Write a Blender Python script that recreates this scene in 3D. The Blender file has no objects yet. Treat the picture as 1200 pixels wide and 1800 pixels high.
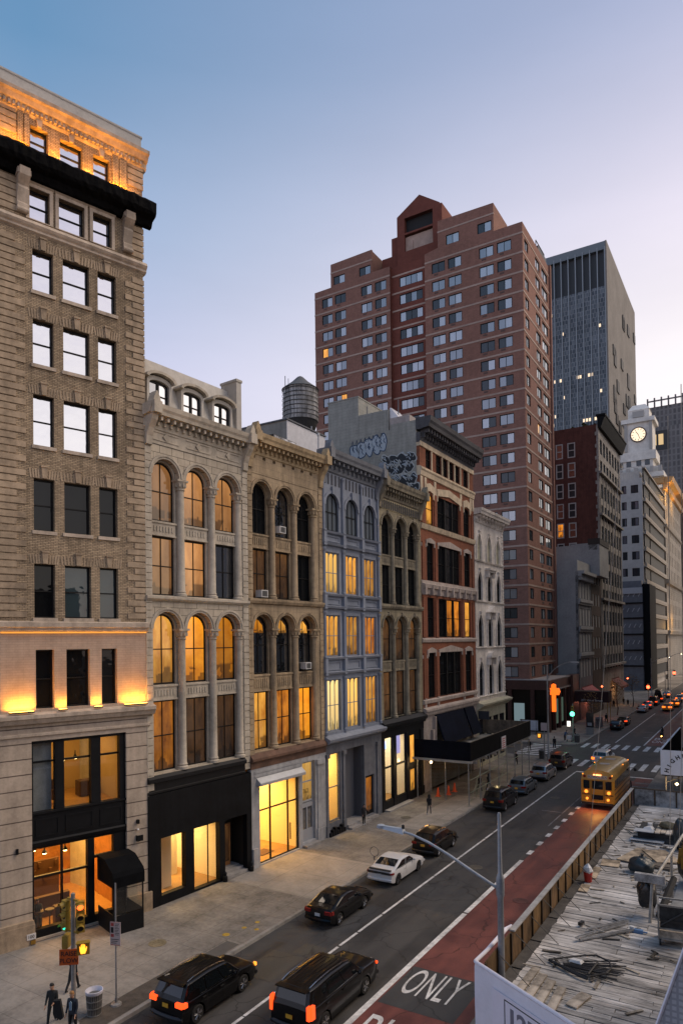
import bpy, bmesh, math, random
from mathutils import Vector, Matrix
from mathutils.geometry import tessellate_polygon
random.seed(7)
R = math.radians
SC = bpy.context.scene
COL = SC.collection
# ------------------------------------------------------------------ camera
A = 0.55                      # heading of the street, radians right of +Y
CA, SA = math.cos(A), math.sin(A)
cam = bpy.data.cameras.new('camera')
cam.sensor_width = 36.0
cam.lens = 1200.0 / 1800.0 * 36.0
cam.shift_y = (1127.0 - 1200.0 * math.tan(0.015) - 900.0) / 1800.0
cam.clip_start = 0.1
cam.clip_end = 3000
camo = bpy.data.objects.new('camera', cam)
COL.objects.link(camo)
camo.location = (0, 0, 14)
_f = Vector((0, math.cos(.015), math.sin(.015)))
_u = Vector((0, -math.sin(.015), math.cos(.015)))
_r = Vector((1, 0, 0))
_r, _u = _r * math.cos(.013) - _u * math.sin(.013), _u * math.cos(.013) + _r * math.sin(.013)
camo.rotation_euler = Matrix((( _r.x, _u.x, -_f.x), (_r.y, _u.y, -_f.y), (_r.z, _u.z, -_f.z))).to_euler()
SC.camera = camo
# ------------------------------------------------------------------ dusk sky
SUN_AZ = R(80)                # azimuth of the afterglow, right of +Y
SUN_EL = R(6)
w = bpy.data.worlds.new('World')
SC.world = w
w.use_nodes = True
nt = w.node_tree
nt.nodes.clear()
N = nt.nodes.new
out = N('ShaderNodeOutputWorld')
bg = N('ShaderNodeBackground')
bg2 = N('ShaderNodeBackground')
add = N('ShaderNodeAddShader')
sky = N('ShaderNodeTexSky')
sky.sky_type = 'NISHITA'
sky.sun_disc = False
sky.sun_elevation = SUN_EL
sky.sun_rotation = SUN_AZ
sky.air_density = 1.4
sky.ozone_density = 3.0
bg.inputs['Strength'].default_value = 0.05
tc = N('ShaderNodeTexCoord')
sep = N('ShaderNodeSeparateXYZ')
dot = N('ShaderNodeVectorMath'); dot.operation = 'DOT_PRODUCT'
dot.inputs[1].default_value = (math.sin(R(75)), math.cos(R(75)), 0)
mr = N('ShaderNodeMapRange'); mr.inputs[1].default_value = -.12; mr.inputs[2].default_value = .85
def ramp(stops):
    r = N('ShaderNodeValToRGB')
    e = r.color_ramp.elements
    while len(e) < len(stops): e.new(.5)
    for q, (p, c) in zip(e, stops):
        q.position = p; q.color = (*c, 1)
    return r
ra = ramp([(0, (.62, .53, .60)), (.18, (.52, .48, .61)), (.36, (.43, .435, .60)), (.50, (.25, .335, .49)), (.64, (.100, .205, .35)), (1, (.05, .13, .27))])
rb = ramp([(0, (.95, .84, .78)), (.2, (.95, .84, .79)), (.36, (.90, .79, .74)), (.5, (.76, .64, .68)), (.66, (.45, .42, .54)), (1, (.14, .22, .36))])
mx = N('ShaderNodeMix'); mx.data_type = 'RGBA'
L = nt.links.new
L(tc.outputs['Generated'], sep.inputs[0]); L(tc.outputs['Generated'], dot.inputs[0])
L(sep.outputs['Z'], ra.inputs[0]); L(sep.outputs['Z'], rb.inputs[0])
L(dot.outputs['Value'], mr.inputs[0]); L(mr.outputs[0], mx.inputs[0])
L(ra.outputs[0], mx.inputs[6]); L(rb.outputs[0], mx.inputs[7])
cn_ = N('ShaderNodeTexNoise'); cn_.inputs['Scale'].default_value = 2.2; cn_.inputs['Detail'].default_value = 5; cn_.inputs['Roughness'].default_value = .55
cm_ = N('ShaderNodeMapping'); cm_.inputs['Scale'].default_value = (1, 1, 3.5)
cr_ = N('ShaderNodeMapRange'); cr_.inputs[1].default_value = .3; cr_.inputs[2].default_value = .7; cr_.inputs[3].default_value = .955; cr_.inputs[4].default_value = 1.045
cs_ = N('ShaderNodeVectorMath'); cs_.operation = 'SCALE'
L(tc.outputs['Generated'], cm_.inputs[0]); L(cm_.outputs[0], cn_.inputs['Vector']); L(cn_.outputs[0], cr_.inputs[0])
L(mx.outputs[2], cs_.inputs[0]); L(cr_.outputs[0], cs_.inputs['Scale'])
L(cs_.outputs[0], bg2.inputs['Color']); L(sky.outputs[0], bg.inputs['Color'])
bg2.inputs['Strength'].default_value = 0.93
L(bg.outputs[0], add.inputs[0]); L(bg2.outputs[0], add.inputs[1]); L(add.outputs[0], out.inputs['Surface'])
sun = bpy.data.lights.new('afterglow_sun', 'SUN')
sun.energy = 1.5
sun.angle = R(32)
sun.color = (1.0, .80, .60)
suno = bpy.data.objects.new('afterglow_sun', sun)
COL.objects.link(suno)
suno.rotation_euler = Vector((-math.sin(SUN_AZ) * math.cos(R(52)), -math.cos(SUN_AZ) * math.cos(R(52)), -math.sin(R(52)))).to_track_quat('-Z', 'Y').to_euler()
vs = SC.view_settings
vs.view_transform = 'Standard'; vs.look = 'None'; vs.exposure = 0.4; vs.gamma = 1.0
cy = SC.cycles
cy.use_denoising = True
cy.max_bounces = 6; cy.diffuse_bounces = 3; cy.glossy_bounces = 3; cy.transparent_max_bounces = 6; cy.transmission_bounces = 3
cy.caustics_reflective = False; cy.caustics_refractive = False
cy.sample_clamp_indirect = 4.0
# ------------------------------------------------------------------ helpers
def W(lat, s, z=0.0):
    return (lat * CA + s * SA, -lat * SA + s * CA, z)

class MB:
    def __init__(self): self.v = []; self.f = []; self.m = []
    def add(self, vs, fs, m=0):
        o = len(self.v)
        self.v += [tuple(p) for p in vs]
        for f in fs: self.f.append([i + o for i in f]); self.m.append(m)
        return self
    def box(self, x0, x1, y0, y1, z0, z1, m=0):
        return self.add([(x0, y0, z0), (x1, y0, z0), (x1, y1, z0), (x0, y1, z0), (x0, y0, z1), (x1, y0, z1), (x1, y1, z1), (x0, y1, z1)],
                 [(0, 3, 2, 1), (4, 5, 6, 7), (0, 1, 5, 4), (1, 2, 6, 5), (2, 3, 7, 6), (3, 0, 4, 7)], m)
    def quad(self, a, b, c, d, m=0): return self.add([a, b, c, d], [(0, 1, 2, 3)], m)
    def hexa(self, p, m=0):      # 8 points: bottom ring then top ring
        return self.add(p, [(0, 3, 2, 1), (4, 5, 6, 7), (0, 1, 5, 4), (1, 2, 6, 5), (2, 3, 7, 6), (3, 0, 4, 7)], m)
    def tube(self, pts, r, n=8, m=0, caps=True):
        pts = [Vector(p) for p in pts]
        rs = r if isinstance(r, (list, tuple)) else [r] * len(pts)
        rings = []
        prev = None
        for i, p in enumerate(pts):
            d = (pts[min(i + 1, len(pts) - 1)] - pts[max(i - 1, 0)]).normalized()
            if prev is None:
                a = d.orthogonal().normalized()
            else:
                a = (prev - d * prev.dot(d))
                a = a.normalized() if a.length > 1e-6 else d.orthogonal().normalized()
            prev = a
            b = d.cross(a)
            rings.append([p + (a * math.cos(t) + b * math.sin(t)) * rs[i] for t in [2 * math.pi * k / n for k in range(n)]])
        o = [q for g in rings for q in g]
        fs = []
        for i in range(len(pts) - 1):
            for k in range(n):
                k2 = (k + 1) % n
                fs.append((i * n + k, i * n + k2, (i + 1) * n + k2, (i + 1) * n + k))
        if caps:
            fs.append(tuple(reversed(range(n))))
            fs.append(tuple((len(pts) - 1) * n + k for k in range(n)))
        return self.add(o, fs, m)
    def lathe(self, prof, c=(0, 0, 0), n=16, m=0, axis='z', caps=True):
        o = []
        for r, h in prof:
            for k in range(n):
                t = 2 * math.pi * k / n
                x, y = r * math.cos(t), r * math.sin(t)
                if axis == 'z': o.append((c[0] + x, c[1] + y, c[2] + h))
                elif axis == 'x': o.append((c[0] + h, c[1] + x, c[2] + y))
                else: o.append((c[0] + y, c[1] + h, c[2] + x))
        fs = []
        for i in range(len(prof) - 1):
            for k in range(n):
                k2 = (k + 1) % n
                fs.append((i * n + k, i * n + k2, (i + 1) * n + k2, (i + 1) * n + k))
        if caps:
            fs.append(tuple(reversed(range(n))))
            fs.append(tuple((len(prof) - 1) * n + k for k in range(n)))
        return self.add(o, fs, m)
    def prism(self, poly, y0, y1, m=0, map=None):
        """polygon in (x,z) swept from y0 to y1"""
        mp = map or (lambda x, y, z: (x, y, z))
        n = len(poly)
        v = [mp(x, y0, z) for x, z in poly] + [mp(x, y1, z) for x, z in poly]
        f = [tuple(range(n)), tuple(reversed(range(n, 2 * n)))]
        f += [((i + 1) % n, i, n + i, n + (i + 1) % n) for i in range(n)]
        return self.add(v, f, m)
    def plate(self, outer, holes, y0, y1, m=0, mrev=None):
        """flat wall in XZ with holes, from y0 (front) to y1 (back)"""
        loops = [outer] + list(holes)
        tri = tessellate_polygon([[Vector((x, z, 0)) for x, z in l] for l in loops])
        flat = [p for l in loops for p in l]
        n = len(flat)
        v = [(x, y0, z) for x, z in flat] + [(x, y1, z) for x, z in flat]
        f = []
        for t in tri:
            a, b, c = [flat[i] for i in t]
            s = (b[0] - a[0]) * (c[1] - a[1]) - (b[1] - a[1]) * (c[0] - a[0])
            t = tuple(t) if s > 0 else tuple(reversed(t))
            f.append(t); f.append(tuple(i + n for i in reversed(t)))
        self.add(v, f, m)
        for li, l in enumerate(loops):
            area = sum(l[i][0] * l[(i + 1) % len(l)][1] - l[(i + 1) % len(l)][0] * l[i][1] for i in range(len(l)))
            if (area > 0) != (li == 0): l = list(reversed(l))
            k = len(l)
            v = [(x, y0, z) for x, z in l] + [(x, y1, z) for x, z in l]
            self.add(v, [(i, k + i, k + (i + 1) % k, (i + 1) % k) for i in range(k)], m if mrev is None or li == 0 else mrev)
        return self
    def xf(self, M, start=0):
        for i in range(start, len(self.v)): self.v[i] = tuple(M @ Vector(self.v[i]))
        return self
    def build(self, name, mats, parent=None, loc=(0, 0, 0), rz=0.0, smooth=None):
        me = bpy.data.meshes.new(name)
        me.from_pydata(self.v, [], self.f)
        if not isinstance(mats, (list, tuple)): mats = [mats]
        for q in mats: me.materials.append(q)
        if len(mats) > 1: me.polygons.foreach_set('material_index', self.m)
        if smooth:
            me.polygons.foreach_set('use_smooth', [True] * len(me.polygons))
            me.set_sharp_from_angle(angle=R(smooth))
        me.update()
        o = bpy.data.objects.new(name, me)
        COL.objects.link(o)
        o.location = loc; o.rotation_euler = (0, 0, rz)
        if parent: o.parent = parent
        return o

def parts(b, name, mats, parent, gap=.12):
    """build every separate piece of b as a part of its own"""
    n = len(b.v); root = list(range(n))
    def find(i):
        while root[i] != i: root[i] = root[root[i]]; i = root[i]
        return i
    for f in b.f:
        for i in f[1:]: root[find(i)] = find(f[0])
    comp = {}
    for k, f in enumerate(b.f): comp.setdefault(find(f[0]), []).append(k)
    cl = []
    for fs in comp.values():
        p = [b.v[i] for k in fs for i in b.f[k]]
        lo = [min(q[a] for q in p) for a in range(3)]; hi = [max(q[a] for q in p) for a in range(3)]
        new = [lo, hi, list(fs)]; rest = []
        for c in cl:
            if all(c[0][a] - gap <= new[1][a] and new[0][a] - gap <= c[1][a] for a in range(3)):
                new = [[min(c[0][a], new[0][a]) for a in range(3)], [max(c[1][a], new[1][a]) for a in range(3)], c[2] + new[2]]
            else: rest.append(c)
        cl = rest + [new]
    for lo, hi, fs in cl:
        q = MB(); ix = {}
        for k in fs:
            for i in b.f[k]:
                if i not in ix: ix[i] = len(q.v); q.v.append(b.v[i])
            q.f.append([ix[i] for i in b.f[k]]); q.m.append(b.m[k])
        q.build(name, mats, parent)

def tag(o, label, cat, group=None):
    o['label'] = label; o['category'] = cat
    if group: o['group'] = group
    return o
def thing(name, label, cat, loc=(0, 0, 0), rz=0.0, group=None):
    o = bpy.data.objects.new(name, None)
    COL.objects.link(o)
    o.location = loc; o.rotation_euler = (0, 0, rz)
    o.empty_display_size = .2
    return tag(o, label, cat, group)
def st(name, label, cat, lat, s, z=0, group=None, rz=0.0):
    return thing(name, label, cat, W(lat, s, z), -A + rz, group)
def structure(o):
    o['kind'] = 'structure'
    return o
KIDS = None
def copy_tree(o, parent=None, label=None, loc=None, rz=None, group=None):
    def rec(q, par):
        c = q.copy(); COL.objects.link(c)
        if par is not None: c.parent = par
        for ch in list(q.children): rec(ch, c)
        return c
    c = rec(o, parent)
    if label: c['label'] = label
    if group: c['group'] = group
    if loc: c.location = loc
    if rz is not None: c.rotation_euler = (0, 0, rz)
    return c
# ------------------------------------------------------------------ materials
MATS = {}
def P(name, col, rough=.7, metal=0.0, spec=.5, noise=None, emit=None, es=0.0, coat=0.0, bump=None, streak=0.0, alpha=1.0, trans=0.0):
    """plain procedural surface: colour with two scales of mottling and optional streaks"""
    if name in MATS: return MATS[name]
    m = bpy.data.materials.new(name); m.use_nodes = True
    t = m.node_tree; b = t.nodes['Principled BSDF']
    b.inputs['Base Color'].default_value = (*col, 1)
    b.inputs['Roughness'].default_value = rough
    b.inputs['Metallic'].default_value = metal
    b.inputs['Specular IOR Level'].default_value = spec
    b.inputs['Coat Weight'].default_value = coat
    b.inputs['Coat Roughness'].default_value = .03
    if emit:
        b.inputs['Emission Color'].default_value = (*emit, 1); b.inputs['Emission Strength'].default_value = es
    if noise:
        mottling(t, b, col, noise[0], noise[1], streak)
    if bump:
        bumpy(t, b, *bump)
    MATS[name] = m
    return m
def objco(t):
    return t.nodes.new('ShaderNodeTexCoord').outputs['Object']
def mottling(t, b, col, sc, amt, streak=0.0, src=None):
    n1 = t.nodes.new('ShaderNodeTexNoise'); n1.inputs['Scale'].default_value = sc; n1.inputs['Detail'].default_value = 6; n1.inputs['Roughness'].default_value = .65
    n2 = t.nodes.new('ShaderNodeTexNoise'); n2.inputs['Scale'].default_value = sc * .13; n2.inputs['Detail'].default_value = 3
    co = objco(t)
    t.links.new(co, n1.inputs['Vector']); t.links.new(co, n2.inputs['Vector'])
    s = t.nodes.new('ShaderNodeMath'); s.operation = 'ADD'
    t.links.new(n1.outputs[0], s.inputs[0]); t.links.new(n2.outputs[0], s.inputs[1])
    nf = t.nodes.new('ShaderNodeTexNoise'); nf.inputs['Scale'].default_value = sc * 7; nf.inputs['Detail'].default_value = 4; nf.inputs['Roughness'].default_value = .7
    t.links.new(co, nf.inputs['Vector'])
    kf = t.nodes.new('ShaderNodeMath'); kf.operation = 'MULTIPLY_ADD'; kf.inputs[1].default_value = .55; t.links.new(nf.outputs[0], kf.inputs[0])
    sb_ = t.nodes.new('ShaderNodeMath'); sb_.operation = 'SUBTRACT'; sb_.inputs[1].default_value = .275
    t.links.new(s.outputs[0], sb_.inputs[0]); t.links.new(sb_.outputs[0], kf.inputs[2])
    last = kf.outputs[0]
    if streak:
        mp = t.nodes.new('ShaderNodeMapping'); mp.inputs['Scale'].default_value = (2.2, 2.2, .18)
        n3 = t.nodes.new('ShaderNodeTexNoise'); n3.inputs['Scale'].default_value = 1.6; n3.inputs['Detail'].default_value = 4
        t.links.new(co, mp.inputs[0]); t.links.new(mp.outputs[0], n3.inputs['Vector'])
        k = t.nodes.new('ShaderNodeMath'); k.operation = 'MULTIPLY_ADD'; k.inputs[1].default_value = streak; 
        t.links.new(n3.outputs[0], k.inputs[0]); t.links.new(last, k.inputs[2])
        last = k.outputs[0]
    mr = t.nodes.new('ShaderNodeMapRange')
    c = 1.0 + streak * .5
    mr.inputs[1].default_value = c - .27; mr.inputs[2].default_value = c + .27
    mr.inputs[3].default_value = 1 - amt * 1.5; mr.inputs[4].default_value = 1 + amt * 1.15
    t.links.new(last, mr.inputs[0])
    mm = t.nodes.new('ShaderNodeVectorMath'); mm.operation = 'SCALE'
    if src is None: mm.inputs[0].default_value = col
    else: t.links.new(src, mm.inputs[0])
    t.links.new(mr.outputs[0], mm.inputs['Scale'])
    t.links.new(mm.outputs[0], b.inputs['Base Color'])
def bumpy(t, b, sc, strength, dist=.02):
    n = t.nodes.new('ShaderNodeTexNoise'); n.inputs['Scale'].default_value = sc; n.inputs['Detail'].default_value = 5
    t.links.new(objco(t), n.inputs['Vector'])
    bp = t.nodes.new('ShaderNodeBump'); bp.inputs['Strength'].default_value = strength; bp.inputs['Distance'].default_value = dist
    t.links.new(n.outputs[0], bp.inputs['Height']); t.links.new(bp.outputs[0], b.inputs['Normal'])
def BRICK(name, c1, c2, mortar, bw, bh, ms, noise=.18, rough=.85, streak=.5, offset=.5, bias=0.0, sc=1.1, bump=.25):
    """coursed masonry laid in the wall's own x+y / z plane"""
    if name in MATS: return MATS[name]
    m = bpy.data.materials.new(name); m.use_nodes = True
    t = m.node_tree; b = t.nodes['Principled BSDF']
    b.inputs['Roughness'].default_value = rough; b.inputs['Specular IOR Level'].default_value = .25
    se = t.nodes.new('ShaderNodeSeparateXYZ'); t.links.new(objco(t), se.inputs[0])
    ad = t.nodes.new('ShaderNodeMath'); ad.operation = 'ADD'
    t.links.new(se.outputs[0], ad.inputs[0]); t.links.new(se.outputs[1], ad.inputs[1])
    a2 = t.nodes.new('ShaderNodeMath'); a2.inputs[1].default_value = 14.7; t.links.new(ad.outputs[0], a2.inputs[0])
    cb = t.nodes.new('ShaderNodeCombineXYZ'); t.links.new(a2.outputs[0], cb.inputs[0]); t.links.new(se.outputs[2], cb.inputs[1])
    br = t.nodes.new('ShaderNodeTexBrick')
    br.offset = offset
    br.inputs['Color1'].default_value = (*c1, 1); br.inputs['Color2'].default_value = (*c2, 1); br.inputs['Mortar'].default_value = (*mortar, 1)
    br.inputs['Scale'].default_value = 1; br.inputs['Brick Width'].default_value = bw; br.inputs['Row Height'].default_value = bh
    br.inputs['Mortar Size'].default_value = ms; br.inputs['Bias'].default_value = bias; br.inputs['Mortar Smooth'].default_value = .2
    t.links.new(cb.outputs[0], br.inputs['Vector'])
    mottling(t, b, c1, sc, noise, streak, src=br.outputs['Color'])
    if bump:
        bp = t.nodes.new('ShaderNodeBump'); bp.inputs['Strength'].default_value = bump; bp.inputs['Distance'].default_value = .03; bp.invert = True
        t.links.new(br.outputs['Fac'], bp.inputs['Height']); t.links.new(bp.outputs[0], b.inputs['Normal'])
    MATS[name] = m
    return m
def GLASS(name, tint=(.012, .014, .016), refl=.35, rough=.03, wav=.022):
    """coated window glass in front of a dark room: part mirror, part dark"""
    if name in MATS: return MATS[name]
    m = bpy.data.materials.new(name); m.use_nodes = True
    t = m.node_tree; t.nodes.remove(t.nodes['Principled BSDF'])
    o = t.nodes['Material Output']
    d = t.nodes.new('ShaderNodeBsdfDiffuse'); d.inputs[0].default_value = (*tint, 1)
    g = t.nodes.new('ShaderNodeBsdfGlossy'); g.inputs['Roughness'].default_value = rough; g.inputs[0].default_value = (.95, .96, 1, 1)
    lw = t.nodes.new('ShaderNodeLayerWeight'); lw.inputs[0].default_value = .2
    mr = t.nodes.new('ShaderNodeMapRange'); mr.inputs[3].default_value = refl; mr.inputs[4].default_value = 1
    t.links.new(lw.outputs['Fresnel'], mr.inputs[0])
    mxs = t.nodes.new('ShaderNodeMixShader')
    t.links.new(mr.outputs[0], mxs.inputs[0]); t.links.new(d.outputs[0], mxs.inputs[1]); t.links.new(g.outputs[0], mxs.inputs[2])
    if wav:
        n = t.nodes.new('ShaderNodeTexNoise'); n.inputs['Scale'].default_value = 1.3; t.links.new(objco(t), n.inputs['Vector'])
        bp = t.nodes.new('ShaderNodeBump'); bp.inputs['Strength'].default_value = .5; bp.inputs['Distance'].default_value = wav
        t.links.new(n.outputs[0], bp.inputs['Height']); t.links.new(bp.outputs[0], g.inputs['Normal'])
    t.links.new(mxs.outputs[0], o.inputs[0])
    MATS[name] = m
    return m
def CLEAR(name='shop_glass', refl=.06):
    if name in MATS: return MATS[name]
    m = bpy.data.materials.new(name); m.use_nodes = True
    t = m.node_tree; t.nodes.remove(t.nodes['Principled BSDF'])
    o = t.nodes['Material Output']
    d = t.nodes.new('ShaderNodeBsdfTransparent'); d.inputs[0].default_value = (.93, .94, .93, 1)
    g = t.nodes.new('ShaderNodeBsdfGlossy'); g.inputs['Roughness'].default_value = .02
    mxs = t.nodes.new('ShaderNodeMixShader'); mxs.inputs[0].default_value = refl
    t.links.new(d.outputs[0], mxs.inputs[1]); t.links.new(g.outputs[0], mxs.inputs[2]); t.links.new(mxs.outputs[0], o.inputs[0])
    MATS[name] = m
    return m
def LIT(name, c1, c2, es, sc=(1.2, 1, .5), thr=(.3, .75), furn=.27):
    """window with a lamp-lit room, curtain or blind behind it"""
    if name in MATS: return MATS[name]
    m = bpy.data.materials.new(name); m.use_nodes = True
    t = m.node_tree; b = t.nodes['Principled BSDF']
    b.inputs['Base Color'].default_value = (.02, .02, .02, 1); b.inputs['Roughness'].default_value = .06; b.inputs['Specular IOR Level'].default_value = .6
    mp = t.nodes.new('ShaderNodeMapping'); mp.inputs['Scale'].default_value = sc
    t.links.new(objco(t), mp.inputs[0])
    n = t.nodes.new('ShaderNodeTexNoise'); n.inputs['Scale'].default_value = 1.7; n.inputs['Detail'].default_value = 5; n.inputs['Roughness'].default_value = .6
    oi = t.nodes.new('ShaderNodeObjectInfo')
    ad = t.nodes.new('ShaderNodeVectorMath'); ad.operation = 'ADD'
    sc2 = t.nodes.new('ShaderNodeVectorMath'); sc2.operation = 'SCALE'; sc2.inputs[0].default_value = (37, 11, 23)
    t.links.new(oi.outputs['Random'], sc2.inputs['Scale']); t.links.new(mp.outputs[0], ad.inputs[0]); t.links.new(sc2.outputs[0], ad.inputs[1])
    t.links.new(ad.outputs[0], n.inputs['Vector'])
    cr = t.nodes.new('ShaderNodeValToRGB')
    e = cr.color_ramp.elements
    e[0].position = thr[0]; e[0].color = (*c1, 1); e[1].position = thr[1]; e[1].color = (*c2, 1)
    t.links.new(n.outputs[0], cr.inputs[0]); t.links.new(cr.outputs[0], b.inputs['Emission Color'])
    # furniture silhouettes below, lamp pools above, curtains at the sides, every room its own level
    def math_(op, x, y=None, z=None):
        q = t.nodes.new('ShaderNodeMath'); q.operation = op
        for i, v in enumerate((x, y, z)):
            if v is None: continue
            if isinstance(v, (int, float)): q.inputs[i].default_value = v
            else: t.links.new(v, q.inputs[i])
        return q.outputs[0]
    ge = t.nodes.new('ShaderNodeTexCoord').outputs['Generated']
    sg = t.nodes.new('ShaderNodeSeparateXYZ'); t.links.new(ge, sg.inputs[0])
    vo = t.nodes.new('ShaderNodeTexVoronoi'); vo.distance = 'CHEBYCHEV'; vo.inputs['Scale'].default_value = 2.3; t.links.new(ad.outputs[0], vo.inputs['Vector'])
    vs_ = t.nodes.new('ShaderNodeSeparateColor'); t.links.new(vo.outputs['Color'], vs_.inputs[0])
    hgt = math_('MULTIPLY_ADD', vs_.outputs[0], furn, -.02)
    sil = t.nodes.new('ShaderNodeMapRange'); sil.inputs[1].default_value = -.015; sil.inputs[2].default_value = .02; sil.inputs[3].default_value = .38; sil.inputs[4].default_value = 1
    t.links.new(math_('SUBTRACT', sg.outputs[2], hgt), sil.inputs[0])
    top = t.nodes.new('ShaderNodeMapRange'); top.inputs[3].default_value = .62; top.inputs[4].default_value = 1.12; t.links.new(sg.outputs[2], top.inputs[0])
    lvl = math_('MULTIPLY_ADD', oi.outputs['Random'], .85, .48)
    k_ = math_('MULTIPLY', math_('MULTIPLY', sil.outputs[0], top.outputs[0]), math_('MULTIPLY', lvl, es))
    t.links.new(k_, b.inputs['Emission Strength'])
    MATS[name] = m
    return m
def EMIT(name, c, s):
    if name in MATS: return MATS[name]
    return P(name, (.02, .02, .02), .4, emit=c, es=s)
# outlines ---------------------------------------------------------
def outl(x0, x1, z0, z1, kind='r', n=12):
    """rectangle, or round / pointed / segmental arched opening"""
    if kind == 'r': return [(x0, z0), (x1, z0), (x1, z1), (x0, z1)]
    c = (x0 + x1) / 2; hw = (x1 - x0) / 2
    if kind == 'a':
        zs = z1 - hw
        return [(x0, z0), (x1, z0)] + [(c + hw * math.cos(math.pi * i / n), zs + hw * math.sin(math.pi * i / n)) for i in range(n + 1)]
    if kind == 'p':      # pointed
        zs = z1 - hw * 1.5
        pts = [(x0, z0), (x1, z0)]
        for i in range(n + 1):
            u = i / n; x = hw * math.cos(math.pi * u)
            pts.append((c + x, zs + hw * 1.5 * (1 - abs(math.cos(math.pi * u)) ** 1.7)))
        return pts
    if kind == 's':      # segmental
        rise = hw * .35
        return [(x0, z0), (x1, z0)] + [(c + hw * math.cos(math.pi * i / n), z1 - rise + rise * math.sin(math.pi * i / n)) for i in range(n + 1)]
def inset(x0, x1, z0, z1, k, d): return (x0 + d, x1 - d, z0 + d, z1 - d, k)
def window(par, x0, x1, z0, z1, y, frame, glass, kind='r', bars='h', fw=.07, label=None, name='window', halves=None):
    """frame with its glazing bars, pane behind as a sub-part; facing -y"""
    fo = outl(x0, x1, z0, z1, kind); io = outl(*inset(x0, x1, z0, z1, kind, fw))
    b = MB().plate(fo, [io], y, y + .09)
    c = (x0 + x1) / 2
    bw = fw * .38
    top = z1 - .03
    if 'h' in bars: b.box(x0 + fw * .9, x1 - fw * .9, y + .008, y + .07, (z0 + z1) / 2 - bw, (z0 + z1) / 2 + bw)
    if 'v' in bars: b.box(c - bw * .8, c + bw * .8, y + .014, y + .06, z0 + fw * .9, top)
    if 'w' in bars:
        for q in (1 / 3, 2 / 3): b.box(x0 + (x1 - x0) * q - bw, x0 + (x1 - x0) * q + bw, y + .014, y + .06, z0 + fw * .9, z1 - fw * .8)
    if 'q' in bars:
        for q in (.25, .5, .75): b.box(x0 + (x1 - x0) * q - bw, x0 + (x1 - x0) * q + bw, y + .014, y + .06, z0 + fw * .9, z1 - fw * .8)
    if 't' in bars: b.box(x0 + fw * .9, x1 - fw * .9, y + .008, y + .07, z1 - (z1 - z0) * .24 - bw, z1 - (z1 - z0) * .24 + bw)
    o = b.build(name, frame, par)
    if label: o['label'] = label
    g = MB()
    if halves:
        g.plate(outl(x0 + fw * .5, c, z0 + fw * .5, z1 - fw * .5), [], y + .062, y + .08).build('pane', halves[0], o)
        MB().plate(outl(c + .002, x1 - fw * .5, z0 + fw * .5, z1 - fw * .5), [], y + .062, y + .08).build('pane', halves[1], o)
    else:
        g.plate(outl(*inset(x0, x1, z0, z1, kind, fw * .5)), [], y + .062, y + .08).build('pane', glass, o)
    return o
def cornice(b, x0, x1, prof, y=0.0, ends=True, m=0):
    """horizontal moulding: prof = [(projection, z)...] from bottom to top"""
    poly = [(y - p, z) for p, z in prof] + [(y + .3, prof[-1][1]), (y + .3, prof[0][1])]
    n = len(poly)
    v = [(x0, q, z) for q, z in poly] + [(x1, q, z) for q, z in poly]
    b.add(v, [tuple(range(n)), tuple(reversed(range(n, 2 * n)))] + [((i + 1) % n, i, n + i, n + (i + 1) % n) for i in range(n)], m)
    return b
def area_light(name, loc, size, power, col, par=None, rot=(0, 0, 0), shape='RECTANGLE', sy=None):
    l = bpy.data.lights.new(name, 'AREA'); l.energy = power; l.color = col; l.shape = shape; l.size = size; l.size_y = sy or size
    o = bpy.data.objects.new(name, l); COL.objects.link(o); o.location = loc; o.rotation_euler = rot
    if par: o.parent = par
    return o
def point_light(name, loc, power, col, par=None, r=.06):
    l = bpy.data.lights.new(name, 'POINT'); l.energy = power; l.color = col; l.shadow_soft_size = r
    o = bpy.data.objects.new(name, l); COL.objects.link(o); o.location = loc
    if par: o.parent = par
    return o
WARM = (1.0, .58, .18)
def room(par, x0, x1, z0, z1, y0, depth, wall, floor, power, col=WARM, glow=3.0):
    """lit shop interior: shell open to the street, lamp strip on the ceiling"""
    b = MB()
    y1 = y0 + depth
    b.quad((x0, y1, z0), (x1, y1, z0), (x1, y1, z1), (x0, y1, z1), 0)
    b.quad((x0, y0, z0), (x0, y1, z0), (x0, y1, z1), (x0, y0, z1), 0)
    b.quad((x1, y1, z0), (x1, y0, z0), (x1, y0, z1), (x1, y1, z1), 0)
    b.quad((x0, y0, z1), (x0, y1, z1), (x1, y1, z1), (x1, y0, z1), 0)
    b.quad((x0, y0, z0), (x1, y0, z0), (x1, y1, z0), (x0, y1, z0), 1)
    r = b.build('interior', [wall, floor], par)
    c = (x0 + x1) / 2
    area_light('ceiling_lamp', (c, y0 + depth * .5, z1 - .06), (x1 - x0) * .7, power, col, par, sy=depth * .6)
    return r
def text(s, size, mat, name='lettering', ext=.004, align='CENTER', bold=0.0):
    cu = bpy.data.curves.new(name, 'FONT'); cu.body = s; cu.size = size; cu.extrude = ext; cu.offset = bold; cu.align_x = align; cu.align_y = 'CENTER'
    tmp = bpy.data.objects.new(name, cu); COL.objects.link(tmp)
    bpy.context.view_layer.update()
    me = bpy.data.meshes.new_from_object(tmp.evaluated_get(bpy.context.evaluated_depsgraph_get()))
    bpy.data.objects.remove(tmp)
    me.materials.clear(); me.materials.append(mat)
    o = bpy.data.objects.new(name, me); COL.objects.link(o)
    return o
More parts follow.
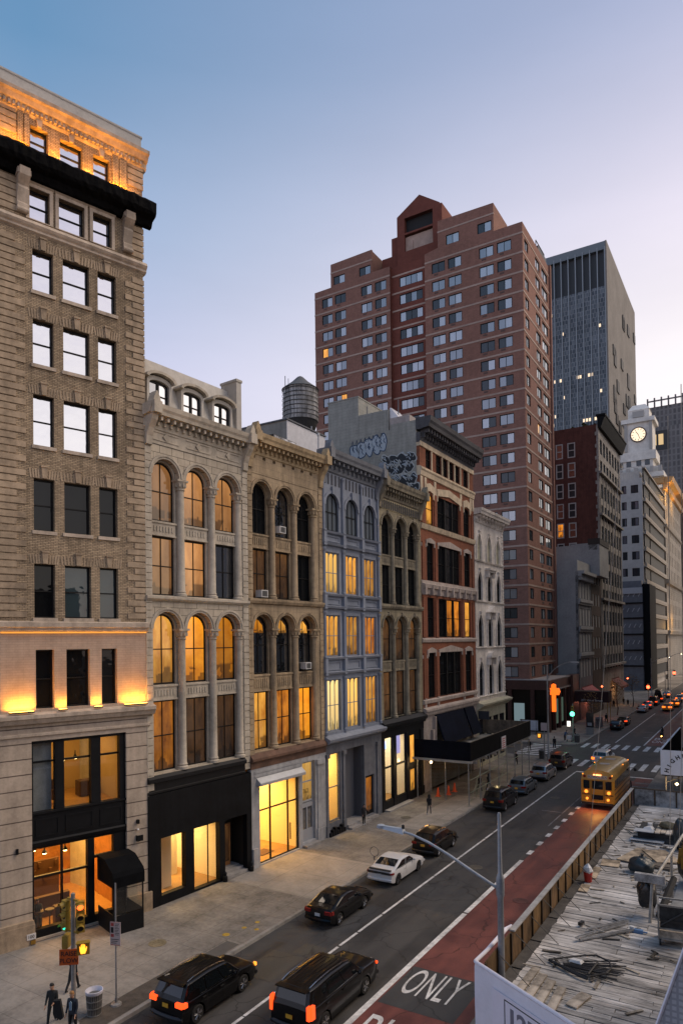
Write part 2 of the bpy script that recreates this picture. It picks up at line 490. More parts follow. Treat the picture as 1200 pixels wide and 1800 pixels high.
# ================================================================== material palette
m_brickbuff = BRICK('buff_brick', (.45, .34, .22), (.285, .21, .135), (.15, .115, .08), .24, .08, .014, noise=.24, streak=.8, bump=.5)
m_lime = BRICK('limestone', (.50, .405, .31), (.45, .365, .285), (.13, .10, .08), 60, .72, .03, noise=.18, streak=.6, bump=.5)
m_limep = BRICK('limestone_floor', (.46, .355, .27), (.42, .325, .25), (.30, .235, .18), .5, .12, .006, noise=.12)
m_limes = P('limestone_plain', (.45, .365, .28), .8, noise=(2.0, .22), streak=.8)
m_quoin = P('quoin_stone', (.36, .27, .18), .85, noise=(3, .25), streak=.6)
m_black = P('black_paint', (.007, .0075, .009), .5, spec=.22, noise=(3, .3))
m_frame = P('dark_window_frame', (.009, .0085, .0085), .5, spec=.2)
m_net = P('black_netting', (.004, .004, .0045), .95, spec=.1, noise=(6, .5), bump=(4, .8, .05))
g_sky = GLASS('sky_reflecting_glass', refl=.80)
g_mid = GLASS('window_glass', refl=.42)
g_dark = GLASS('dark_window_glass', (.007, .008, .009), refl=.012)
g_teal = GLASS('blue_green_glass', (.035, .055, .062), refl=.05)
g_grey = GLASS('grey_reflection_glass', (.11, .13, .15), refl=.12)  # grey reflection is put into the pane's own tint, no curtain behind
m_clear = CLEAR()
l_amber = LIT('amber_lit_room', (.22, .055, .005), (.90, .30, .025), .75)
l_gold = LIT('gold_lit_room', (.50, .17, .015), (1.0, .48, .075), .85)
l_peach = LIT('peach_lit_blind', (.30, .115, .03), (.60, .27, .085), .72, sc=(.8, 1, .3))
l_brown = LIT('dim_brown_room', (.03, .012, .004), (.14, .06, .018), .8)
l_orange = LIT('orange_lit_room', (.65, .19, .006), (1.0, .37, .02), .78, sc=(.7, 1, .7))
l_blind = LIT('bright_gold_blind', (.70, .34, .05), (1.0, .60, .17), .92, sc=(5, 1, .15))
l_white = LIT('white_gold_blind', (1.0, .60, .16), (1.0, .80, .38), 1.15, sc=(5, 1, .12))
m_warmwall = P('warm_white_wall', (.78, .68, .50), .8)
m_woodfl = BRICK('wood_floor', (.42, .24, .09), (.34, .19, .07), (.2, .11, .04), 1.2, .14, .008, noise=.15, streak=0, bump=0, rough=.45)
m_woodwall = P('wood_panel', (.30, .13, .04), .5, noise=(3, .3))
m_tar = P('roof_tar', (.05, .05, .052), .9, noise=(1, .3))

def frame_of(P0, a): return (P0[0], P0[1], 0), math.pi / 2 - a
def shell(par, w, d, h, mat, z0=0.0, x0=0.0, y0=.3, roof=None, name='rear_walls', roofz=None):
    """side and rear walls plus a flat roof behind a street front"""
    b = MB()
    b.quad((x0, y0, z0), (x0, d, z0), (x0, d, h), (x0, y0, h)); b.quad((w, d, z0), (w, y0, z0), (w, y0, h), (w, d, h))
    b.quad((w, d, z0), (x0, d, z0), (x0, d, h), (w, d, h)) if False else b.quad((x0, d, z0), (w, d, z0), (w, d, h), (x0, d, h))
    b.build(name, mat, par)
    r = roofz if roofz is not None else h - .35
    MB().quad((x0, y0, r), (w, y0, r), (w, d, r), (x0, d, r)).build('roof', roof or m_tar, par)

# ================================================================== corner building (tall, buff brick, far left)
b1 = thing('corner_building', 'tall buff brick corner building with black netted cornice and glowing uplit stone floor', 'building', *frame_of((-15.5556, 31.5475), .85))
XS = [(1.33, 2.3), (2.76, 4.06), (4.5, 5.45)]
rows = [(15.3, 17.88, [g_dark, g_teal, g_teal]), (19.47, 21.98, [g_dark] * 3), (23.56, 26.0, [g_sky] * 3), (27.46, 29.65, [g_sky] * 3), (31.0, 33.02, [g_sky] * 3)]
holes = [outl(x0, x1, z0, z1) for z0, z1, _ in rows for x0, x1 in XS]
XT = [(1.2, 2.14), (2.57, 3.83), (4.26, 5.24)]
XA = [(1.27, 2.1), (2.66, 3.78), (4.32, 5.18)]
holes += [outl(x0, x1, 34.42, 35.95) for x0, x1 in XT] + [outl(x0, x1, 37.75, 38.98) for x0, x1 in XA]
MB().plate([(-.2, 15.1), (6.95, 15.1), (6.95, 40.2), (-.2, 40.2)], holes, 0, .38).build('wall', m_brickbuff, b1)
holes = [outl(x0, x1, 10.96, 13.77) for x0, x1 in [(1.37, 2.22), (2.8, 3.95), (4.55, 5.35)]]
MB().plate([(-.2, 10.8), (6.97, 10.8), (6.97, 14.6), (-.2, 14.6)], holes, -.02, .36).build('limestone_storey', m_limep, b1)
MB().plate([(-.24, -.4), (7.02, -.4), (7.02, 10.25), (-.24, 10.25)], [outl(1.15, 5.8, .12, 9.45)], -.04, .5).build('stone_base_storeys', m_lime, b1)
b = MB().box(-.45, 1.2, -.26, -.045, -.4, .95).box(5.82, 7.1, -.2, -.045, -.4, .98)
for z in (.95,): b.prism([(-.45, z), (1.2, z), (1.15, z + .18), (-.4, z + .18)], -.22, -.045)
parts(b, 'plinth', m_quoin, b1)
b = MB()
k = 0; z = 15.32
while z < 33.4:
    l, r = (.55, 6.35) if k % 2 else (.98, 5.95)
    b.box(-.24, l, -.05, .0, z, z + .27); b.box(r, 6.99, -.05, .0, z, z + .27)
    z += .335; k += 1
z = 34.5
while z < 39.3:
    if z < 36.1 or z > 37.9: b.box(-.24, .62, -.05, 0, z, z + .27); b.box(6.12, 6.99, -.05, 0, z, z + .27)
    z += .335
b; parts(b, 'quoins', m_quoin, b1, .09)
b = MB()
for x0, x1 in ((.68, .92), (.97, 1.2), (5.3, 5.62), (5.68, 6.05)): b.box(x0, x1, -.09, 0, 37.9, 39.5)
parts(b, 'attic_pilaster', m_brickbuff, b1, .02)
b = MB(); cornice(b, -.3, 7.05, [(0, 14.6), (.1, 14.66), (.14, 14.8), (.2, 14.85), (.2, 15.08), (.05, 15.14)])
b.build('band_course', m_limes, b1)
b = MB(); cornice(b, -.45, 7.3, [(0, 10.25), (.25, 10.3), (.35, 10.5), (.42, 10.55), (.42, 10.72), (.05, 10.82)])
cornice(b, -.3, 7.1, [(.02, 9.62), (.12, 9.7), (.12, 9.8), (.04, 9.84)])
b.build('ledge', m_limes, b1)
b = MB(); cornice(b, -.3, 7.1, [(0, 33.72), (.12, 33.8), (.12, 33.9), (.2, 33.98), (.26, 34.08), (.2, 34.22), (.1, 34.3), (0, 34.36)])
b.build('roll_moulding', m_limes, b1)
b = MB(); cornice(b, -.4, 7.15, [(0, 39.3), (.1, 39.4), (.12, 39.6), (.28, 39.7), (.4, 39.88), (.52, 39.96), (.55, 40.12), (.1, 40.2)])
for i in range(34): b.box(-.2 + i * .21, -.09 + i * .21, -.24, -.11, 39.44, 39.6)
b.build('top_cornice', m_limes, b1)
b = MB().box(-.2, 6.9, -.02, .3, 40.15, 41.0); cornice(b, -.25, 6.95, [(.02, 40.95), (.06, 41.0), (.06, 41.08), (.0, 41.1)])
b.build('parapet', P('parapet_stucco', (.42, .40, .37), .9, noise=(2, .15)), b1)
# netting wrapped round the main cornice
prof = [(-.02, 36.2), (-.25, 36.25), (-.4, 36.5), (-.72, 36.6), (-.85, 36.75), (-.88, 37.2), (-.75, 37.36), (-.02, 37.4)]
b = MB(); n = len(prof); rings = []
for i in range(41):
    x = -.5 + 7.85 * i / 40
    rings.append([(x, y + (random.uniform(-.035, .035) if 0 < j < n - 1 else 0), z + (random.uniform(-.05, .05) if 0 < j < n - 1 else 0)) for j, (y, z) in enumerate(prof)])
vv = [q for r in rings for q in r]
ff = [((i + 1) * n + j, i * n + j, i * n + j + 1, (i + 1) * n + j + 1) for i in range(40) for j in range(n - 1)] + [tuple(range(n)), tuple(reversed(range(40 * n, 41 * n)))]
b.add(vv, ff).build('netted_cornice', m_net, b1)
for x in (.62, 5.82):
    b = MB().prism([(-.05, 34.5), (-.18, 34.55), (-.2, 34.9), (-.12, 35.0), (-.2, 35.3), (-.3, 35.6), (-.22, 35.75), (-.55, 36.1), (-.6, 36.45), (-.05, 36.5)], x, x + .48, map=lambda q, y, z: (y, q, z))
    b.box(x - .06, x + .54, -.5, 0, 36.15, 36.4); b.tube([(x - .02, -.34, 36.08), (x + .5, -.34, 36.08)], .14, 10); b.tube([(x - .02, -.16, 34.62), (x + .5, -.16, 34.62)], .12, 10)
    b.build('scroll_bracket', m_limes, b1)
for (z0, z1, gl) in rows:
    for (x0, x1), g in zip(XS, gl):
        window(b1, x0, x1, z0, z1, .24, m_frame, g, fw=.075)
        b = MB().box(x0 - .09, x1 + .09, -.09, .24, z0 - .17, z0); b.build('sill', m_limes, b1)
        c = (x0 + x1) / 2
        b = MB().prism([(c - .1, z1 + .02), (c + .1, z1 + .02), (c + .15, z1 + .55), (c - .15, z1 + .55)], -.1, 0)
        b.prism([(c - .17, z1 + .55), (c + .17, z1 + .55), (c + .17, z1 + .63), (c - .17, z1 + .63)], -.14, 0)
        for i in range(-5, 6):
            if i == 0: continue
            xx = c + i * (x1 - x0 + .3) / 10.5; sl = i * .012
            b.prism([(xx - .045, z1 + .02), (xx + .03, z1 + .02), (xx + .03 + sl, z1 + .45), (xx - .045 + sl, z1 + .45)], -.02, 0)
        b.build('keystone_lintel', m_quoin, b1)
for (x0, x1) in XT:
    window(b1, x0, x1, 34.42, 35.95, .24, m_frame, g_sky, fw=.07)
    b = MB().plate(outl(x0 - .16, x1 + .16, 34.38, 36.12), [outl(x0, x1, 34.42, 35.95)], -.07, 0); cornice(b, x0 - .2, x1 + .2, [(.06, 36.1), (.16, 36.17), (.05, 36.22)]); b.build('window_surround', m_limes, b1)
for (x0, x1) in XA:
    window(b1, x0, x1, 37.75, 38.98, .26, m_frame, g_sky, fw=.07)
    c = (x0 + x1) / 2
    MB().prism([(c - .09, 39.0), (c + .09, 39.0), (c + .14, 39.34), (c - .14, 39.34)], -.1, 0).build('keystone_lintel', m_limes, b1)
for x0, x1 in [(1.37, 2.22), (2.8, 3.95), (4.55, 5.35)]:
    window(b1, x0, x1, 10.96, 13.77, .24, m_frame, g_dark, fw=.075)
# uplights on the ledge and a strip on the attic
m_lamp = EMIT('uplight_lens', (1.0, .50, .08), 7)
for x0, x1, pw in ((.1, 1.2, 62), (2.33, 2.72, 24), (4.06, 4.46, 24), (5.62, 6.85, 66)):
    u = MB().box(x0, x1, -.36, -.2, 10.83, 10.9).build('uplight', m_black, b1)
    MB().box(x0 + .02, x1 - .02, -.35, -.21, 10.905, 10.92).build('lens', m_lamp, u)
    area_light('uplight_lamp', ((x0 + x1) / 2, -.29, 10.94), x1 - x0, pw * 1.0, (1.0, .37, .035), b1, rot=(R(176), 0, 0), sy=.08)
u = MB().box(-.2, 6.9, -.16, -.12, 14.56, 14.62).build('led_strip', EMIT('led_strip_glow', (1.0, .36, .04), .9), b1)
for x0 in (.55, 2.38, 4.05, 5.6):
    u = MB().box(x0 - .28, x0 + .28, -.6, -.45, 37.42, 37.48).build('uplight', m_black, b1)
    area_light('uplight_lamp', (x0, -.34, 37.5), .9, 55, (1.0, .36, .03), b1, rot=(R(170), 0, 0), sy=.1)
# two-storey black shopfront
b = MB()
b.box(1.15, 5.8, .12, .3, 4.5, 5.95); cornice(b, 1.1, 5.85, [(.0, 4.35), (.05, 4.45), (.1, 4.62), (.06, 4.7)], y=.1); cornice(b, 1.1, 5.85, [(.0, 5.9), (.08, 5.95), (.08, 6.05)], y=.1)
for x0, x1 in ((1.35, 2.45), (2.75, 4.1), (4.45, 5.6)): b.plate(outl(x0, x1, 4.85, 5.7), [outl(x0 + .08, x1 - .08, 4.93, 5.62)], .09, .12)
for x0, x1 in ((1.15, 1.25), (2.28, 2.7), (4.02, 4.5), (5.5, 5.8)): b.box(x0, x1, .1, .42, 5.95, 9.45)
b.box(1.15, 5.8, .1, .42, 9.3, 9.45)
b.box(1.15, 5.8, .1, .4, .0, .5); b.box(1.15, 1.27, .1, .4, .5, 4.4); b.box(3.82, 4.15, .1, .4, .5, 4.4); b.box(5.15, 5.8, .12, .4, 0, 4.4); b.box(1.15, 5.2, .12, .4, 4.3, 4.5)
b.box(2.55, 2.63, .16, .32, .5, 4.3); b.box(1.27, 3.82, .16, .32, 2.88, 3.0); b.box(4.15, 5.15, .16, .32, 3.28, 3.42)
b.build('shopfront_frame', m_black, b1)
b = MB()
for x0, x1 in ((1.25, 2.28), (2.7, 4.02), (4.5, 5.5)): b.box(x0, x1, .26, .34, 8.35, 8.45)
b.build('transom_bars', m_black, b1)
MB().box(1.27, 3.82, .26, .28, .5, 4.3).box(4.15, 5.15, .26, .28, 3.4, 4.3).build('shop_window', m_clear, b1)
MB().box(1.25, 5.5, .36, .375, 5.95, 9.4).build('upper_shop_window', m_clear, b1)
MB().box(1.25, 2.22, .5, .52, 5.96, 9.3).build('curtain', P('grey_sheer_curtain', (.35, .36, .37), .9, noise=(2, .2)), b1)
room(b1, .9, 5.9, .05, 4.35, .45, 6.5, m_woodwall, m_woodfl, 520, (1, .50, .11))
room(b1, .9, 5.9, 5.75, 9.5, .45, 5.5, P('warm_plaster', (.50, .36, .18), .8), m_woodfl, 120, (1, .56, .15))
b = MB().box(1.4, 3.8, 2.6, 2.9, .05, 1.1).box(1.5, 1.9, 1.0, 1.4, .05, .9).box(2.6, 3.0, 1.2, 1.6, .05, .95).box(1.2, 3.9, 4.5, 4.7, .05, 2.4)
for i in range(9): b.box(1.4 + i * .28, 1.55 + i * .28, 4.35, 4.5, 1.3 + (i % 3) * .4, 1.55 + (i % 3) * .4)
for x in (1.7, 2.2, 3.0, 3.4): b.tube([(x, .8, 1.0), (x, .8, 1.1)], .22, 10); b.tube([(x, .8, .05), (x, .8, 1.0)], .03, 6)
b.box(2.9, 3.4, 2.4, 2.8, 6.0, 6.5).box(2.9, 3.4, 2.75, 2.82, 6.5, 7.0).box(4.6, 5.4, 3.2, 3.9, 5.8, 6.6)
b.build('furniture', P('dark_furniture', (.06, .03, .015), .5), b1)
for p in ((1.55, 1.4, 3.7), (2.35, 2.0, 3.6), (3.2, 1.5, 3.7), (2.2, 3.2, 3.5), (3.0, 1.2, 8.3), (3.7, 1.4, 8.3)):
    l = MB().lathe([(.02, .3), (.03, .1), (.13, -.05), (.11, -.09)], p, 10).build('pendant_lamp', m_black, b1)
    MB().lathe([(.0, -.1), (.09, -.11), (.09, -.13), (0, -.14)], p, 10).build('bulb', EMIT('pendant_bulb', (1, .72, .3), 14), l)
cp = MB()
cp.prism([(0, 3.45), (-.9, 3.42), (-1.85, 2.95), (-1.95, 2.75), (-1.95, 2.25), (0, 2.25)], 4.25, 5.85, map=lambda q, y, z: (y, q, z))
cp.build('door_canopy', P('black_canvas', (.005, .0055, .0065), .9, spec=.1, noise=(2, .3)), b1)
b = MB()
for x in (4.3, 5.78): b.box(x - .03, x + .03, -1.9, -1.84, 0, 2.25); b.box(x - .02, x + .02, -1.86, -.0, 0, .95)
b.box(4.28, 5.8, -1.91, -1.88, 0, .9)
b.build('vestibule_frame', m_black, b1)
MB().box(5.77, 5.78, -1.84, -.05, .95, 2.25).box(4.34, 5.74, -1.88, -1.87, .95, 2.25).build('vestibule_glass', m_clear, b1)
b = MB().box(.42, .52, -.14, -.04, 4.3, 4.55); b.box(6.3, 6.42, -.2, -.04, 4.65, 4.85); b.box(6.3, 6.6, -.22, -.19, 3.75, 4.05); b.box(6.28, 6.3, -.22, -.04, 3.75, 4.05)
parts(b, 'wall_lamp', m_black, b1)
MB().lathe([(0, .06), (.07, 0), (0, -.06)], (6.36, -.14, 4.35), 8).build('security_camera', P('white_plastic', (.7, .7, .7), .5), b1)
pl = MB().box(.82, 1.22, -.29, -.26, .28, .55).build('address_plate', P('enamel_white', (.62, .60, .58), .5), b1)
t = text('100', .2, m_black); t.parent = pl; t.rotation_euler = (R(90), 0, 0); t.location = (1.0, -.293, .415)
MB().box(.98, 1.2, -.31, -.26, .06, .24).build('standpipe', P('brass', (.45, .30, .08), .35, metal=1), b1)
shell(b1, 6.95, 16, 40.9, m_brickbuff, y0=.38, x0=-.2)

# ================================================================== arcaded stone fronts
def arcade(root, wd, cs, hw, tiers, wall, trim, frame, arc_gl, rect_gl, pil=True, yr=.46, bars='hv', colr=.24):
    """cs centres, hw half width of arches; tiers: (sill, crown, spandrel low, spandrel high)"""
    ztop, zbot = max(t[1] for t in tiers) + 1.1, min(t[0] for t in tiers) - .05
    holes = []
    for (zs, zc, s0, s1) in tiers:
        sp = zc - hw
        p = [(cs[0] - hw, zs), (cs[-1] + hw, zs)]
        for c in reversed(cs): p += [(c + hw * math.cos(math.pi * i / 14), sp + hw * math.sin(math.pi * i / 14)) for i in range(15)]
        holes.append(p)
    MB().plate([(0, zbot), (wd, zbot), (wd, ztop), (0, ztop)], holes, 0, .3).build('arcade_wall', wall, root)
    MB().plate([(0.02, zbot), (wd - .02, zbot), (wd - .02, ztop), (.02, ztop)],
               [outl(c - hw + .12, c + hw - .1, s1, zc - .12, 'a') for (zs, zc, s0, s1) in tiers for c in cs] + [outl(c - hw + .12, c + hw - .1, zs + .05, s0) for (zs, zc, s0, s1) in tiers for c in cs],
               .32, .6).build('inner_wall', trim, root)
    for ti, (zs, zc, s0, s1) in enumerate(tiers):
        sp = zc - hw
        for ci, c in enumerate(cs):
            b = MB()
            for r0, r1, y in ((hw - .02, hw + .1, -.05), (hw + .1, hw + .22, -.1)):
                arc = [(c + r1 * math.cos(math.pi * i / 16), sp + r1 * math.sin(math.pi * i / 16)) for i in range(17)] + [(c + r0 * math.cos(math.pi * i / 16), sp + r0 * math.sin(math.pi * i / 16)) for i in range(16, -1, -1)]
                b.plate(arc, [], y, .0)
            b.box(c - .11, c + .11, -.16, 0, zc + .02, zc + .3) if trim is not wall and bars == 'h' else None
            b.build('arch_moulding', trim, root)
            window(root, c - hw + .12, c + hw - .1, s1 + .02, zc - .14, yr, frame, arc_gl[ti][ci], 'a', bars, fw=.08)
            window(root, c - hw + .12, c + hw - .1, zs + .05, s0 - .02, yr, frame, rect_gl[ti][ci], 'r', bars, fw=.08)
            b = MB().box(c - hw + .1, c + hw - .1, .24, .32, s0, s1).box(c - hw + .06, c + hw - .04, .18, .32, s1 - .12, s1 - .02).box(c - hw + .06, c + hw - .04, .2, .32, s0, s0 + .08)
            for i in range(7): 
                x = c - hw + .34 + i * (2 * hw - .66) / 6
                b.box(x - .045, x + .045, .2, .24, s0 + .25, s1 - .28)
            b.build('spandrel_panel', trim, root)
        for c in [(cs[i] + cs[i + 1]) / 2 for i in range(len(cs) - 1)] + [cs[-1] + hw + .06]:
            b = MB().lathe([(colr + .1, 0), (colr + .1, .14), (colr + .02, .2), (colr + .05, .28), (colr, .36), (colr * .96, 2.0), (colr * .9, sp - zs - .62), (colr + .04, sp - zs - .56), (colr * .95, sp - zs - .5), (colr + .1, sp - zs - .16), (colr + .14, sp - zs - .1)], (c, .2, zs), 18)
            b.box(c - colr - .14, c + colr + .14, -.08, .5, sp - .1, sp + .01)
            for k in range(8):
                t = math.pi * 2 * k / 8
                b.box(c + (colr + .05) * math.cos(t) - .05, c + (colr + .05) * math.cos(t) + .05, .2 + (colr + .05) * math.sin(t) - .05, .2 + (colr + .05) * math.sin(t) + .05, sp - .4, sp - .2)
            b.build('column', trim, root, smooth=40)
def bracketed(root, wd, z0, z1, mat, nb, proj=.75, x0=0.0, br=True):
    h = z1 - z0
    b = MB()
    cornice(b, x0 - .05, wd + .05, [(0, z0), (.1, z0 + h * .06), (.12, z0 + h * .4)])
    cornice(b, x0 - .1, wd + .1, [(.1, z0 + h * .52), (proj * .85, z0 + h * .58), (proj * .9, z0 + h * .72), (proj, z0 + h * .82), (proj + .05, z0 + h), (0, z0 + h)])
    for i in range(nb):
        x = x0 + .35 + i * (wd - x0 - .7) / (nb - 1)
        b.box(x - .07, x + .07, -proj * .72, 0, z0 + h * .38, z0 + h * .54); b.box(x - .06, x + .06, -proj * .35, 0, z0 + h * .2, z0 + h * .4)
    b.build('cornice', mat, root)
    if br:
        for x in (x0 + .02, wd - .42):
            b = MB().prism([(0, z0 - .9), (-.16, z0 - .85), (-.2, z0 - .4), (-.35, z0), (-.62, z0 + h * .3), (-.72, z0 + h * .6), (0, z0 + h * .6)], x, x + .4, map=lambda q, y, z: (y, q, z))
            b.box(x - .06, x + .46, -.95, .1, z0 + h * .55, z1 + .05); b.prism([(x - .05, z1 + .05), (x + .45, z1 + .05), (x + .36, z1 + .35), (x + .2, z1 + .62), (x + .04, z1 + .35)], -.85, -.35)
            b.build('cornice_bracket', mat, root)
def pilasters(root, xs, z0, z1, mat, proj=.06):
    b = MB()
    for x0, x1 in xs:
        z = z0
        while z < z1:
            b.box(x0, x1, -proj, 0, z, min(z + .36, z1)); z += .4
    parts(b, 'rusticated_pilaster', mat, root)

# ---- pale stone arcade with mansard
m_pale = BRICK('pale_stone', (.45, .39, .30), (.40, .345, .27), (.10, .085, .07), .85, .42, .016, noise=.16, streak=.6)
m_palet = P('pale_stone_trim', (.43, .375, .295), .8, noise=(2.5, .2), streak=.7)
b2 = thing('arcade_building', 'pale stone loft building with tall round arches, mansard attic with three dormers and black shopfront', 'building', *frame_of((-10.3466, 36.1235), .63))
C2 = [1.42, 3.76, 6.12]
arcade(b2, 7.74, C2, .95, [(16.6, 24.1, 19.88, 20.7), (6.98, 15.75, 10.9, 11.75)], m_pale, m_palet, m_frame,
       [[l_peach, l_peach, l_peach], [l_gold, l_orange, l_orange]], [[l_peach, l_peach, g_mid], [l_amber, l_brown, l_brown]])
b = MB(); cornice(b, 0, 7.74, [(0, 16.25), (.12, 16.32), (.2, 16.42), (.2, 16.55), (.02, 16.6)]); b.build('sill_course', m_palet, b2)
b = MB().plate([(0, 24.8), (7.74, 24.8), (7.74, 25.6), (0, 25.6)], [], -.04, .3)
for c in C2: 
    b.prism([(c - .9, 25.0), (c + .9, 25.0), (c + .9, 25.08), (c - .9, 25.08)], -.08, -.04); b.prism([(c - .9, 25.42), (c + .9, 25.42), (c + .9, 25.5), (c - .9, 25.5)], -.08, -.04)
    b.prism([(c, 25.02), (c + .22, 25.25), (c, 25.48), (c - .22, 25.25)], -.12, -.04)
b.build('frieze', m_palet, b2)
pilasters(b2, [(.0, .42), (7.3, 7.74)], 6.2, 24.8, m_palet)
bracketed(b2, 7.74, 25.5, 26.75, m_palet, 17)
# mansard with dormers
m_mans = P('mansard_stucco', (.46, .43, .38), .9, noise=(2, .12), streak=.5)
XD = [(.55, 1.9), (2.92, 4.27), (5.27, 6.62)]
b = MB(); b.hexa([(-.1, .25, 26.7), (7.35, .25, 26.7), (7.35, 2, 26.7), (-.1, 2, 26.7), (-.1, 1.05, 29.75), (7.35, 1.05, 29.75), (7.35, 2.4, 29.75), (-.1, 2.4, 29.75)])
b.build('mansard_roof', m_mans, b2)
b = MB().box(7.2, 7.62, .25, 1.6, 26.5, 30.2).box(7.15, 7.68, .2, 1.65, 30.2, 30.35); b.build('chimney', m_mans, b2)
for x0, x1 in XD:
    d = MB().plate(outl(x0 - .16, x1 + .16, 26.75, 28.62, 's'), [outl(x0, x1, 26.88, 28.4, 's')], .2, 1.0)
    d.build('dormer', m_mans, b2)
    hd = MB(); c = (x0 + x1) / 2; r = 1.02
    arc = [(c + r * math.cos(math.pi * i / 12), 28.42 + .42 * math.sin(math.pi * i / 12)) for i in range(13)]
    arc2 = [(c + (r - .16) * math.cos(math.pi * i / 12), 28.36 + .34 * math.sin(math.pi * i / 12)) for i in range(12, -1, -1)]
    hd.plate(arc + arc2, [], -.05, 1.1); hd.build('dormer_hood', m_palet, b2)
    window(b2, x0, c, 26.88, 28.32, .34, m_frame, g_mid if x0 < 1 else g_sky, 'r', 'h', fw=.07); window(b2, c + .01, x1, 26.88, 28.32, .34, m_frame, g_sky, 'r', 'h', fw=.07)
# black shopfront
XB = [(.82, 2.5), (3.12, 5.08)]
MB().plate([(0, -.2), (7.78, -.2), (7.78, 5.95), (0, 5.95)], [outl(.82, 2.5, .5, 3.55), outl(3.12, 5.08, .12, 3.55), outl(5.5, 7.35, .02, 3.5)], -.1, .25).build('shopfront_wall', P('black_panel', (.006, .0065, .008), .6, spec=.15, noise=(.8, .35), streak=.6), b2)
b = MB(); cornice(b, .0, 7.3, [(.02, 5.95), (.1, 6.0), (.1, 6.1), (.04, 6.14), (.04, 6.55), (.2, 6.6), (.2, 6.8), (.02, 6.95)]); b.build('black_fascia', m_black, b2)
MB().box(.82, 2.5, .08, .1, .5, 3.55).box(3.12, 5.08, .08, .1, .12, 3.55).build('shop_window', m_clear, b2)
MB().box(4.28, 4.32, .05, .12, .12, 3.55).build('mullion', m_black, b2)
room(b2, .3, 5.3, .1, 3.7, .26, 7, m_warmwall, m_woodfl, 620, (1, .66, .25))
b = MB().box(2.2, 2.9, 1.6, 2.4, .1, 3.7).box(3.9, 4.5, 3.0, 3.6, .1, 3.7); b.build('partition', m_warmwall, b2)
b = MB().quad((5.42, .25, 0), (5.42, 1.3, 0), (5.42, 1.3, 3.6), (5.42, .25, 3.6)).quad((7.4, 1.3, 0), (7.4, .25, 0), (7.4, .25, 3.6), (7.4, 1.3, 3.6)).quad((5.42, 1.3, 0), (7.4, 1.3, 0), (7.4, 1.3, 3.6), (5.42, 1.3, 3.6)).quad((5.42, .25, 3.55), (5.42, 1.3, 3.55), (7.4, 1.3, 3.55), (7.4, .25, 3.55))
b.build('entry_recess', P('recess_black', (.02, .018, .016), .6), b2)
d = MB().plate(outl(5.75, 6.95, .36, 2.9), [outl(5.86, 6.3, .6, 2.75), outl(6.4, 6.84, .6, 2.75)], .95, 1.05).build('door', m_woodwall, b2)
MB().box(5.86, 6.84, 1.0, 1.02, .6, 2.75).build('door_glass', l_brown, d)
MB().box(5.5, 7.35, -.15, .25, -.02, .16).box(5.5, 7.35, .25, .6, 0, .3).box(5.5, 7.35, .6, 1.3, 0, .36).build('steps', P('concrete_step', (.30, .28, .26), .85, noise=(3, .2)), b2)
for x in (5.3, 7.5): MB().lathe([(.14, 0), (.14, .3), (.08, .34), (.1, .5), (0, .62)], (x, -.3, 0), 10).build('standpipe', m_black, b2)
shell(b2, 7.74, 17, 26.9, m_mans, y0=.5)
MB().hexa([(-.1, 2.0, 26.0), (7.35, 2.0, 26.0), (7.35, 17, 26.0), (-.1, 17, 26.0), (-.1, 2.0, 29.7), (7.35, 2.0, 29.7), (7.35, 17, 28), (-.1, 17, 28)]).build('attic_storey', m_mans, b2)

# ---- tan stone arcade
m_tan = BRICK('tan_stone', (.36, .275, .175), (.32, .245, .16), (.19, .15, .10), .8, .4, .008, noise=.2, streak=.9)
m_tant = P('tan_stone_trim', (.31, .23, .14), .8, noise=(2.2, .28), streak=1.0)
b3 = thing('arcade_building', 'tan brownstone arcaded building with yellow bracketed cornice above a glowing glass shop with grey hood', 'building', *frame_of((-5.7787, 42.3884), .60))
C3 = [1.4, 3.75, 6.1]
arcade(b3, 7.9, C3, .93, [(16.78, 24.3, 20.0, 20.95), (7.1, 15.8, 10.85, 11.95)], m_tan, m_tant, m_frame,
       [[g_dark, g_mid, g_dark], [g_mid, g_mid, g_mid]], [[l_brown, l_brown, g_dark], [l_gold, l_amber, l_orange]], bars='hv')
for c, g in zip(C3, (l_orange, l_gold, l_gold)):
    w_ = .38; MB().plate([(c - w_, 14.6), (c + w_ + .2, 14.6), (c + w_ + .1, 15.1), (c, 15.5), (c - w_, 15.1)], [], .505, .51).build('lit_fanlight', g, b3)
b = MB(); cornice(b, 0, 7.9, [(0, 16.4), (.15, 16.46), (.22, 16.62), (.22, 16.74), (.02, 16.78)]); b.build('sill_course', m_tant, b3)
MB().plate([(0, 24.7), (7.9, 24.7), (7.9, 25.9), (0, 25.9)], [outl(.5 + i * 1.0, .78 + i * 1.0, 25.66, 25.86) for i in range(7)], -.03, .3).build('frieze', m_tan, b3)
pilasters(b3, [(.0, .42), (7.48, 7.9)], 6.5, 25.5, m_tant)
bracketed(b3, 7.9, 25.85, 27.1, P('yellow_stone', (.36, .265, .15), .8, noise=(2.5, .25), streak=.8), 17)
def ac_unit(root, x, z, y=.3):
    a = MB().box(x, x + .62, y - .42, y + .1, z, z + .46).build('air_conditioner', P('ac_white', (.55, .54, .52), .6, noise=(3, .1)), root)
    MB().box(x + .08, x + .54, y - .43, y - .418, z + .06, z + .4).build('grille', P('ac_grille', (.06, .06, .06), .7), a)
ac_unit(b3, 3.1, 21.2, .34); ac_unit(b3, 1.05, 16.86, .2); ac_unit(b3, 5.75, 12.1, .34)
